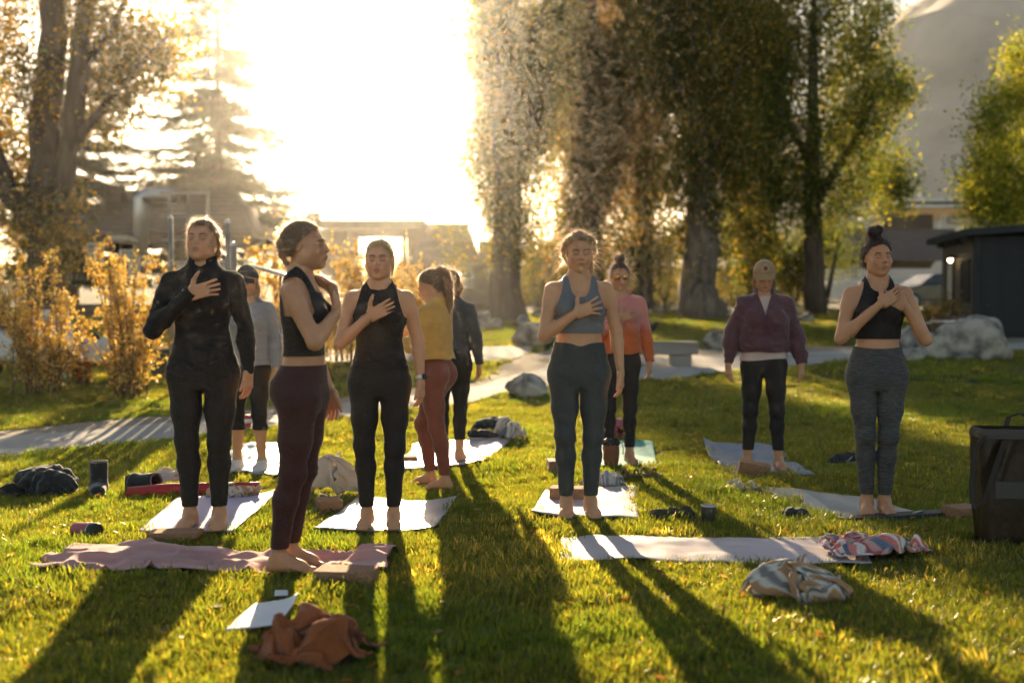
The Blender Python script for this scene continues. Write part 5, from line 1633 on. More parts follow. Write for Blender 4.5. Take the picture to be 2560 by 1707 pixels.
# arm presets (index 0: the person's right, at -x; 1: left, at +x)
def arm_down(i, out=.0, fwd=.0, curl=.30, turn=0.0):
    sx = -1 if i == 0 else 1
    return dict(S=(sx * .158, .010, 1.328), E=(sx * (.218 + out * .6), .028, 1.085), W=(sx * (.236 + out), -.022 - fwd, .850), u=(sx * .02, -.14, -1), n=(-sx * 1.0, .35 + turn, 0), curl=curl, spread=.45, thumb=.45)
def arm_chest(i, E, Wxz, tip, off=.020, spread=1.3, thumb=1.1, curl=.05, lift=.004):
    sx = -1 if i == 0 else 1
    return dict(S=(sx * .158, .006, 1.328), E=E, Wxz=Wxz, tip=tip, W=(0, -.2, 1.2), u=(1, 0, 0), n=(0, 1, 0), off=off, spread=spread, thumb=thumb, curl=curl, lift=lift)
def stance(w=.088, kn=.080, an=.075, fx=0.0, turn=.12):
    return [dict(H=(-w, .004, .83), K=(-kn, -.008, .47), A=(-an, .02, .085), f=(-turn, -1, 0), **{'in': 1}), dict(H=(w, .004, .83), K=(kn, -.008, .47), A=(an, .02, .085), f=(turn, -1, 0), **{'in': -1})]

# mask helpers: every one is > 0 where cloth remains
def m_legs(P, T, A, L, zt, zb=-1): return np.minimum(np.minimum(zt - P[:, 2], P[:, 2] - zb), np.minimum(A[0], A[1]) - np.minimum(T, L) + .0)
def m_tank(P, T, A, zhem, neck, armx):
    """sleeveless top: hem height, neckline function(x) -> z front, strap limit |x|(z)"""
    ax = np.abs(P[:, 0])
    s_ = np.minimum(P[:, 2] - zhem, np.minimum(A[0], A[1]) - T + .002)
    s_ = np.where(P[:, 2] > 1.30, np.minimum(P[:, 2] - zhem, .2), s_)
    s_ = np.minimum(s_, np.where(P[:, 2] > 1.22, np.interp(P[:, 2], [1.22, 1.27, 1.32, 1.37, 1.43], armx) - ax, 1))
    fr, bk = neck
    zn = np.where(P[:, 1] < .03, np.interp(ax, *fr), np.interp(ax, *bk))
    return np.minimum(s_, zn - P[:, 2])
def m_sleeves(s, P, T, A, zhem, cuff, neckz, hemw=.006):
    """long sleeves: hem, cuff distance before the wrist"""
    arm_close = np.minimum(A[0], A[1]) < T
    sT = np.minimum(P[:, 2] - zhem + hemw * np.sin(P[:, 0] * 30), neckz(P))
    sA = np.full(len(P), 9.0)
    for i in (0, 1):
        a = s.arms[i]; W = np.asarray(a['W']); d = n3(W - np.asarray(a['E']))
        sA = np.where(A[i] <= np.minimum(A[0], A[1]) + 1e-9, -((P - W) @ d) - cuff, sA)
    return np.where(arm_close, sA, sT)

M['legblack'] = mat('black_leggings', (.014, .013, .012), .8, .15, 30, sheen=.06)
M['legteal'] = mat('dark_teal_leggings', (.040, .050, .050), .75, .1, 30, sheen=.12)
M['legmaroon'] = mat('maroon_leggings', (.060, .017, .015), .75, .1, 30, sheen=.12)
M['legrust'] = mat('rust_leggings', (.23, .062, .033), .7, .08, 30, sheen=.35)
M['legheather'] = mat('heather_grey_leggings', (.070, .068, .068), .8, .55, 90, .15, 160, sheen=.1, stretch=(.25, .25, 2.2))
M['blackknit'] = mat('black_fabric', (.012, .011, .010), .88, .2, 40, .15, 300, sheen=.08)
M['tank'] = mat('black_tank', (.018, .013, .012), .88, .15, 40, sheen=.08)
M['bluegreybra'] = mat('slate_blue_fabric', (.165, .168, .178), .75, .08, 40, sheen=.12)
M['greyhood'] = mat('heather_hoodie', (.30, .295, .29), .9, .2, 120, .2, 400, sheen=.4)
M['plum'] = mat('plum_fleece', (.125, .052, .062), .92, .12, 60, .15, 300, sheen=.5)
M['pinktee'] = mat('blush_cotton', (.62, .46, .40), .9, .05, sheen=.2)
M['mustard'] = mat('mustard_cotton', (.72, .40, .085), .9, .07, 20, .12, 300, sheen=.35, trans=.12)
M['marl'] = mat('grey_marl_knit', (.085, .09, .088), .95, .75, 170, .5, 220, sheen=.4, detail=2)
M['ombre'] = attr_mat('ombre_cotton', .92, .4, .12, 300, trans=.05)
M['sock'] = mat('white_sock', (.68, .66, .62), .95, .05, sheen=.3)
M['silver'] = mat('silver', (.7, .68, .62), .25, .05, metal=1)
T_ = (.66, .345, .185)

def leggings(s, m, zt, zb):
    """leggings with a doubled waistband and small stretch folds at knee and ankle"""
    def wr(V):
        k = np.exp(-((V[:, 2] - .47) / .09) ** 2) + 1.3 * np.exp(-((V[:, 2] - zb - .05) / .06) ** 2) + .7 * np.exp(-((V[:, 2] - .80) / .06) ** 2) + .25
        return .0022 * k * (1 - 2 * np.abs(vnoise(np.stack([V[:, 0] * 9, V[:, 1] * 9, V[:, 2] * 34 + V[:, 0] * 14], 1), 12)))
    o = s.garment('leggings', m, lambda P, T, A, L: m_legs(P, T, A, L, zt(P), zb), offL=.0055, offT=.0045, h=.0115, disp=wr, fz_n=1.4e4)
    lo = s.lo.copy(); lo[2] = .84
    hi = s.hi.copy(); hi[2] = 1.10
    s.garment('waistband', m, lambda P, T, A, L: m_legs(P, T, A, L, zt(P) + .002, zt(P) - .085), offL=.0075, offT=.0068, h=.011, lo=lo, hi=hi, fz_n=1e3)
    return o

# ---------------------------------------------------------------- cast
FT = 2702 * 1.235
def stand(px, py, lift=.03):
    g = gp(px, py); g.z += lift; return g

# woman in the black jacket
w1 = Person('woman in black zip jacket and black leggings, hand on chest, on lilac mat', stand(510, 1327), 4, 1.775, dict(w=.96, hip=1.0, sh=1.02, arm=1.04, leg=1.0, bust=1.0),
            [arm_chest(0, (-.240, -.10, 1.075), (-.035, 1.265), (.085, 1.298), off=.030, spread=1.0), arm_down(1, .01)], stance(.095, .085, .078), dict(pitch=-9, yaw=-6), T_)
leggings(w1, M['legblack'], lambda P: .99, .115)
w1.garment('jacket', M['blackknit'], lambda P, T, A, L: m_sleeves(w1, P, T, A, .80, -.02, lambda P: np.where(P[:, 1] < .0, 1.452 - .55 * np.maximum(0, .075 - np.abs(P[:, 0] - .0)), 1.47) - P[:, 2]), offT=lambda P: np.interp(P[:, 2], [.80, .9, 1.0], [.003, .005, .009]), offA=.009, offL=.0065, fold=.004, fold2=.0045, tone=(.30, .23, .17))
def collar(s, m, r0, z0, z1, gap, name='collar', lean=.0):
    a = np.linspace(gap, 2 * math.pi - gap, 40); V = []
    for z, rr in ((z0, r0 * 1.18), ((z0 + z1) / 2, r0 * 1.06), (z1, r0 * 1.12), (z1 - .004, r0 * 1.00), ((z0 + z1) / 2, r0 * .96)):
        for t in a: V.append((rr * math.sin(t), .018 - lean * (1 - z) - rr * .98 * math.cos(t), z - .012 * math.cos(t)))
    n = len(a); F = [(k * n + i, k * n + i + 1, (k + 1) * n + i + 1, (k + 1) * n + i) for k in range(4) for i in range(n - 1)]
    return link(name, mesh_np(name, np.array(V), np.array(F)), m, s.root, smooth=True)
collar(w1, M['blackknit'], .066, 1.39, 1.475, .42)
MB().tube([(-.078, w1.ysurf(-.078, 1.29, .013) - .002, 1.29), (-.078, w1.ysurf(-.078, 1.2, .013) - .002, 1.20)], .0022, 6).build('zip', M['steelgrey'], w1.root)
HBR = (.23, .145, .085)
def ex_w1(Q):
    d = ell(Q, (0, .085, -.035), (.060, .045, .050))
    for sd in (-1, 1): d = smin(d, rope(Q, [(sd * .074, .02, .03), (sd * .082, .035, -.01), (sd * .080, .045, -.055), (sd * .074, .05, -.09)], [.008, .012, .013, .006]), .02)
    return d
hair(w1, HBR, ex_w1, fly=1200, flylen=.055, seed=11, cut_low=-.06)

# braided woman in profile
w2 = Person('woman in profile with braid, black crop top and maroon leggings on pink blanket', stand(762, 1437, .035), 84, 1.66, dict(w=.93, hip=.95, sh=.98, arm=1.02, leg=1.0, glute=1.08, bust=1.1),
            [dict(S=(-.158, .012, 1.328), E=(-.222, -.120, 1.10), W=(-.075, -.180, 1.235), u=(.85, .10, .32), n=(.1, .98, -.1), curl=.12, spread=.8, thumb=.6), arm_down(1, -.03, .05, curl=.3)],
            [dict(H=(-.088, .0, .83), K=(-.078, .035, .47), A=(-.072, .105, .085), f=(0, -1, 0), **{'in': 1}), dict(H=(.088, .0, .83), K=(.078, .028, .47), A=(.074, .092, .085), f=(.05, -1, 0), **{'in': -1})],
            dict(c=(0, -.012, 1.552), pitch=-4, yaw=-2), (0.634, 0.308, 0.160) )
leggings(w2, M['legmaroon'], lambda P: .985, .115)
w2.garment('crop_top', M['tank'], lambda P, T, A, L: m_tank(P, T, A, 1.03, (([0, .05, .07, .1, .2], [1.33, 1.34, 1.46, 1.5, 1.5]), ([0, .05, .075, .1, .2], [1.37, 1.38, 1.46, 1.5, 1.5])), [.135, .122, .112, .105, .10]), offT=.006)
def ex_w2(Q):
    # plait low at the nape then over the far shoulder
    d = rope(Q, [(-.01, .075, .07), (-.02, .112, .02), (.0, .112, -.03), (.02, .092, -.085)], [.030, .028, .026, .024], 7)
    d = smin(d, rope(Q, [(.02, .092, -.085), (.075, .055, -.135), (.115, -.02, -.165), (.105, -.085, -.21), (.085, -.105, -.275), (.075, -.105, -.33)], [.024, .024, .023, .024, .022, .006], 10), .01)
    return d
w2.hair_lo = np.array([-.14, -.16, 1.18]); w2.hair_hi = np.array([.16, .16, 1.72])
hair(w2, (.21, .135, .08), ex_w2, fly=1200, flylen=.05, seed=12, cut_low=-.05)

# woman in black tank top
w3 = Person('blonde woman in black tank top and black leggings with wristwatch, hand on chest', stand(950, 1322), 2, 1.665, dict(w=.92, hip=.96, sh=1.0, arm=1.02, leg=.96),
            [arm_chest(0, (-.215, -.10, 1.075), (-.045, 1.225), (.085, 1.292), off=.016, spread=.7, thumb=1.1), arm_down(1, .005)], stance(.088, .088, .078), dict(pitch=-2, yaw=-2), (0.680, 0.349, 0.189) )
leggings(w3, M['legblack'], lambda P: 1.0, .115)
w3.garment('tank_top', M['tank'], lambda P, T, A, L: m_tank(P, T, A, .93, (([0, .045, .062, .10, .2], [1.378, 1.385, 1.41, 1.46, 1.5]), ([0, .05, .075, .1, .2], [1.42, 1.43, 1.46, 1.5, 1.5])), [.150, .132, .118, .105, .095]), offT=lambda P: np.interp(P[:, 2], [.9, 1.0, 1.12, 1.25, 1.4], [.008, .009, .008, .006, .005]), fold=.004, fold2=.003)
def ex_w3(Q):
    d = rope(Q, [(0, .10, .03), (.0, .125, -.02), (.01, .115, -.08), (.02, .10, -.14)], [.028, .028, .024, .010])
    for sd in (-1, 1): d = smin(d, rope(Q, [(sd * .076, .025, .02), (sd * .080, .035, -.03), (sd * .070, .045, -.085)], [.006, .009, .004]), .015)
    return d
w3.hair_lo = np.array([-.13, -.14, 1.36]); w3.hair_hi = np.array([.14, .17, 1.72])
hair(w3, (.42, .285, .15), ex_w3, fly=1300, flylen=.06, seed=13, cut_low=-.055)
def on_arm(s, i, back):
    W = np.asarray(s.arms[i]['W']); d = n3(W - np.asarray(s.arms[i]['E'])); return W - d * back, d
c, d = on_arm(w3, 1, .022)
wt = MB().tube([tuple(c - d * .010), tuple(c + d * .010)], .0285, 18, False).build('wristwatch', M['white'], w3.root, smooth=True)
q = n3(np.array([.8, -.6, 0])); q = n3(q - d * (q @ d))
MB().tube([tuple(c + q * .026), tuple(c + q * .037)], .018, 14).build('watch_case', M['black'], wt)

# woman in slate-blue crop top
w4 = Person('woman in slate-blue crop top and dark teal leggings, spread hand on chest, eyes closed', stand(1447, 1308), 2, 1.69, dict(w=1.0, hip=.98, sh=1.01, arm=1.0, leg=.97, bust=1.0),
            [arm_chest(0, (-.212, -.085, 1.062), (-.032, 1.195), (.092, 1.235), off=.016, spread=1.9, thumb=1.35), arm_down(1, .008)], stance(.088, .082, .072), dict(pitch=7, yaw=2), (0.673, 0.343, 0.180) )
leggings(w4, M['legteal'], lambda P: 1.02 - .02 * np.exp(-(P[:, 0] / .05) ** 2), .115)
w4.garment('crop_top', M['bluegreybra'], lambda P, T, A, L: m_tank(P, T, A, 1.075, (([0, .03, .05, .068, .1, .2], [1.285, 1.29, 1.315, 1.40, 1.47, 1.5]), ([0, .05, .075, .1, .2], [1.40, 1.41, 1.46, 1.5, 1.5])), [.150, .124, .108, .100, .10]), offT=lambda P: .005 + .003 * (np.abs(P[:, 2] - 1.105) < .012))
pts = [(x, w4.ysurf(x, 1.315 + 2.0 * x * x + 6 * abs(x) ** 3, .002), 1.315 + 2.0 * x * x + 6 * abs(x) ** 3) for x in np.linspace(-.065, .065, 15)]
nk = MB().tube(pts, .0009, 5).build('necklace', mat('gold', (.75, .5, .2), .3, .05, metal=1), w4.root, smooth=True)
MB().box(-.003, .003, pts[7][1] - .003, pts[7][1], 1.298, 1.314).build('pendant', nk.data.materials[0], nk)
def ex_w4(Q):
    d = None
    for sd in (-1, 1):
        g = rope(Q, [(sd * .028, -.060, .098), (sd * .058, -.035, .088), (sd * .079, .0, .058), (sd * .086, .03, .015), (sd * .074, .065, -.03), (sd * .05, .085, -.075)], [.012, .016, .018, .019, .018, .010], 9)
        d = g if d is None else smin(d, g, .01)
    d = smin(d, ell(Q, (.045, .07, -.07), (.045, .04, .04)), .02)
    return smin(d, rope(Q, [(.06, .06, -.06), (.075, .05, -.11), (.07, .045, -.16)], [.022, .018, .005]), .02)
w4.hair_lo = np.array([-.14, -.14, 1.36]); w4.hair_hi = np.array([.14, .15, 1.72])
def ms(mb, rs):
    k = 70
    ro = np.stack([np.where(rs.random(k) < .35, -.082, .085) + rs.normal(size=k) * .006, .02 + rs.normal(size=k) * .02, rs.uniform(-.07, .05, k)], 1)
    di = np.stack([np.sign(ro[:, 0]) * rs.uniform(.2, 1.2, k), rs.normal(size=k) * .4, rs.uniform(-1.2, .3, k)], 1)
    strands(mb, [w4.hw(r_) for r_ in ro], di, .10, .0006, .6, .05, 8, rs)
w4.more_strands = ms
hair(w4, (.29, .195, .115), ex_w4, fly=1200, flylen=.05, seed=14, cut_low=-.055)

# woman in mustard sweatshirt, back turned
w5 = Person('woman in cropped mustard sweatshirt and rust leggings with ponytail, back turned, head bowed', stand(1088, 1214, .005), -112, 1.60, dict(w=.98, hip=.98, sh=.96, arm=.98, leg=1.0, glute=1.1),
            [dict(S=(-.155, .0, 1.326), E=(-.19, -.15, 1.13), W=(-.04, -.26, 1.16), u=(.8, -.3, .2), n=(.1, .9, -.2), curl=.3, spread=.5, thumb=.5), dict(S=(.155, .0, 1.326), E=(.225, -.06, 1.09), W=(.12, -.235, 1.10), u=(-.7, -.6, .2), n=(-.1, .8, .1), curl=.3, spread=.5, thumb=.5)],
            [dict(H=(-.088, .0, .83), K=(-.092, -.15, .475), A=(-.088, -.085, .085), f=(-.05, -1, 0), **{'in': 1}), dict(H=(.088, .01, .83), K=(.082, .055, .47), A=(.075, .12, .085), f=(.25, -1, 0), **{'in': -1})],
            dict(c=(0, -.035, 1.535), pitch=26, yaw=16), (0.673, 0.338, 0.169) )
leggings(w5, M['legrust'], lambda P: 1.0, .115)
w5.garment('sweatshirt', M['mustard'], lambda P, T, A, L: m_sleeves(w5, P, T, A, .985, -.01, lambda P: np.where(P[:, 1] < .0, 1.425, 1.452) - P[:, 2]), offT=lambda P: np.interp(P[:, 2], [.95, 1.0, 1.15, 1.3, 1.4], [.034, .036, .026, .014, .008]), offA=.022, offL=.03, fold=.006, fold2=.004, ffreq=(8, 8, 5), ks=.05)
def ex_w5(Q):
    d = rope(Q, [(0, .095, .075), (0, .128, .085), (0, .145, .045), (0, .130, -.04), (0, .098, -.12), (0, .062, -.20), (0, .035, -.26)], [.024, .026, .034, .037, .034, .025, .004])
    return d
w5.hair_lo = np.array([-.25, -.30, 1.20]); w5.hair_hi = np.array([.25, .30, 1.76])
hair(w5, (.18, .105, .06), ex_w5, fly=1200, flylen=.06, seed=15, cut_low=-.09)

# woman behind her in grey marl
w6 = Person('woman in grey marl sweater and black leggings half hidden behind the mustard sweatshirt', stand(1128, 1158, .03), 176, 1.60, dict(w=1.0, hip=1.0, sh=.98, arm=1.0, leg=.98),
            [arm_down(0, .01), arm_down(1, .01)], stance(), dict(pitch=8, yaw=6), T_)
leggings(w6, M['legblack'], lambda P: 1.0, .19)
w6.garment('sweater', M['marl'], lambda P, T, A, L: m_sleeves(w6, P, T, A, .97, .0, lambda P: 1.445 - P[:, 2]), offT=.016, offA=.013, offL=.02, fold=.004, fold2=.002)
def ex_w6(Q):
    d = rope(Q, [(0, .09, .08), (0, .115, .03), (.0, .11, -.04), (.0, .10, -.11)], [.035, .045, .045, .02])
    for sd in (-1, 1): d = smin(d, rope(Q, [(sd * .07, 0, .02), (sd * .088, .03, -.04), (sd * .07, .06, -.12)], [.015, .024, .012]), .02)
    return d
w6.hair_lo = np.array([-.14, -.18, 1.34]); w6.hair_hi = np.array([.14, .15, 1.72])
hair(w6, (.20, .12, .06), ex_w6, fly=1300, flylen=.07, seed=16, swept=False)

# woman in orange ombre sweatshirt with sunglasses
w7 = Person('woman in pink-to-orange ombre sweatshirt with sunglasses and topknot behind the slate-blue top', stand(1548, 1172, .03), 4, 1.63, dict(w=.96, hip=.94, sh=.97, arm=.94, leg=.91),
            [arm_chest(0, (-.222, -.09, 1.075), (-.03, 1.205), (.085, 1.24), off=.028, spread=1.1), arm_down(1, .012)], stance(.085, .088, .09), dict(pitch=3, yaw=-2), (0.583, 0.291, 0.155) )
leggings(w7, M['legblack'], lambda P: 1.0, .135)
def omb(P):
    t = np.clip((P[:, 2] - 1.075 + .02 * vnoise(P * 6, 2)) / .11, 0, 1)[:, None]
    lo_ = np.array([.62, .135, .035]); hi_ = np.array([.66, .23, .20])
    return lo_ * (1 - t) + hi_ * t
w7.garment('sweatshirt', M['ombre'], lambda P, T, A, L: m_sleeves(w7, P, T, A, .915, -.005, lambda P: np.where(P[:, 1] < .0, 1.405 - .12 * np.exp(-(P[:, 0] / .05) ** 2) * .35, 1.44) - P[:, 2]), offT=lambda P: np.interp(P[:, 2], [.9, .93, .99, 1.2, 1.35], [.012, .016, .022, .020, .012]), offA=.017, offL=.02, fold=.005, fold2=.0035, color=omb)
def ex_w7(Q):
    d = ell(Q, (0, .015, .155), (.042, .042, .036))
    d = smin(d, ell(Q, (.018, .02, .185), (.020, .022, .016)), .012)
    return smin(d, ell(Q, (-.02, .0, .150), (.028, .03, .028)), .01)
w7.hair_lo = np.array([-.15, -.15, 1.40]); w7.hair_hi = np.array([.15, .15, 1.80])
def ms7(mb, rs):
    k = 150
    ro = np.stack([np.where(rs.random(k) < .25, -.076, .080) + rs.normal(size=k) * .006, .02 + rs.normal(size=k) * .02, rs.uniform(-.09, .08, k)], 1)
    di = np.stack([np.sign(ro[:, 0]) * rs.uniform(.3, 1.4, k), rs.normal(size=k) * .5, rs.uniform(-1.0, .5, k)], 1)
    strands(mb, [w7.hw(r_) for r_ in ro], di, .085, .0008, .6, .14, 9, rs)
    ro = rs.normal(size=(60, 3)) * .02 + np.array([.005, .012, .185]); di = rs.normal(size=(60, 3)) + np.array([0, 0, 1.2])
    strands(mb, [w7.hw(r_) for r_ in ro], di, .045, .0007, .3, .08, 6, rs)
w7.more_strands = ms7
hair(w7, (.12, .075, .048), ex_w7, fly=1200, flylen=.055, seed=17)
sg = MB()
for sd in (-1, 1):
    ring = [w7.hw((sd * .034 + .025 * math.cos(t), -.100 + .010 * abs(math.cos(t)) * (1 if sd * math.cos(t) > 0 else 0), -.002 + .022 * math.sin(t))) for t in np.linspace(0, 2 * math.pi, 20)]
    sg.tube(ring, .0016, 6, False)
    sg.tube([w7.hw((sd * .060, -.092, .004)), w7.hw((sd * .079, -.05, .006)), w7.hw((sd * .078, .012, .004))], .0016, 6)
sg.tube([w7.hw((-.010, -.108, .006)), w7.hw((.010, -.108, .006))], .0016, 6)
sg = sg.build('sunglasses', M['black'], w7.root, smooth=True)
lensm = mat('amber_mirror_lens', (.42, .19, .04), .12, .6, 60, metal=.75)
for sd in (-1, 1):
    V = [w7.hw((sd * .034, -.1015, -.002))] + [w7.hw((sd * .034 + .024 * math.cos(t), -.099 + .008 * abs(math.cos(t)) * (1 if sd * math.cos(t) > 0 else 0), -.002 + .0212 * math.sin(t))) for t in np.linspace(0, 2 * math.pi, 21)[:-1]]
    V2 = [tuple(np.array(v) + w7.hr @ np.array([0, .0015, 0])) for v in V]
    mb = MB().add(V, [(0, i + 1, (i + 1) % 20 + 1) for i in range(20)]); mb.add(V2, [(0, (i + 1) % 20 + 1, i + 1) for i in range(20)])
    mb.build('lens', lensm, sg, smooth=True)

# woman in plum pullover and trucker cap
w8 = Person('woman in plum half-zip pullover and tan cap with sun emblem, arms hanging', stand(1908, 1176, .03), -8, 1.655, dict(w=1.0, hip=.97, sh=.97, arm=.98, leg=.97),
            [arm_down(0, .05, curl=.3), arm_down(1, .06, curl=.3)], stance(.088, .105, .125, turn=.2), dict(pitch=16, yaw=0), (0.609, 0.308, 0.164) )
leggings(w8, M['legblack'], lambda P: 1.0, .15)
w8.garment('undershirt', M['pinktee'], lambda P, T, A, L: np.minimum(np.minimum(P[:, 2] - .885 - .01 * np.sin(P[:, 0] * 12), 1.395 - P[:, 2]), np.minimum(A[0], A[1]) - T + .01), offT=.013, offL=.013, fold=.002)
def neck8(P):
    v = np.where(P[:, 1] < -.02, np.interp(np.abs(P[:, 0]), [0, .012, .045, .07], [1.235, 1.29, 1.39, 1.43]), 1.45)
    return v - P[:, 2]
w8.garment('pullover', M['plum'], lambda P, T, A, L: m_sleeves(w8, P, T, A, .945, -.0, neck8, .003), offT=lambda P: np.interp(P[:, 2], [.92, .96, 1.0, 1.2, 1.36], [.022, .024, .036, .034, .020]), offA=lambda P: np.interp(P[:, 2], [.86, .90, .96, 1.1, 1.3], [.012, .02, .036, .034, .022]), offL=.02, fold=.009, fold2=.006, ffreq=(8, 8, 10), ks=.06, lo=(-.42, -.25, .78), hi=(.42, .25, 1.5))
collar(w8, M['plum'], .078, 1.365, 1.465, .75, lean=.0)
MB().tube([(0.004, w8.ysurf(0, 1.24, .040) - .001, 1.245), (.004, w8.ysurf(0, 1.12, .040) - .001, 1.13)], .003, 6).build('zip', mat('zip_tape', (.05, .025, .03), .6), w8.root)
for i in (0, 1):
    c, d = on_arm(w8, i, .010)
    MB().tube([tuple(c - d * .022), tuple(c + d * .016)], [.033, .029], 18, False).build('cuff', M['pinktee'], w8.root, smooth=True)
def ex_w8(Q):
    d = None
    for sd in (-1, 1):
        g = rope(Q, [(sd * .068, -.02, .02), (sd * .080, -.005, -.04), (sd * .076, .02, -.10)], [.010, .015, .010])
        d = g if d is None else smin(d, g, .01)
    return smin(d, rope(Q, [(0, .10, .0), (.0, .11, -.06), (-.03, .10, -.13)], [.03, .035, .012]), .02)
w8.hair_lo = np.array([-.14, -.16, 1.36]); w8.hair_hi = np.array([.14, .17, 1.72])
hair(w8, (.30, .175, .08), ex_w8, fly=500, flylen=.05, seed=18)

def cap(s, front, mesh_m, brim_m, emblem=None, name='cap', tall=.012):
    def f(P):
        Q = s.tohead(P)
        return smin(ell(Q, (0, .018, .042), (.087, .106, .088 + tall)), ell(Q, (0, -.02, .060), (.080, .076, .070 + tall)), .03) * HS
    V, F = snets(f, s.hc - .17, s.hc + np.array([.17, .17, .2]), .005)
    Q = s.tohead(V)
    base = Q[:, 2] - .040 - .012 * np.clip(-Q[:, 1] / .1, -1, 1)
    Vf, Ff = clip(V, F, np.minimum(base, -Q[:, 1] - .012))
    o = link(name, mesh_np(name, Vf, Ff), front, s.root, smooth=True)
    Vb, Fb = clip(V, F, np.minimum(base, Q[:, 1] + .012))
    link('cap_back', mesh_np('cap_back', Vb, Fb), mesh_m, o, smooth=True)
    # brim
    V = []; n, m_ = 25, 7
    for k in range(2):
        for j in range(m_):
            t = j / (m_ - 1)
            for i in range(n):
                a = -1.25 + 2.5 * i / (n - 1)
                x = math.sin(a) * (.084 + .004 * t); y = -.012 - math.cos(a) * (.088 + .078 * t * math.cos(a * .9))
                z = .053 - .032 * t - .9 * x * x * 3.0 - .0035 * k
                V.append(s.hw((x, y, z)))
    F = []
    for k in range(2):
        for j in range(m_ - 1):
            for i in range(n - 1):
                o_ = k * n * m_; q = (o_ + j * n + i, o_ + j * n + i + 1, o_ + (j + 1) * n + i + 1, o_ + (j + 1) * n + i)
                F.append(q if k == 0 else q[::-1])
    for i in range(n - 1):
        a = (m_ - 1) * n + i; F.append((a, a + 1, a + 1 + n * m_, a + n * m_))
    link('brim', mesh_np('brim', np.array(V), np.array(F)), brim_m, o, smooth=True)
    MB().lathe([(.008, 0), (.006, .004), (0, .005)], 10, (0, 0, 0)).build('button', front, o, smooth=True, loc=s.hw((0, .016, .129 + tall)))
    def onfront(x, z):
        ys = np.linspace(-.2, 0, 400); Q = np.stack([np.full(400, x), ys, np.full(400, z)], 1)
        P = s.hc + (Q * HS) @ s.hr.T
        return s.hw((x, float(ys[np.argmax(f(P) < .0012)]), z))
    if emblem: emblem(s, o, onfront)
    return o
def sun_emblem(s, o, onf):
    rm = mat('russet_patch', (.22, .06, .03), .9); wm = mat('white_stitch', (.75, .68, .55), .8)
    cz = .098
    c = onf(0, cz); ring = [onf(.017 * math.cos(t), cz + .017 * math.sin(t)) for t in np.linspace(0, 2 * math.pi, 21)[:-1]]
    MB().add([c] + ring, [(0, i + 1, (i + 1) % 20 + 1) for i in range(20)]).build('emblem_disc', rm, o)
    for k in range(14):
        t = 2 * math.pi * k / 14
        p = [onf(r_ * math.cos(t + q), cz + r_ * math.sin(t + q)) for r_, q in ((.021, -.13), (.021, .13), (.034, 0))]
        p = [tuple(np.array(v) + s.hr @ np.array([0, -.0008, 0])) for v in p]
        MB().tube([p[0], p[2], p[1]], .0013, 5).build('emblem_ray', wm, o)
cap(w8, mat('tan_canvas', (.42, .25, .12), .9, .08), mat('white_cap_mesh', (.62, .58, .52), .9, .1), mat('tan_brim', (.40, .235, .11), .9, .08), sun_emblem)

# woman at right, both hands on heart
w9 = Person('woman with dark topknot in black halter crop top and heather-grey leggings, both hands on heart', stand(2190, 1287, .03), -10, 1.715, dict(w=.93, hip=.95, sh=1.01, arm=1.0, leg=.94),
            [arm_chest(0, (-.225, -.10, 1.065), (-.005, 1.272), (.115, 1.345), off=.046, spread=.7, thumb=1.0), arm_chest(1, (.262, -.08, 1.055), (.135, 1.262), (-.015, 1.326), off=.018, spread=.8, thumb=.9)],
            stance(.088, .066, .052), dict(pitch=-1, yaw=12, roll=-3), (0.634, 0.314, 0.164) )
leggings(w9, M['legheather'], lambda P: 1.0 + .015 * (P[:, 0] / .15) ** 2, .115)
w9.garment('crop_top', M['tank'], lambda P, T, A, L: m_tank(P, T, A, 1.06, (([0, .03, .05, .068, .1, .2], [1.34, 1.35, 1.37, 1.425, 1.47, 1.5]), ([0, .05, .075, .1, .2], [1.40, 1.41, 1.46, 1.5, 1.5])), [.148, .125, .106, .090, .085]), offT=.006)
def ex_w9(Q):
    d = ell(Q, (-.012, .015, .160), (.046, .042, .038))
    return smin(d, smin(ell(Q, (.014, .005, .178), (.026, .03, .024)), ell(Q, (-.034, .0, .166), (.024, .03, .026)), .004), .008)
w9.hair_lo = np.array([-.15, -.15, 1.40]); w9.hair_hi = np.array([.15, .15, 1.80])
def ms9(mb, rs):
    k = 60
    ro = np.stack([rs.normal(size=k) * .012 - .072, .03 + rs.normal(size=k) * .015, rs.uniform(.0, .08, k)], 1)
    di = np.stack([-rs.uniform(.5, 1.2, k), rs.normal(size=k) * .3 + .3, rs.uniform(-1.1, .0, k)], 1)
    strands(mb, [w9.hw(r_) for r_ in ro], di, .06, .0007, .5, .04, 7, rs)
w9.more_strands = ms9
hair(w9, (.055, .030, .018), ex_w9, fly=700, flylen=.04, seed=19)

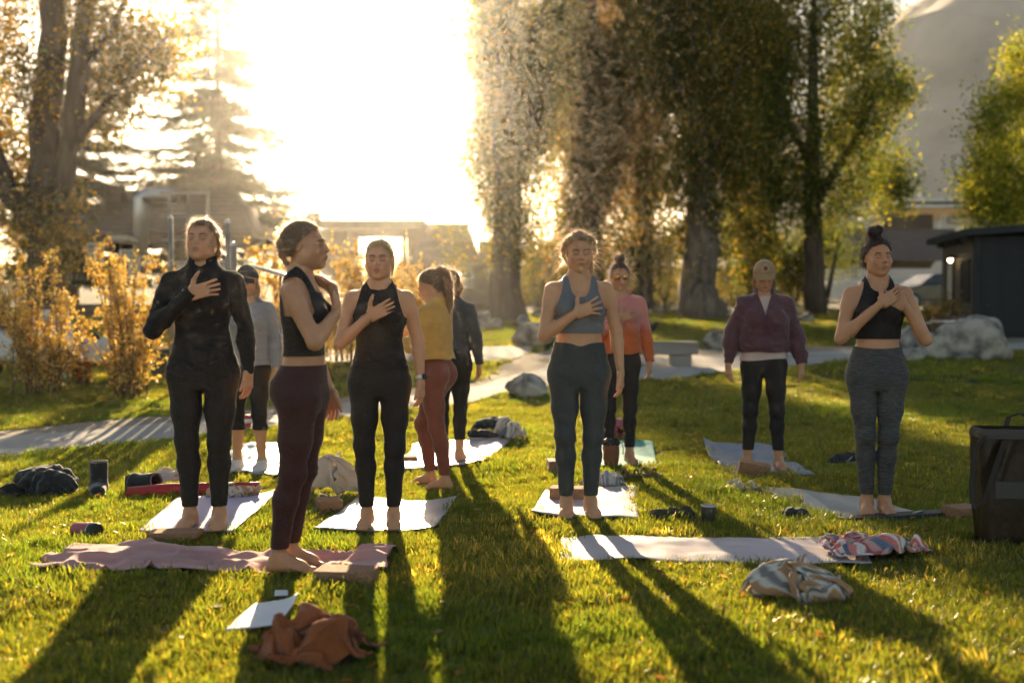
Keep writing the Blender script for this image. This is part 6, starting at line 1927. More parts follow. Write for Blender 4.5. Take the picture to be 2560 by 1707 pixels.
# woman in grey hoodie and dark cap, behind the black jacket
w10 = Person('woman in grey hoodie, dark cap and cropped black leggings behind the black jacket', stand(622, 1184, .03), -6, 1.585, dict(w=1.02, hip=.97, sh=.99, arm=1.0, leg=.97),
             [arm_down(0, .01), arm_down(1, .015)], stance(.088, .095, .105), dict(pitch=4, yaw=-4), (0.634, 0.326, 0.169) )
leggings(w10, M['legblack'], lambda P: 1.0, .335)
w10.garment('hoodie', M['greyhood'], lambda P, T, A, L: m_sleeves(w10, P, T, A, .87, .0, lambda P: np.where(P[:, 1] < -.02, 1.39 - .3 * np.maximum(0, .05 - np.abs(P[:, 0])), 1.45) - P[:, 2]), offT=.020, offA=.017, offL=.02, fold=.006, fold2=.004)
def hood(s, m):
    a = np.linspace(.9, 2 * math.pi - .9, 30); V = []
    for z, rr in ((1.35, .105), (1.40, .110), (1.43, .098), (1.435, .080), (1.40, .07)):
        for t in a: V.append((rr * 1.05 * math.sin(t), .03 - rr * 1.0 * math.cos(t), z - .02 * math.cos(t)))
    n = len(a); F = [(k * n + i, k * n + i + 1, (k + 1) * n + i + 1, (k + 1) * n + i) for k in range(4) for i in range(n - 1)]
    link('hood', mesh_np('hood', np.array(V), np.array(F)), m, s.root, smooth=True)
hood(w10, M['greyhood'])
for i in (0, 1):
    a = np.asarray(w10.legs[i]['A'], float)
    v, f_ = snets(lambda P, i=i: w10.foot(P, i), a - np.array([.19, .19, .095]), a + np.array([.19, .19, .05]), .005, .005)
    v, f_ = clip(v, f_, .085 - v[:, 2])
    link('sock', mesh_np('sock', v, f_), M['sock'], w10.root, smooth=True)
def ex_w10(Q):
    d = None
    for sd in (-1, 1):
        g = rope(Q, [(sd * .07, .01, .03), (sd * .082, .02, -.04), (sd * .082, .01, -.12), (sd * .088, -.03, -.19), (sd * .085, -.055, -.25)], [.012, .020, .022, .018, .004])
        d = g if d is None else smin(d, g, .01)
    return smin(d, rope(Q, [(0, .10, .0), (.0, .11, -.06), (.02, .10, -.15)], [.03, .04, .02]), .02)
w10.hair_lo = np.array([-.15, -.16, 1.26]); w10.hair_hi = np.array([.15, .17, 1.72])
hair(w10, (.26, .16, .08), ex_w10, fly=500, flylen=.05, seed=20)
cm = mat('charcoal_canvas', (.035, .04, .038), .9, .1)
def stitch(s, o, onf):
    wm = mat('faded_stitch', (.30, .27, .24), .8)
    for k in range(7):
        x = -.03 + k * .010; MB().tube([onf(x, .098), onf(x + .004, .108), onf(x + .008, .098)], .0012, 5).build('stitching', wm, o)
cap(w10, cm, cm, cm, stitch, tall=.02)
PEOPLE_DONE = True
# ================================================================== THINGS ON THE GRASS
NOGRASS = []                                     # outlines on the ground where grass is pressed flat
def cloth_mat(name, rough=.85, sheen=.35, bump=.15, trans=.0): return attr_mat(name, rough, sheen, bump, 220, trans=trans)
M['matcloth'] = attr_mat('yoga_mat_rubber', .55, 0, .12, 260, spec=.4)
M['matgloss'] = attr_mat('smooth_yoga_mat', .38, 0, .10, 200, spec=.5)
M['cloth'] = cloth_mat('soft_cloth')
M['thickcloth'] = cloth_mat('knit_cloth', .95, .3, .5)
M['thincloth'] = cloth_mat('thin_cloth', trans=.25)
M['cork'] = mat('cork', (.36, .19, .10), .85, .3, 90, .35, 200)
M['blockdark'] = mat('brown_block', (.22, .12, .08), .8, .15, 60, .2, 200)

def sheet(name, quad, label, cat, col, thick=.006, wave=.010, lift=.030, nu=44, nv=30, m='matcloth', seed=1, corners=(0, 0, 0, 0), freq=3.0, group=None, edge=0.0, under=(.10, .10, .10), colf=None, ridge=0.0, sun_edge=None):
    """flat sheet from four places on the ground (photo pixels: back left, back right, front right, front left)"""
    P = [gp(*p) for p in quad]
    BL, BR, FR, FL = [np.array(p) for p in P]
    u, v = np.meshgrid(np.linspace(0, 1, nu), np.linspace(0, 1, nv))
    u, v = u.ravel(), v.ravel()
    XY = ((1 - u) * (1 - v))[:, None] * FL + (u * (1 - v))[:, None] * FR + (u * v)[:, None] * BR + ((1 - u) * v)[:, None] * BL
    q = np.stack([XY[:, 0] * freq, XY[:, 1] * freq, np.full(len(u), seed * 3.7)], 1)
    if edge:
        e = np.stack([vnoise(q * 1.7, seed + 5), vnoise(q * 1.7, seed + 6)], 1) * edge
        XY[:, :2] += e
    w = wave * fbm(q, 3, seed)
    if ridge: w = w + ridge * np.maximum(0, 1 - 3.2 * np.abs(vnoise(q * np.array([1.5, 2.6, 1]) + .5, seed + 8))) * (.4 + .6 * np.abs(vnoise(q * .8, seed + 3)))
    cr = corners[0] * ((1 - u) * v) ** 6 + corners[1] * (u * v) ** 6 + corners[2] * (u * (1 - v)) ** 6 + corners[3] * ((1 - u) * (1 - v)) ** 6
    Z = np.array([zg(a, b) for a, b in XY[:, :2]]) + lift + np.maximum(w, -.018) + cr
    top = np.stack([XY[:, 0], XY[:, 1], Z], 1); bot = top.copy(); bot[:, 2] -= thick
    c = top[:, :].mean(0); c[2] = zg(c[0], c[1])
    i = (np.arange(nv - 1)[:, None] * nu + np.arange(nu - 1)[None]).ravel()
    F = np.stack([i, i + 1, i + nu + 1, i + nu], 1); n = nu * nv
    rim = np.concatenate([np.arange(nu - 1), (np.arange(nv - 1) * nu + nu - 1), (n - 1 - np.arange(nu - 1)), ((nv - 1 - np.arange(nv - 1)) * nu)])
    nxt = np.roll(rim, -1)
    Fr = np.stack([rim, rim + n, nxt + n, nxt], 1)
    V = np.concatenate([top, bot]) - c
    me = mesh_np(name, V, np.concatenate([F, F[:, ::-1] + n, Fr]))
    C = np.tile(np.array(col), (n, 1)) if colf is None else colf(u, v, XY)
    C = C * (1 + .05 * vnoise(np.stack([XY[:, 0] * 9, XY[:, 1] * 9, u * 0], 1), 4))[:, None]
    vcol(me, np.concatenate([C, np.tile(np.array(under), (n, 1))]))
    o = link(name, me, M[m], smooth=True); o.location = c
    NOGRASS.append(np.array([FL[:2], FR[:2], BR[:2], BL[:2]]))
    return tag(o, label, cat, group)

GM = 'yoga mats laid on the lawn'
sheet('yoga_mat', [(447, 1259), (696, 1255), (580, 1336), (344, 1338)], 'lilac yoga mat under the woman in the black jacket', 'mat', (.56, .47, .60), corners=(0, .05, 0, 0), group=GM, seed=1)
sheet('yoga_mat', [(900, 1257), (1142, 1257), (1086, 1332), (784, 1332)], 'smooth grey yoga mat under the woman in the black tank top', 'mat', (.42, .41, .43), m='matgloss', corners=(0, .03, .02, .02), wave=.014, group=GM, seed=2)
sheet('yoga_mat', [(1364, 1228), (1589, 1228), (1597, 1317), (1327, 1314)], 'pale mauve yoga mat under the woman in the slate-blue top', 'mat', (.46, .43, .47), corners=(0, 0, 0, .055), wave=.012, group=GM, seed=3)
sheet('yoga_mat', [(1404, 1357), (2150, 1352), (2180, 1412), (1400, 1414)], 'long empty pale pink yoga mat in the foreground', 'mat', (.62, .53, .53), wave=.018, group=GM, seed=4, nu=70)
sheet('yoga_mat', [(1876, 1223), (2196, 1250), (2312, 1296), (2115, 1306)], 'long grey-green yoga mat under the woman with both hands on heart', 'mat', (.35, .36, .35), m='matgloss', wave=.014, group=GM, seed=5, nu=60, corners=(0, 0, .03, 0))
sheet('yoga_mat', [(1758, 1122), (1932, 1124), (2040, 1196), (1812, 1190)], 'blue-grey yoga mat with curling edges under the woman in the tan cap', 'mat', (.25, .28, .33), wave=.02, ridge=.02, group=GM, seed=6, corners=(.10, 0, .0, .0), freq=3.5)
sheet('yoga_mat', [(1490, 1113), (1632, 1110), (1645, 1176), (1488, 1182)], 'teal yoga mat under the woman in the ombre sweatshirt', 'mat', (.10, .42, .36), wave=.008, group=GM, seed=7)
sheet('yoga_mat', [(1030, 1112), (1276, 1108), (1196, 1172), (1000, 1186)], 'pale violet yoga mat under the woman in the grey marl sweater', 'mat', (.44, .41, .47), m='matgloss', wave=.02, group=GM, seed=8, corners=(0, .02, .04, 0))
sheet('yoga_mat', [(600, 1118), (766, 1122), (700, 1200), (540, 1186)], 'blue-grey creased yoga mat under the woman in the grey hoodie', 'mat', (.37, .42, .47), m='matgloss', wave=.02, ridge=.02, group=GM, seed=9, corners=(0, 0, .02, 0))
sheet('blanket', [(196, 1380), (992, 1378), (972, 1438), (70, 1456)], 'crumpled dusty pink blanket spread under the braided woman', 'blanket', (.74, .40, .36), m='thincloth', thick=.005, wave=.022, ridge=.055, lift=.036, nu=110, nv=40, seed=12, edge=.04, freq=3.2, under=(.5, .3, .3))
sheet('black_board', [(2128, 1300), (2392, 1282), (2398, 1296), (2120, 1312)], 'thin black rubber mat folded at the front of the grey-green mat', 'mat', (.012, .012, .013), thick=.028, lift=.045, wave=.002, seed=13, nu=30, nv=10)

# ---- yoga blocks
def block(px, py, w_px, rz, label, m='cork', size=(.228, .15, .078), tilt=(0, 0), lift=.0, stand=0):
    c = gp(px, py); L, W, T = size
    t = empty('yoga_block', c + Vector((0, W * .3, lift)), R(rz), label, 'block', 'yoga blocks on the lawn')
    o = MB().box(-L / 2, L / 2, -W / 2, W / 2, 0, T).build('block_body', M[m], t, bevel=.007)
    o.rotation_euler = (R(tilt[0]), R(tilt[1]), 0)
    a = np.array([[-L / 2, -W / 2], [L / 2, -W / 2], [L / 2, W / 2], [-L / 2, W / 2]]) * .9
    NOGRASS.append(a @ np.array([[math.cos(R(rz)), math.sin(R(rz))], [-math.sin(R(rz)), math.cos(R(rz))]]) + np.array([t.location.x, t.location.y]))
    return t
block(432, 1354, 0, 2, 'low tan yoga block in front of the lilac mat', 'cork', size=(.27, .15, .05), lift=.01)
block(862, 1472, 0, -8, 'terracotta yoga block at the bare feet on the pink blanket', 'cork', size=(.27, .16, .085))
block(818, 1283, 0, 18, 'brown yoga block between the braided woman and the grey mat', 'cork', size=(.15, .2, .08))
block(1024, 1163, 0, 10, 'small pale yoga block left of the violet mat', 'cork', size=(.11, .2, .075))
block(1420, 1262, 0, -10, 'cork yoga block behind the legs of the woman in slate blue', 'cork', size=(.225, .15, .085), lift=.025)
block(1392, 1186, 0, 5, 'small block on the grass left of the teal mat', 'blockdark', size=(.14, .2, .10))
block(1882, 1196, 0, -6, 'cork yoga block standing on edge before the tan-cap woman', 'cork', size=(.235, .08, .12), tilt=(12, 10), lift=.0)
block(2416, 1302, 0, 24, 'brown yoga block beside the dark tote bag', 'cork', size=(.20, .16, .085))

# ---- crumpled cloth
def heap(name, cx, yb, w_px, h_px, label, cat, colf, seed, depth=.8, m='cloth', n=34, folds=12, rough=.5, group=None, fr=.15, base=.5, yaw=0.0):
    """cloth thrown down: rolled folds lying over a low mound"""
    g = gp(cx, yb); s = g.y / FPX
    W, H = w_px * s * .5, h_px * s
    D = W * depth
    g.y += D * .85; g.z = zg(g.x, g.y)
    r_ = np.random.default_rng(seed)
    tubes = []
    for k in range(folds):
        a0 = r_.uniform(0, 6.283); a1 = a0 + r_.uniform(1.2, 3.4)
        p0 = np.array([math.cos(a0) * W * r_.uniform(.5, 1.08), math.sin(a0) * D * r_.uniform(.5, 1.08)])
        p1 = np.array([math.cos(a1) * W * r_.uniform(.3, .9), math.sin(a1) * D * r_.uniform(.3, .9)])
        md = (p0 + p1) / 2 * r_.uniform(.2, 1.0) + r_.normal(size=2) * W * .12
        rad = H * fr * r_.uniform(.8, 1.6)
        pts = []
        for t in np.linspace(0, 1, 8):
            q = (1 - t) ** 2 * p0 + 2 * t * (1 - t) * md + t * t * p1
            e = 1 - (q[0] / W) ** 2 - (q[1] / D) ** 2
            pts.append((q[0], q[1], max(rad * .6, H * base * max(0, e) ** .5 * r_.uniform(.85, 1.2) + rad * .25)))
        tubes.append((pts, rad * np.array([.55, .9, 1, 1.05, 1, 1, .85, .5])))
    ox, oy = r_.uniform(-.15, .15), r_.uniform(-.1, .1)
    def f(P):
        d = ell(P, (W * ox, D * oy, -.02), (W * .80, D * .80, H * base + .02))
        for pts, rad in tubes:
            t = None
            for i in range(7):
                q = seg(P, pts[i], pts[i + 1], rad[i], rad[i + 1]); t = q if t is None else np.minimum(t, q)
            d = smin(d, t, H * .07)
        return smax(d, -.02 - P[:, 2], .01)
    V, F = snets(f, np.array([-W * 1.25, -D * 1.25, -.04]), np.array([W * 1.25, D * 1.25, H * 1.35]), W / n)
    N = vnormals(V, F)
    q = V / W * 3 + seed
    q = q + .5 * np.stack([vnoise(q, seed), vnoise(q + 5, seed + 1), vnoise(q + 9, seed + 2)], 1)
    V = V + N * (rough * H * (.07 * (1 - 2 * np.abs(vnoise(q * np.array([1, 1, .6]), seed + 3)) ** .7) + .03 * vnoise(q * 3, seed + 4)))[:, None]
    a = R(yaw); V = V @ np.array([[math.cos(a), math.sin(a), 0], [-math.sin(a), math.cos(a), 0], [0, 0, 1]])
    V[:, 2] += .012
    u, v = V[:, 0] / W + .25 * V[:, 2] / W, V[:, 1] / D * .9
    wn_ = vnoise(q * .5, seed + 6) * .03
    me = mesh_np(name, V, F)
    vcol(me, colf(u + wn_, v + wn_, V))
    o = link(name, me, M[m], smooth=True); o.location = g
    k = np.linspace(0, 2 * math.pi, 12)[:-1]
    NOGRASS.append(np.stack([g.x + np.cos(k) * W * .75, g.y + np.sin(k) * D * .75], 1))
    return tag(o, label, cat, group)
def plain(c): return lambda u, v, P: np.tile(np.array(c), (len(u), 1)) * (1 + .05 * vnoise(P * 40, 2))[:, None]
def plaid(u, v, P):
    u = u * 1.0; base = np.array([.42, .22, .10]); wh = np.array([.72, .69, .63]); dk = np.array([.10, .10, .11])
    def band(t, per, ph, w): return (np.abs(((t / per + ph) % 1) - .5) < w * .5).astype(float)
    C = np.tile(base, (len(u), 1))
    for t in (u * 1.4 + v * .3, v * 1.5 - u * .2):
        b = band(t, .85, .1, .26)[:, None]; C = C * (1 - b * .72) + wh * b * .72
        b = band(t, .85, .1, .10)[:, None]; C = C * (1 - b * .8) + dk * b * .8
    return C
def serape(u, v, P):
    t = u * 3.2
    cols = np.array([[.62, .16, .15], [.70, .62, .56], [.10, .14, .24], [.66, .22, .20], [.74, .66, .60], [.50, .10, .12], [.72, .40, .36], [.14, .20, .30], [.68, .20, .18], [.75, .68, .62]])
    k = (np.floor(t * 4.0) % len(cols)).astype(int)
    return cols[k]
def tanwhite(u, v, P):
    k = (vnoise(np.stack([u * 3, v * 3, u * 0], 1), 9) > .15)[:, None]
    return np.where(k, np.array([.50, .33, .18]), np.array([.66, .58, .48]))
def patterned(u, v, P):
    C = np.tile(np.array([.62, .58, .54]), (len(u), 1))
    C[(np.abs(u - .1) < .18) & (np.abs(v + .3) < .25)] = (.50, .22, .08)
    C[(u < -.35) & (np.abs(v + .2) < .2)] = (.12, .15, .18)
    C[(v * 2 + u * 3) % 1.3 < .16] = (.20, .19, .18)
    return C
def drape(name, cx, yb, w_px, h_px, label, cat, colf, key, yaw=0, m='cloth', deep=1.0, fz=.006, tone=(.6, .5, .4), group=None, flip=1, rest=0.0, soft=True):
    """a fallen cloth, turned and sized to what lies there"""
    g = gp(cx, yb); s = g.y / FPX
    A = CLOTH[key].copy(); ny, nx = A.shape[:2]
    P = A.reshape(-1, 3); a = R(yaw); P[:, 0] *= flip
    P[:, :2] = P[:, :2] @ np.array([[math.cos(a), math.sin(a)], [-math.sin(a), math.cos(a)]])
    if soft:                                               # loose ends drawn in, peaks slumped
        rr = np.hypot(P[:, 0], P[:, 1]) + 1e-9; r0 = np.percentile(rr, 55); P[:, :2] *= (np.where(rr > r0, r0 + (rr - r0) * .5, rr) / rr)[:, None]
        zm = np.percentile(P[:, 2], 93); P[:, 2] = zm * 1.2 * np.tanh(P[:, 2] / (zm * 1.2))
    ext = P.max(0) - P.min(0); k = w_px * s / ext[0]
    P[:, 0] *= k; P[:, 1] *= k * deep; P[:, 2] *= h_px * s * .97 / ext[2]
    P[:, :2] -= (P[:, :2].max(0) + P[:, :2].min(0)) / 2
    g.y += (P[:, 1].max() - P[:, 1].min()) * .42; g.z = zg(g.x, g.y) + .022 + rest
    u, v = np.meshgrid(np.linspace(-1, 1, nx), np.linspace(-1, 1, ny)); u, v = u.ravel(), v.ravel()
    i = (np.arange(ny - 1)[:, None] * nx + np.arange(nx - 1)[None]).ravel()
    F = np.stack([i, i + 1, i + nx + 1, i + nx], 1)
    o = link(name, fuzzed(name, P, F, colf(u, v, P), fz, .0003, 1.2e4, 3, M[m], tone), M[m], smooth=True); o.location = g
    W, D = (P[:, 0].max() - P[:, 0].min()) / 2, (P[:, 1].max() - P[:, 1].min()) / 2
    k = np.linspace(0, 2 * math.pi, 12)[:-1]
    NOGRASS.append(np.stack([g.x + np.cos(k) * W * .7, g.y + np.sin(k) * D * .7], 1))
    return tag(o, label, cat, group)
drape('sweater', 757, 1674, 385, 135, 'rust-brown knitted sweater heaped in the foreground', 'sweater', plain((.33, .092, .026)), 26, -15, deep=.75, tone=(.6, .24, .08), m='thickcloth')
drape('blanket', 2003, 1536, 310, 112, 'brown and white plaid blanket heaped at the lower right', 'blanket', plaid, 31, 155, deep=.8)
drape('blanket', 2218, 1410, 285, 56, 'red and white striped woven blanket on the end of the pink mat', 'blanket', serape, 16, 20, deep=.6, fz=.012, tone=(.75, .65, .6), rest=.02)
drape('blanket', 822, 1250, 180, 105, 'cream fleece blanket heaped behind the braided woman', 'blanket', plain((.66, .52, .39)), 31, 170, deep=.8)
drape('blanket', 575, 1264, 150, 40, 'tan and cream blanket folded behind the lilac mat', 'blanket', tanwhite, 11, 15, deep=.6)
drape('blanket', 408, 1232, 150, 34, 'cream blanket lying on the red mat roll', 'blanket', plain((.66, .56, .46)), 16, 200, deep=.45, rest=.05)
drape('bag', 1274, 1108, 92, 56, 'white patterned cloth bag right of the sneaker', 'bag', patterned, 13, 60, deep=.7)
drape('scarf', 1512, 1224, 125, 38, 'grey and white scarf below the brown bucket bag', 'scarf', lambda u, v, P: np.where((np.abs(v * 2 + u) % .5 < .25)[:, None], np.array([.50, .48, .46]), np.array([.24, .26, .29])), 11, 120, deep=.6)
drape('jacket', 1680, 1314, 150, 30, 'thin dark jacket lying flat left of the steel tumbler', 'jacket', plain((.05, .045, .03)), 16, 100, deep=.45)
heap('backpack', 98, 1240, 180, 72, 'black backpack slumped on the grass at the left', 'backpack', plain((.022, .024, .025)), 37, .6, folds=11, fr=.2)
heap('bag', 1232, 1084, 105, 40, 'crumpled black bag behind the sneaker', 'bag', plain((.03, .04, .035)), 39, .6, folds=8, n=26, fr=.22)
heap('bag', 1552, 1100, 58, 52, 'magenta bag between the legs of the woman in the ombre sweatshirt', 'bag', plain((.32, .05, .09)), 43, .7, folds=8, n=26, fr=.22)
heap('pouch', 1992, 1304, 96, 30, 'black pouch lying in front of the grey-green mat', 'pouch', plain((.012, .012, .012)), 49, .6, folds=6, n=26, fr=.3)

# ---- red rolled mat under the cream blanket
a, b = gp(312, 1254), gp(640, 1250)
t = empty('rolled_mat', a, 0, 'flat red mat roll under the cream blankets', 'mat')
A = Vector((0, .05, .045)); B = b - a + Vector((0, .10, .045))
MB().tube([A, A.lerp(B, .3) + Vector((0, 0, .006)), A.lerp(B, .7), B], [.04, .05, .05, .042], 14).build('roll', mat('red_nylon', (.50, .03, .025), .45, .15, 20, .3, 40, trans=.15), t, smooth=True)
NOGRASS.append(np.array([[a.x, a.y], [b.x, b.y], [b.x, b.y + .15], [a.x, a.y + .1]]))

# ---- paper magazine at the sweater
sheet('magazine', [(640, 1538), (745, 1534), (700, 1585), (562, 1600)], 'open white magazine lying beside the rust sweater', 'magazine', (.80, .79, .78), thick=.004, lift=.055, wave=.012, seed=51, nu=24, nv=18, corners=(0, .03, 0, .0))
sheet('paper_slip', [(688, 1510), (720, 1508), (720, 1520), (686, 1522)], 'small white paper slip behind the magazine', 'paper', (.8, .79, .78), thick=.002, lift=.06, wave=.01, seed=52, nu=8, nv=6)

# ---- rounded things from distance fields
def blob(name, f, lo, hi, h, m, parent, clipf=None, disp=None):
    V, F = snets(f, np.array(lo, float), np.array(hi, float), h)
    if disp is not None:
        V = V + vnormals(V, F) * disp(V)[:, None]
    if clipf is not None: V, F = clip(V, F, clipf(V))
    return link(name, mesh_np(name, V, F), m, parent, smooth=True)
M['boot'] = mat('black_suede', (.028, .027, .027), .95, .2, 40, .2, 200, sheen=.6)
M['fleece'] = mat('grey_fleece_lining', (.20, .17, .15), .98, .3, 120, .6, 200, sheen=.7)
def boot(px, py, rz, label, lying=False, s=1.0):
    g = gp(px, py)
    t = empty('boot', g + Vector((0, .05, 0)), R(rz), label, 'boot', 'pair of black fleece-lined boots')
    def f(P):
        d = segf(P, (0, .02, .06), (0, .03, .235), .058, .062, (1, 0, 0), 1.0)
        d = smin(d, segf(P, (0, -.02, .05), (0, -.135, .04), .056, .050, (0, 0, 1), 1.15), .04)
        d = smin(d, ell(P, (0, .03, .045), (.052, .06, .05)), .03)
        d = smax(d, P[:, 2] - (.225 - .10 * P[:, 1]), .008)
        return smax(smax(d, -seg(P, (0, .025, .08), (0, .03, .30), .040, .051), .01), .012 - P[:, 2], .006)
    o = blob('boot_upper', f, (-.09, -.23, -.02), (.09, .13, .30), .008, M['boot'], t)
    s_ = blob('sole', lambda P: smax(np.minimum(segf(P, (0, .03, .012), (0, -.14, .012), .056, .056, (1, 0, 0), 1.0), 9), np.abs(P[:, 2] - .012) - .011, .004), (-.09, -.23, -.02), (.09, .13, .05), .008, M['black'], t)
    li = MB().lathe([(.053, 0), (.058, .008), (.063, 0), (.058, -.006)], 24).build('fleece_trim', M['fleece'], t, smooth=True, loc=(0, .028, .225)); li.rotation_euler = (R(-6), 0, 0)
    if lying:
        t.rotation_euler = (R(86), 0, R(rz)); t.location.z += .06
    NOGRASS.append(np.array([[g.x - .06, g.y - .1], [g.x + .06, g.y - .1], [g.x + .06, g.y + .1], [g.x - .06, g.y + .1]]))
boot(240, 1238, 18, 'black fleece-lined boot standing upright beside the backpack')
boot(318, 1240, 70, 'black fleece-lined boot lying on its side left of the red mat', lying=True)

def sneaker(px, py, rz, label, up, accent, group='shoes left on the grass', s=1.0):
    g = gp(px, py)
    t = empty('sneaker', g + Vector((0, .04, .02)), R(rz), label, 'shoe', group); t.scale = (s, s, s)
    def f(P):
        d = segf(P, (.10, 0, .06), (-.05, 0, .05), .042, .046, (0, 0, 1), 1.0)
        d = smin(d, segf(P, (-.05, 0, .045), (-.13, 0, .038), .046, .036, (0, 0, 1), 1.15), .03)
        d = smin(d, seg(P, (.10, 0, .07), (.075, 0, .10), .036, .034), .02)
        return smax(smax(d, -seg(P, (.10, 0, .09), (.03, 0, .13), .026, .032), .01), .022 - P[:, 2], .005)
    up_m = mat('shoe_upper', up, .8, .2, 30)
    blob('shoe_upper', f, (-.20, -.07, -.01), (.17, .07, .16), .006, up_m, t)
    blob('sole', lambda P: smax(segf(P, (.10, 0, .016), (-.13, 0, .016), .046, .042, (1, 0, 0), 1.0), np.abs(P[:, 2] - .013) - .013, .005), (-.20, -.07, -.02), (.17, .07, .05), .006, M['cream'], t)
    st = mat('shoe_stripe', accent, .6)
    MB().bar((-.01, -.049, .035), (.05, -.047, .07), .004, .012).build('stripe', st, t)
    for k in range(4): MB().tube([(-.02 - k * .018, -.02, .088 - k * .006), (-.02 - k * .018, 0, .094 - k * .006), (-.02 - k * .018, .02, .088 - k * .006)], .003, 5).build('lace', st, t)
sneaker(1205, 1108, 185, 'black running shoe with red stripe in front of the crumpled bag', (.025, .025, .028), (.55, .08, .04))
sneaker(2112, 1166, 30, 'small black sneaker on the shaded grass left of the grey leggings', (.02, .02, .022), (.3, .3, .3))

def sandal(px, py, rz, label, col, strapc):
    g = gp(px, py)
    t = empty('sandal', g + Vector((0, .03, .03)), R(rz), label, 'sandal', 'sandals kicked off on the grass')
    blob('sandal_sole', lambda P: smax(np.minimum(segf(P, (.08, 0, .01), (-.07, 0, .01), .032, .040, (1, 0, 0), 1.0), 9), np.abs(P[:, 2] - .01) - .009, .004), (-.14, -.06, -.01), (.14, .06, .04), .006, mat('sandal_sole', col, .7), t)
    for x in (-.05, .04): MB().tube([(x, -.038, .014), (x, -.03, .045), (x, 0, .058), (x, .03, .045), (x, .038, .014)], [.008] * 5, 6).build('strap', mat('sandal_strap', strapc, .7), t, smooth=True)
sandal(1580, 1208, 20, 'brown sandal lying right of the scarf', (.20, .12, .07), (.16, .09, .05))
sandal(1624, 1206, -30, 'brown sandal farther right of the scarf', (.20, .12, .07), (.18, .10, .06))
sandal(1838, 1232, 60, 'white-strapped sandal at the far end of the grey-green mat', (.25, .2, .18), (.62, .56, .52))
sandal(1868, 1236, 20, 'white-strapped sandal touching the corner of the grey-green mat', (.25, .2, .18), (.62, .56, .52))

# ---- drinking vessels
g = gp(1774, 1322)
t = empty('tumbler', g + Vector((0, .04, .0)), 0, 'dark steel tumbler with clear lid standing on the grass', 'tumbler')
s = g.y / FPX; r_ = 19 * s; hh = 55 * s
MB().lathe([(0, 0), (r_ * .82, 0), (r_ * .86, .01), (r_, hh * .9), (r_ * .98, hh * .92), (0, hh * .92)], 28).build('cup', mat('dark_enamel', (.045, .045, .035), .35, .1, metal=.3), t, smooth=True)
MB().lathe([(r_ * .98, hh * .92 + .001), (r_ * 1.03, hh * .93), (r_ * 1.03, hh * .985), (r_ * .9, hh), (0, hh)], 28).build('lid', mat('clear_lid', (.55, .52, .46), .2, .05), t, smooth=True)
g = gp(212, 1354); s = g.y / FPX
t = empty('tumbler', g + Vector((0, .05, .045)), R(-20), 'dusty red tumbler with black lid lying on the grass', 'tumbler')
c_ = MB().lathe([(0, 0), (.038, 0), (.041, .01), (.044, .10), (.044, .115), (0, .115)], 26).build('cup', mat('dusty_red_enamel', (.42, .10, .11), .4, .08), t, smooth=True)
c_.rotation_euler = (0, R(90), 0); c_.location = (-.095, 0, 0)
c2 = MB().lathe([(.045, .1155), (.0465, .118), (.0465, .155), (.040, .165), (.03, .163), (0, .158)], 26).build('lid', M['black'], t, smooth=True); c2.rotation_euler = (0, R(90), 0); c2.location = (-.095, 0, 0)
c3 = MB().lathe([(.0446, .108), (.0462, .109), (.0462, .115), (.0446, .1155)], 26).build('ring', M['steelgrey'], t, smooth=True); c3.rotation_euler = (0, R(90), 0); c3.location = (-.095, 0, 0)
g = gp(617, 1074); s = g.y / FPX
t = empty('paper_cup', g, 0, 'red and white cup seen between the legs of the woman in the grey hoodie', 'cup')
MB().lathe([(0, 0), (.045, 0), (.058, .15), (0, .15)], 20).build('cup', mat('red_paper', (.5, .05, .05), .6), t, smooth=True)
MB().lathe([(.0535, .07), (.0545, .07), (.0575, .11), (.056, .11)], 20).build('band', M['white'], t, smooth=True)

# ---- brown bucket bag
g = gp(1530, 1184); s = g.y / FPX
t = empty('bucket_bag', g + Vector((0, .08, 0)), 0, 'brown leather bucket bag with black drawstring top beside the teal mat', 'bag')
bb = mat('brown_leather', (.20, .075, .035), .6, .15, 20, .15, 60)
blob('bag_body', lambda P: smax(segf(P, (0, 0, .05), (0, 0, .17), .058, .066, (0, 1, 0), .9), np.abs(P[:, 2] - .11) - .105, .012), (-.1, -.1, -.02), (.1, .1, .25), .007, bb, t, disp=lambda V: .004 * vnoise(V * 22, 3))
blob('drawstring_top', lambda P: ell(P, (0, 0, .215), (.068, .066, .035)), (-.1, -.1, .16), (.1, .1, .28), .007, M['black'], t, disp=lambda V: .007 * np.sin(np.arctan2(V[:, 0], V[:, 1]) * 11))
MB().tube([(.05, -.05, .225), (.08, -.06, .22), (.09, -.065, .18), (.088, -.066, .13)], .004, 6).build('drawstring', M['black'], t, smooth=True)
NOGRASS.append(np.array([[g.x - .07, g.y], [g.x + .07, g.y], [g.x + .07, g.y + .14], [g.x - .07, g.y + .14]]))

# ---- backpack details
g = gp(60, 1242)
t = empty('strap_pouch', g + Vector((-.12, .05, 0)), R(15), 'small dark pouch at the left end of the backpack', 'pouch')
blob('pouch_body', lambda P: ell(P, (0, 0, .035), (.09, .06, .045)), (-.13, -.1, -.02), (.13, .1, .12), .01, M['blackknit'], t, disp=lambda V: .012 * fbm(V * 14, 2, 5))
MB().tube([(-.06, -.04, .05), (-.02, -.08, .03), (.05, -.09, .02), (.1, -.06, .03)], .008, 6).build('strap', M['black'], t, smooth=True)

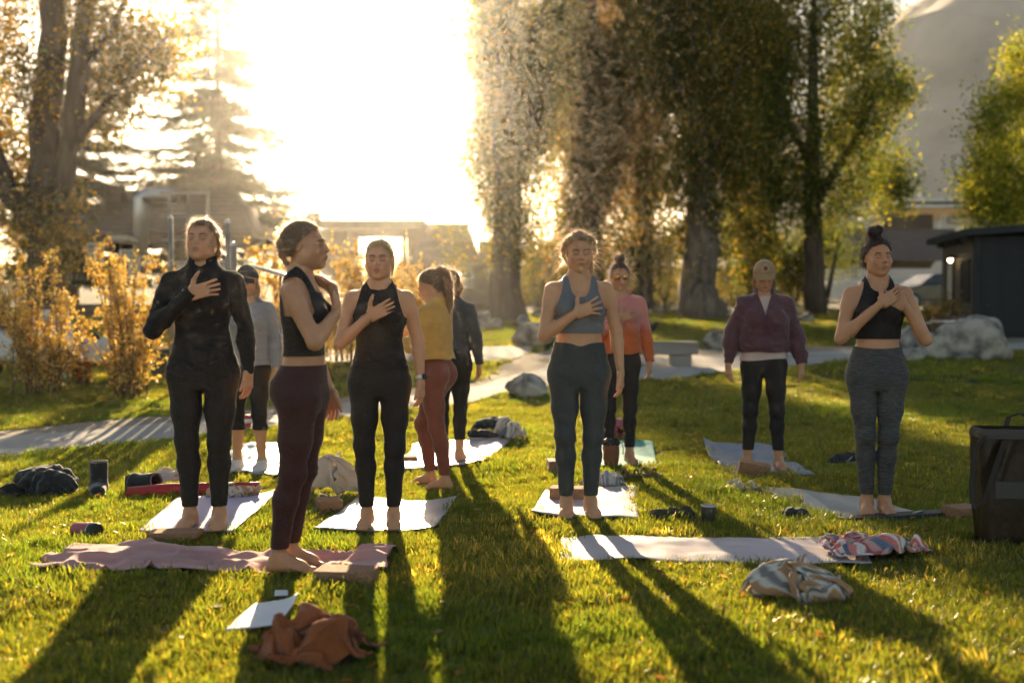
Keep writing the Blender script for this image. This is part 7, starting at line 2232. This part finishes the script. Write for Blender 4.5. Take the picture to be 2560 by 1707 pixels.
# ---- glossy tote bag at the right edge
M['nylon'] = mat('glossy_dark_nylon', (.030, .016, .009), .36, .1, 6, .15, 30, spec=.3)
g = gp(2520, 1380); s = g.y / FPX
t = empty('tote_bag', g + Vector((.07, .16, 0)), R(-8), 'tall dark glossy tote bag with looped handles at the right edge', 'bag')
Ht = 296 * s
def ftote(P):
    w = .145 + .03 * P[:, 2] / Ht
    q = np.stack([np.abs(P[:, 0]) - w, np.abs(P[:, 1]) - .115, np.abs(P[:, 2] - Ht / 2) - Ht / 2], 1) + .03
    return np.linalg.norm(np.maximum(q, 0), axis=1) + np.minimum(q.max(1), 0) - .03
blob('bag_body', ftote, (-.26, -.18, -.03), (.26, .18, Ht + .06), .010, M['nylon'], t, clipf=lambda V: Ht - .012 - V[:, 2],
     disp=lambda V: .016 * (1 - 2 * np.abs(vnoise(np.stack([V[:, 0] * 13 - V[:, 2] * 4, V[:, 1] * 9, V[:, 2] * 1.6], 1), 8))) * np.clip((Ht - .03 - V[:, 2]) / .1, 0, 1) * .6)
band = blob('top_band', lambda P: ftote(P) - .006, (-.26, -.18, Ht - .06), (.26, .18, Ht + .06), .010, mat('brown_webbing', (.07, .052, .04), .7, .1), t, clipf=lambda V: np.minimum(Ht + .004 - V[:, 2], V[:, 2] - Ht + .045))
for sd, sx in ((-1, 1), (1, 1)):
    pts = [(-.155, -.125 * 1, Ht - .03), (-.205, -.13, Ht - .10), (-.225, -.14, Ht * .55), (-.22, -.145, Ht * .38), (-.195, -.148, Ht * .33), (-.165, -.148, Ht * .38), (-.12, -.146, Ht * .62), (-.06, -.135, Ht - .05)] if sd < 0 else [(.02, .13, Ht - .02), (.04, .135, Ht + .05), (.10, .14, Ht + .07), (.15, .135, Ht + .04), (.165, .13, Ht - .02)]
    mb = MB()
    V = []
    P_ = [Vector(p) for p in pts]
    for i in range(len(P_)):
        for o in (-.014, .014): V.append(P_[i] + Vector((0, o * .2, 0)) + Vector((o, 0, 0)))
    V2 = [v + Vector((0, -.005, 0)) for v in V]; n_ = len(V)
    Fq = []
    for i in range(len(P_) - 1):
        a_ = 2 * i; Fq += [(a_, a_ + 1, a_ + 3, a_ + 2), (a_ + n_, a_ + n_ + 2, a_ + n_ + 3, a_ + n_ + 1), (a_, a_ + 2, a_ + 2 + n_, a_ + n_), (a_ + 1, a_ + 1 + n_, a_ + 3 + n_, a_ + 3)]
    mb.add(V + V2, Fq).build('handle', mat('black_webbing', (.028, .020, .015), .7, .1), t)
MB().box(-.10, .06, -.128, -.120, Ht * .42, Ht * .56).build('pocket_tab', mat('dark_tab', (.06, .05, .04), .6), t)
NOGRASS.append(np.array([[g.x - .15, g.y + .05], [g.x + .2, g.y + .05], [g.x + .2, g.y + .28], [g.x - .15, g.y + .28]]))
# ================================================================== GRASS, FALLEN LEAVES, AIR
def inside(P, poly):
    x, y = P[:, 0], P[:, 1]; c = np.zeros(len(P), bool); j = len(poly) - 1
    for i in range(len(poly)):
        xi, yi = poly[i]; xj, yj = poly[j]
        c ^= ((yi > y) != (yj > y)) & (x < (xj - xi) * (y - yi) / (yj - yi + 1e-12) + xi); j = i
    return c
def zgv(P):
    X, Y = P[:, 0], P[:, 1]
    return np.interp(Y, _PY, _PZ) + 0.012 * np.sin(X * 2.3 + 1.1 * np.sin(Y * 1.4)) + 0.010 * np.sin(Y * 3.1 + X * .9)
GRASS = leaf_mat('grass_blade', .58, 4.5, rough=.36, spec=.75, tcol=(1.25, 1.05, .34))
def tuft(seed, n, rad, h, pal):
    r_ = np.random.default_rng(seed)
    V, F, C = [], [], []
    for k in range(n):
        a = r_.uniform(0, 6.283); q = rad * math.sqrt(r_.random())
        b = np.array([math.cos(a) * q, math.sin(a) * q, -.006])
        l = h * r_.uniform(.5, 1.15); w = r_.uniform(.0016, .0030)
        t = r_.uniform(0, 6.283); lean = np.array([math.cos(t), math.sin(t), 0]) * r_.uniform(.1, .75)
        s = np.array([-math.sin(t + r_.uniform(-.8, .8)), math.cos(t), 0]); s /= np.linalg.norm(s)
        m = b + np.array([0, 0, l * .55]) + lean * l * .28
        e = b + np.array([0, 0, l * .92]) + lean * l * .85
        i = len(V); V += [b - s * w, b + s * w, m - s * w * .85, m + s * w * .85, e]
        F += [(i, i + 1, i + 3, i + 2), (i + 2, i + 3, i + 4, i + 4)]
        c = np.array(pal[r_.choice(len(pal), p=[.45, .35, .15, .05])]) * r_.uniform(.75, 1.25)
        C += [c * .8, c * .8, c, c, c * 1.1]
    me = bpy.data.meshes.new('tuft')
    me.from_pydata([tuple(v) for v in V], [], [f if f[2] != f[3] else f[:3] for f in F]); me.update()
    vcol(me, np.array(C)); me.materials.append(GRASS)
    return me
GP = [(.054, .074, .015), (.072, .090, .017), (.115, .110, .026), (.20, .15, .05)]
def scatter(n, y0, y1, spread, power=1.0):
    r_ = np.random.default_rng(int(y0 * 100))
    Y = y0 + (y1 - y0) * r_.random(n) ** power
    X = (r_.random(n) * 2 - 1) * (Y * .50 + spread)
    P = np.stack([X, Y], 1)
    ok = np.ones(n, bool)
    for poly in PATH_POLYS + NOGRASS:
        lo, hi = poly.min(0) - .1, poly.max(0) + .1
        k = np.where(ok & (P[:, 0] > lo[0]) & (P[:, 0] < hi[0]) & (P[:, 1] > lo[1]) & (P[:, 1] < hi[1]))[0]
        if len(k): ok[k[inside(P[k], poly)]] = False
    return P[ok]
def nz(P, f, s): return vnoise(np.stack([P[:, 0] * f, P[:, 1] * f, P[:, 0] * 0], 1), s)
def grass_object(name, P, sc, label):
    """one lawn of tufts: lush, plain and dry patches"""
    r_ = np.random.default_rng(1)
    size = sc * r_.uniform(.7, 1.25, len(P)) * (1 + .22 * nz(P, .8, 77) + .22 * nz(P, 3.5, 78) + .15 * nz(P, 9, 79))
    dry = nz(P, .55, 81) * .6 + nz(P, 2.2, 82) * .5 + r_.normal(size=len(P)) * .25
    pick = np.where(dry > .78, 5, np.where(dry < -.55, 4, r_.integers(0, 4, len(P))))
    turn = np.stack([r_.normal(size=len(P)) * .16, r_.normal(size=len(P)) * .16, r_.uniform(0, 6.28, len(P))], 1)
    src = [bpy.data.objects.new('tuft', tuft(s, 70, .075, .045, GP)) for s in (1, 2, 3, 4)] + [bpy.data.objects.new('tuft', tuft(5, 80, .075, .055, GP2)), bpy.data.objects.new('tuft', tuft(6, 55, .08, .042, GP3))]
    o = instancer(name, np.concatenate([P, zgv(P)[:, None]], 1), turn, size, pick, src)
    return tag(o, label, 'grass', kind='stuff')
GP2 = [(.050, .080, .014), (.062, .095, .016), (.09, .11, .02), (.13, .13, .03)]
GP3 = [(.13, .14, .03), (.19, .17, .05), (.26, .20, .08), (.30, .22, .10)]
NEAR = scatter(26000, 2.6, 8.0, 1.2)
FAR = scatter(24000, 8.0, 16.0, 1.6)
HORI = scatter(16000, 16.0, 40.0, 2.0)
P_ = np.concatenate([NEAR, FAR, HORI]); S_ = np.concatenate([np.full(len(NEAR), 1.0), np.full(len(FAR), 1.15), np.full(len(HORI), 1.9)])
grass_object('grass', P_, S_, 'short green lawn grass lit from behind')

# fallen leaves
n = 1500
r_ = np.random.default_rng(5)
Pl = scatter(n, 3.2, 16, .5)
V, F = leaf_quads(np.concatenate([Pl, (zgv(Pl) + .040)[:, None]], 1), .045, .6)
V[:, 2] = (V[:, 2] - np.repeat(zgv(Pl) + .04, 4)) * .45 + np.repeat(zgv(Pl) + .043, 4)
me = mesh_np('fallen_leaves', V, F); vcol(me, np.repeat(palette(len(Pl), [((.34, .17, .04), 3), ((.42, .28, .10), 2), ((.22, .10, .04), 2)]), 4, 0))
tag(link('fallen_leaves', me, BUSHLEAF), 'scattered small fallen leaves on the grass', 'leaves', kind='stuff')

# hazy evening air, added also to imitate the lens glow round the sun
hz = MB().box(-720, 720, -130, 920, -1.5, 86).mesh('haze')
hm = bpy.data.materials.new('haze'); hm.use_nodes = True
nt = hm.node_tree; nt.nodes.clear()
ou = nt.nodes.new('ShaderNodeOutputMaterial'); pv = nt.nodes.new('ShaderNodeVolumePrincipled')
pv.inputs['Color'].default_value = (.95, .93, .90, 1); pv.inputs['Density'].default_value = HAZE; pv.inputs['Anisotropy'].default_value = .92
nt.links.new(pv.outputs[0], ou.inputs['Volume'])
tag(link('haze', hz, hm), 'hazy evening air over the park, added for the warm sun glow', 'haze', kind='stuff')
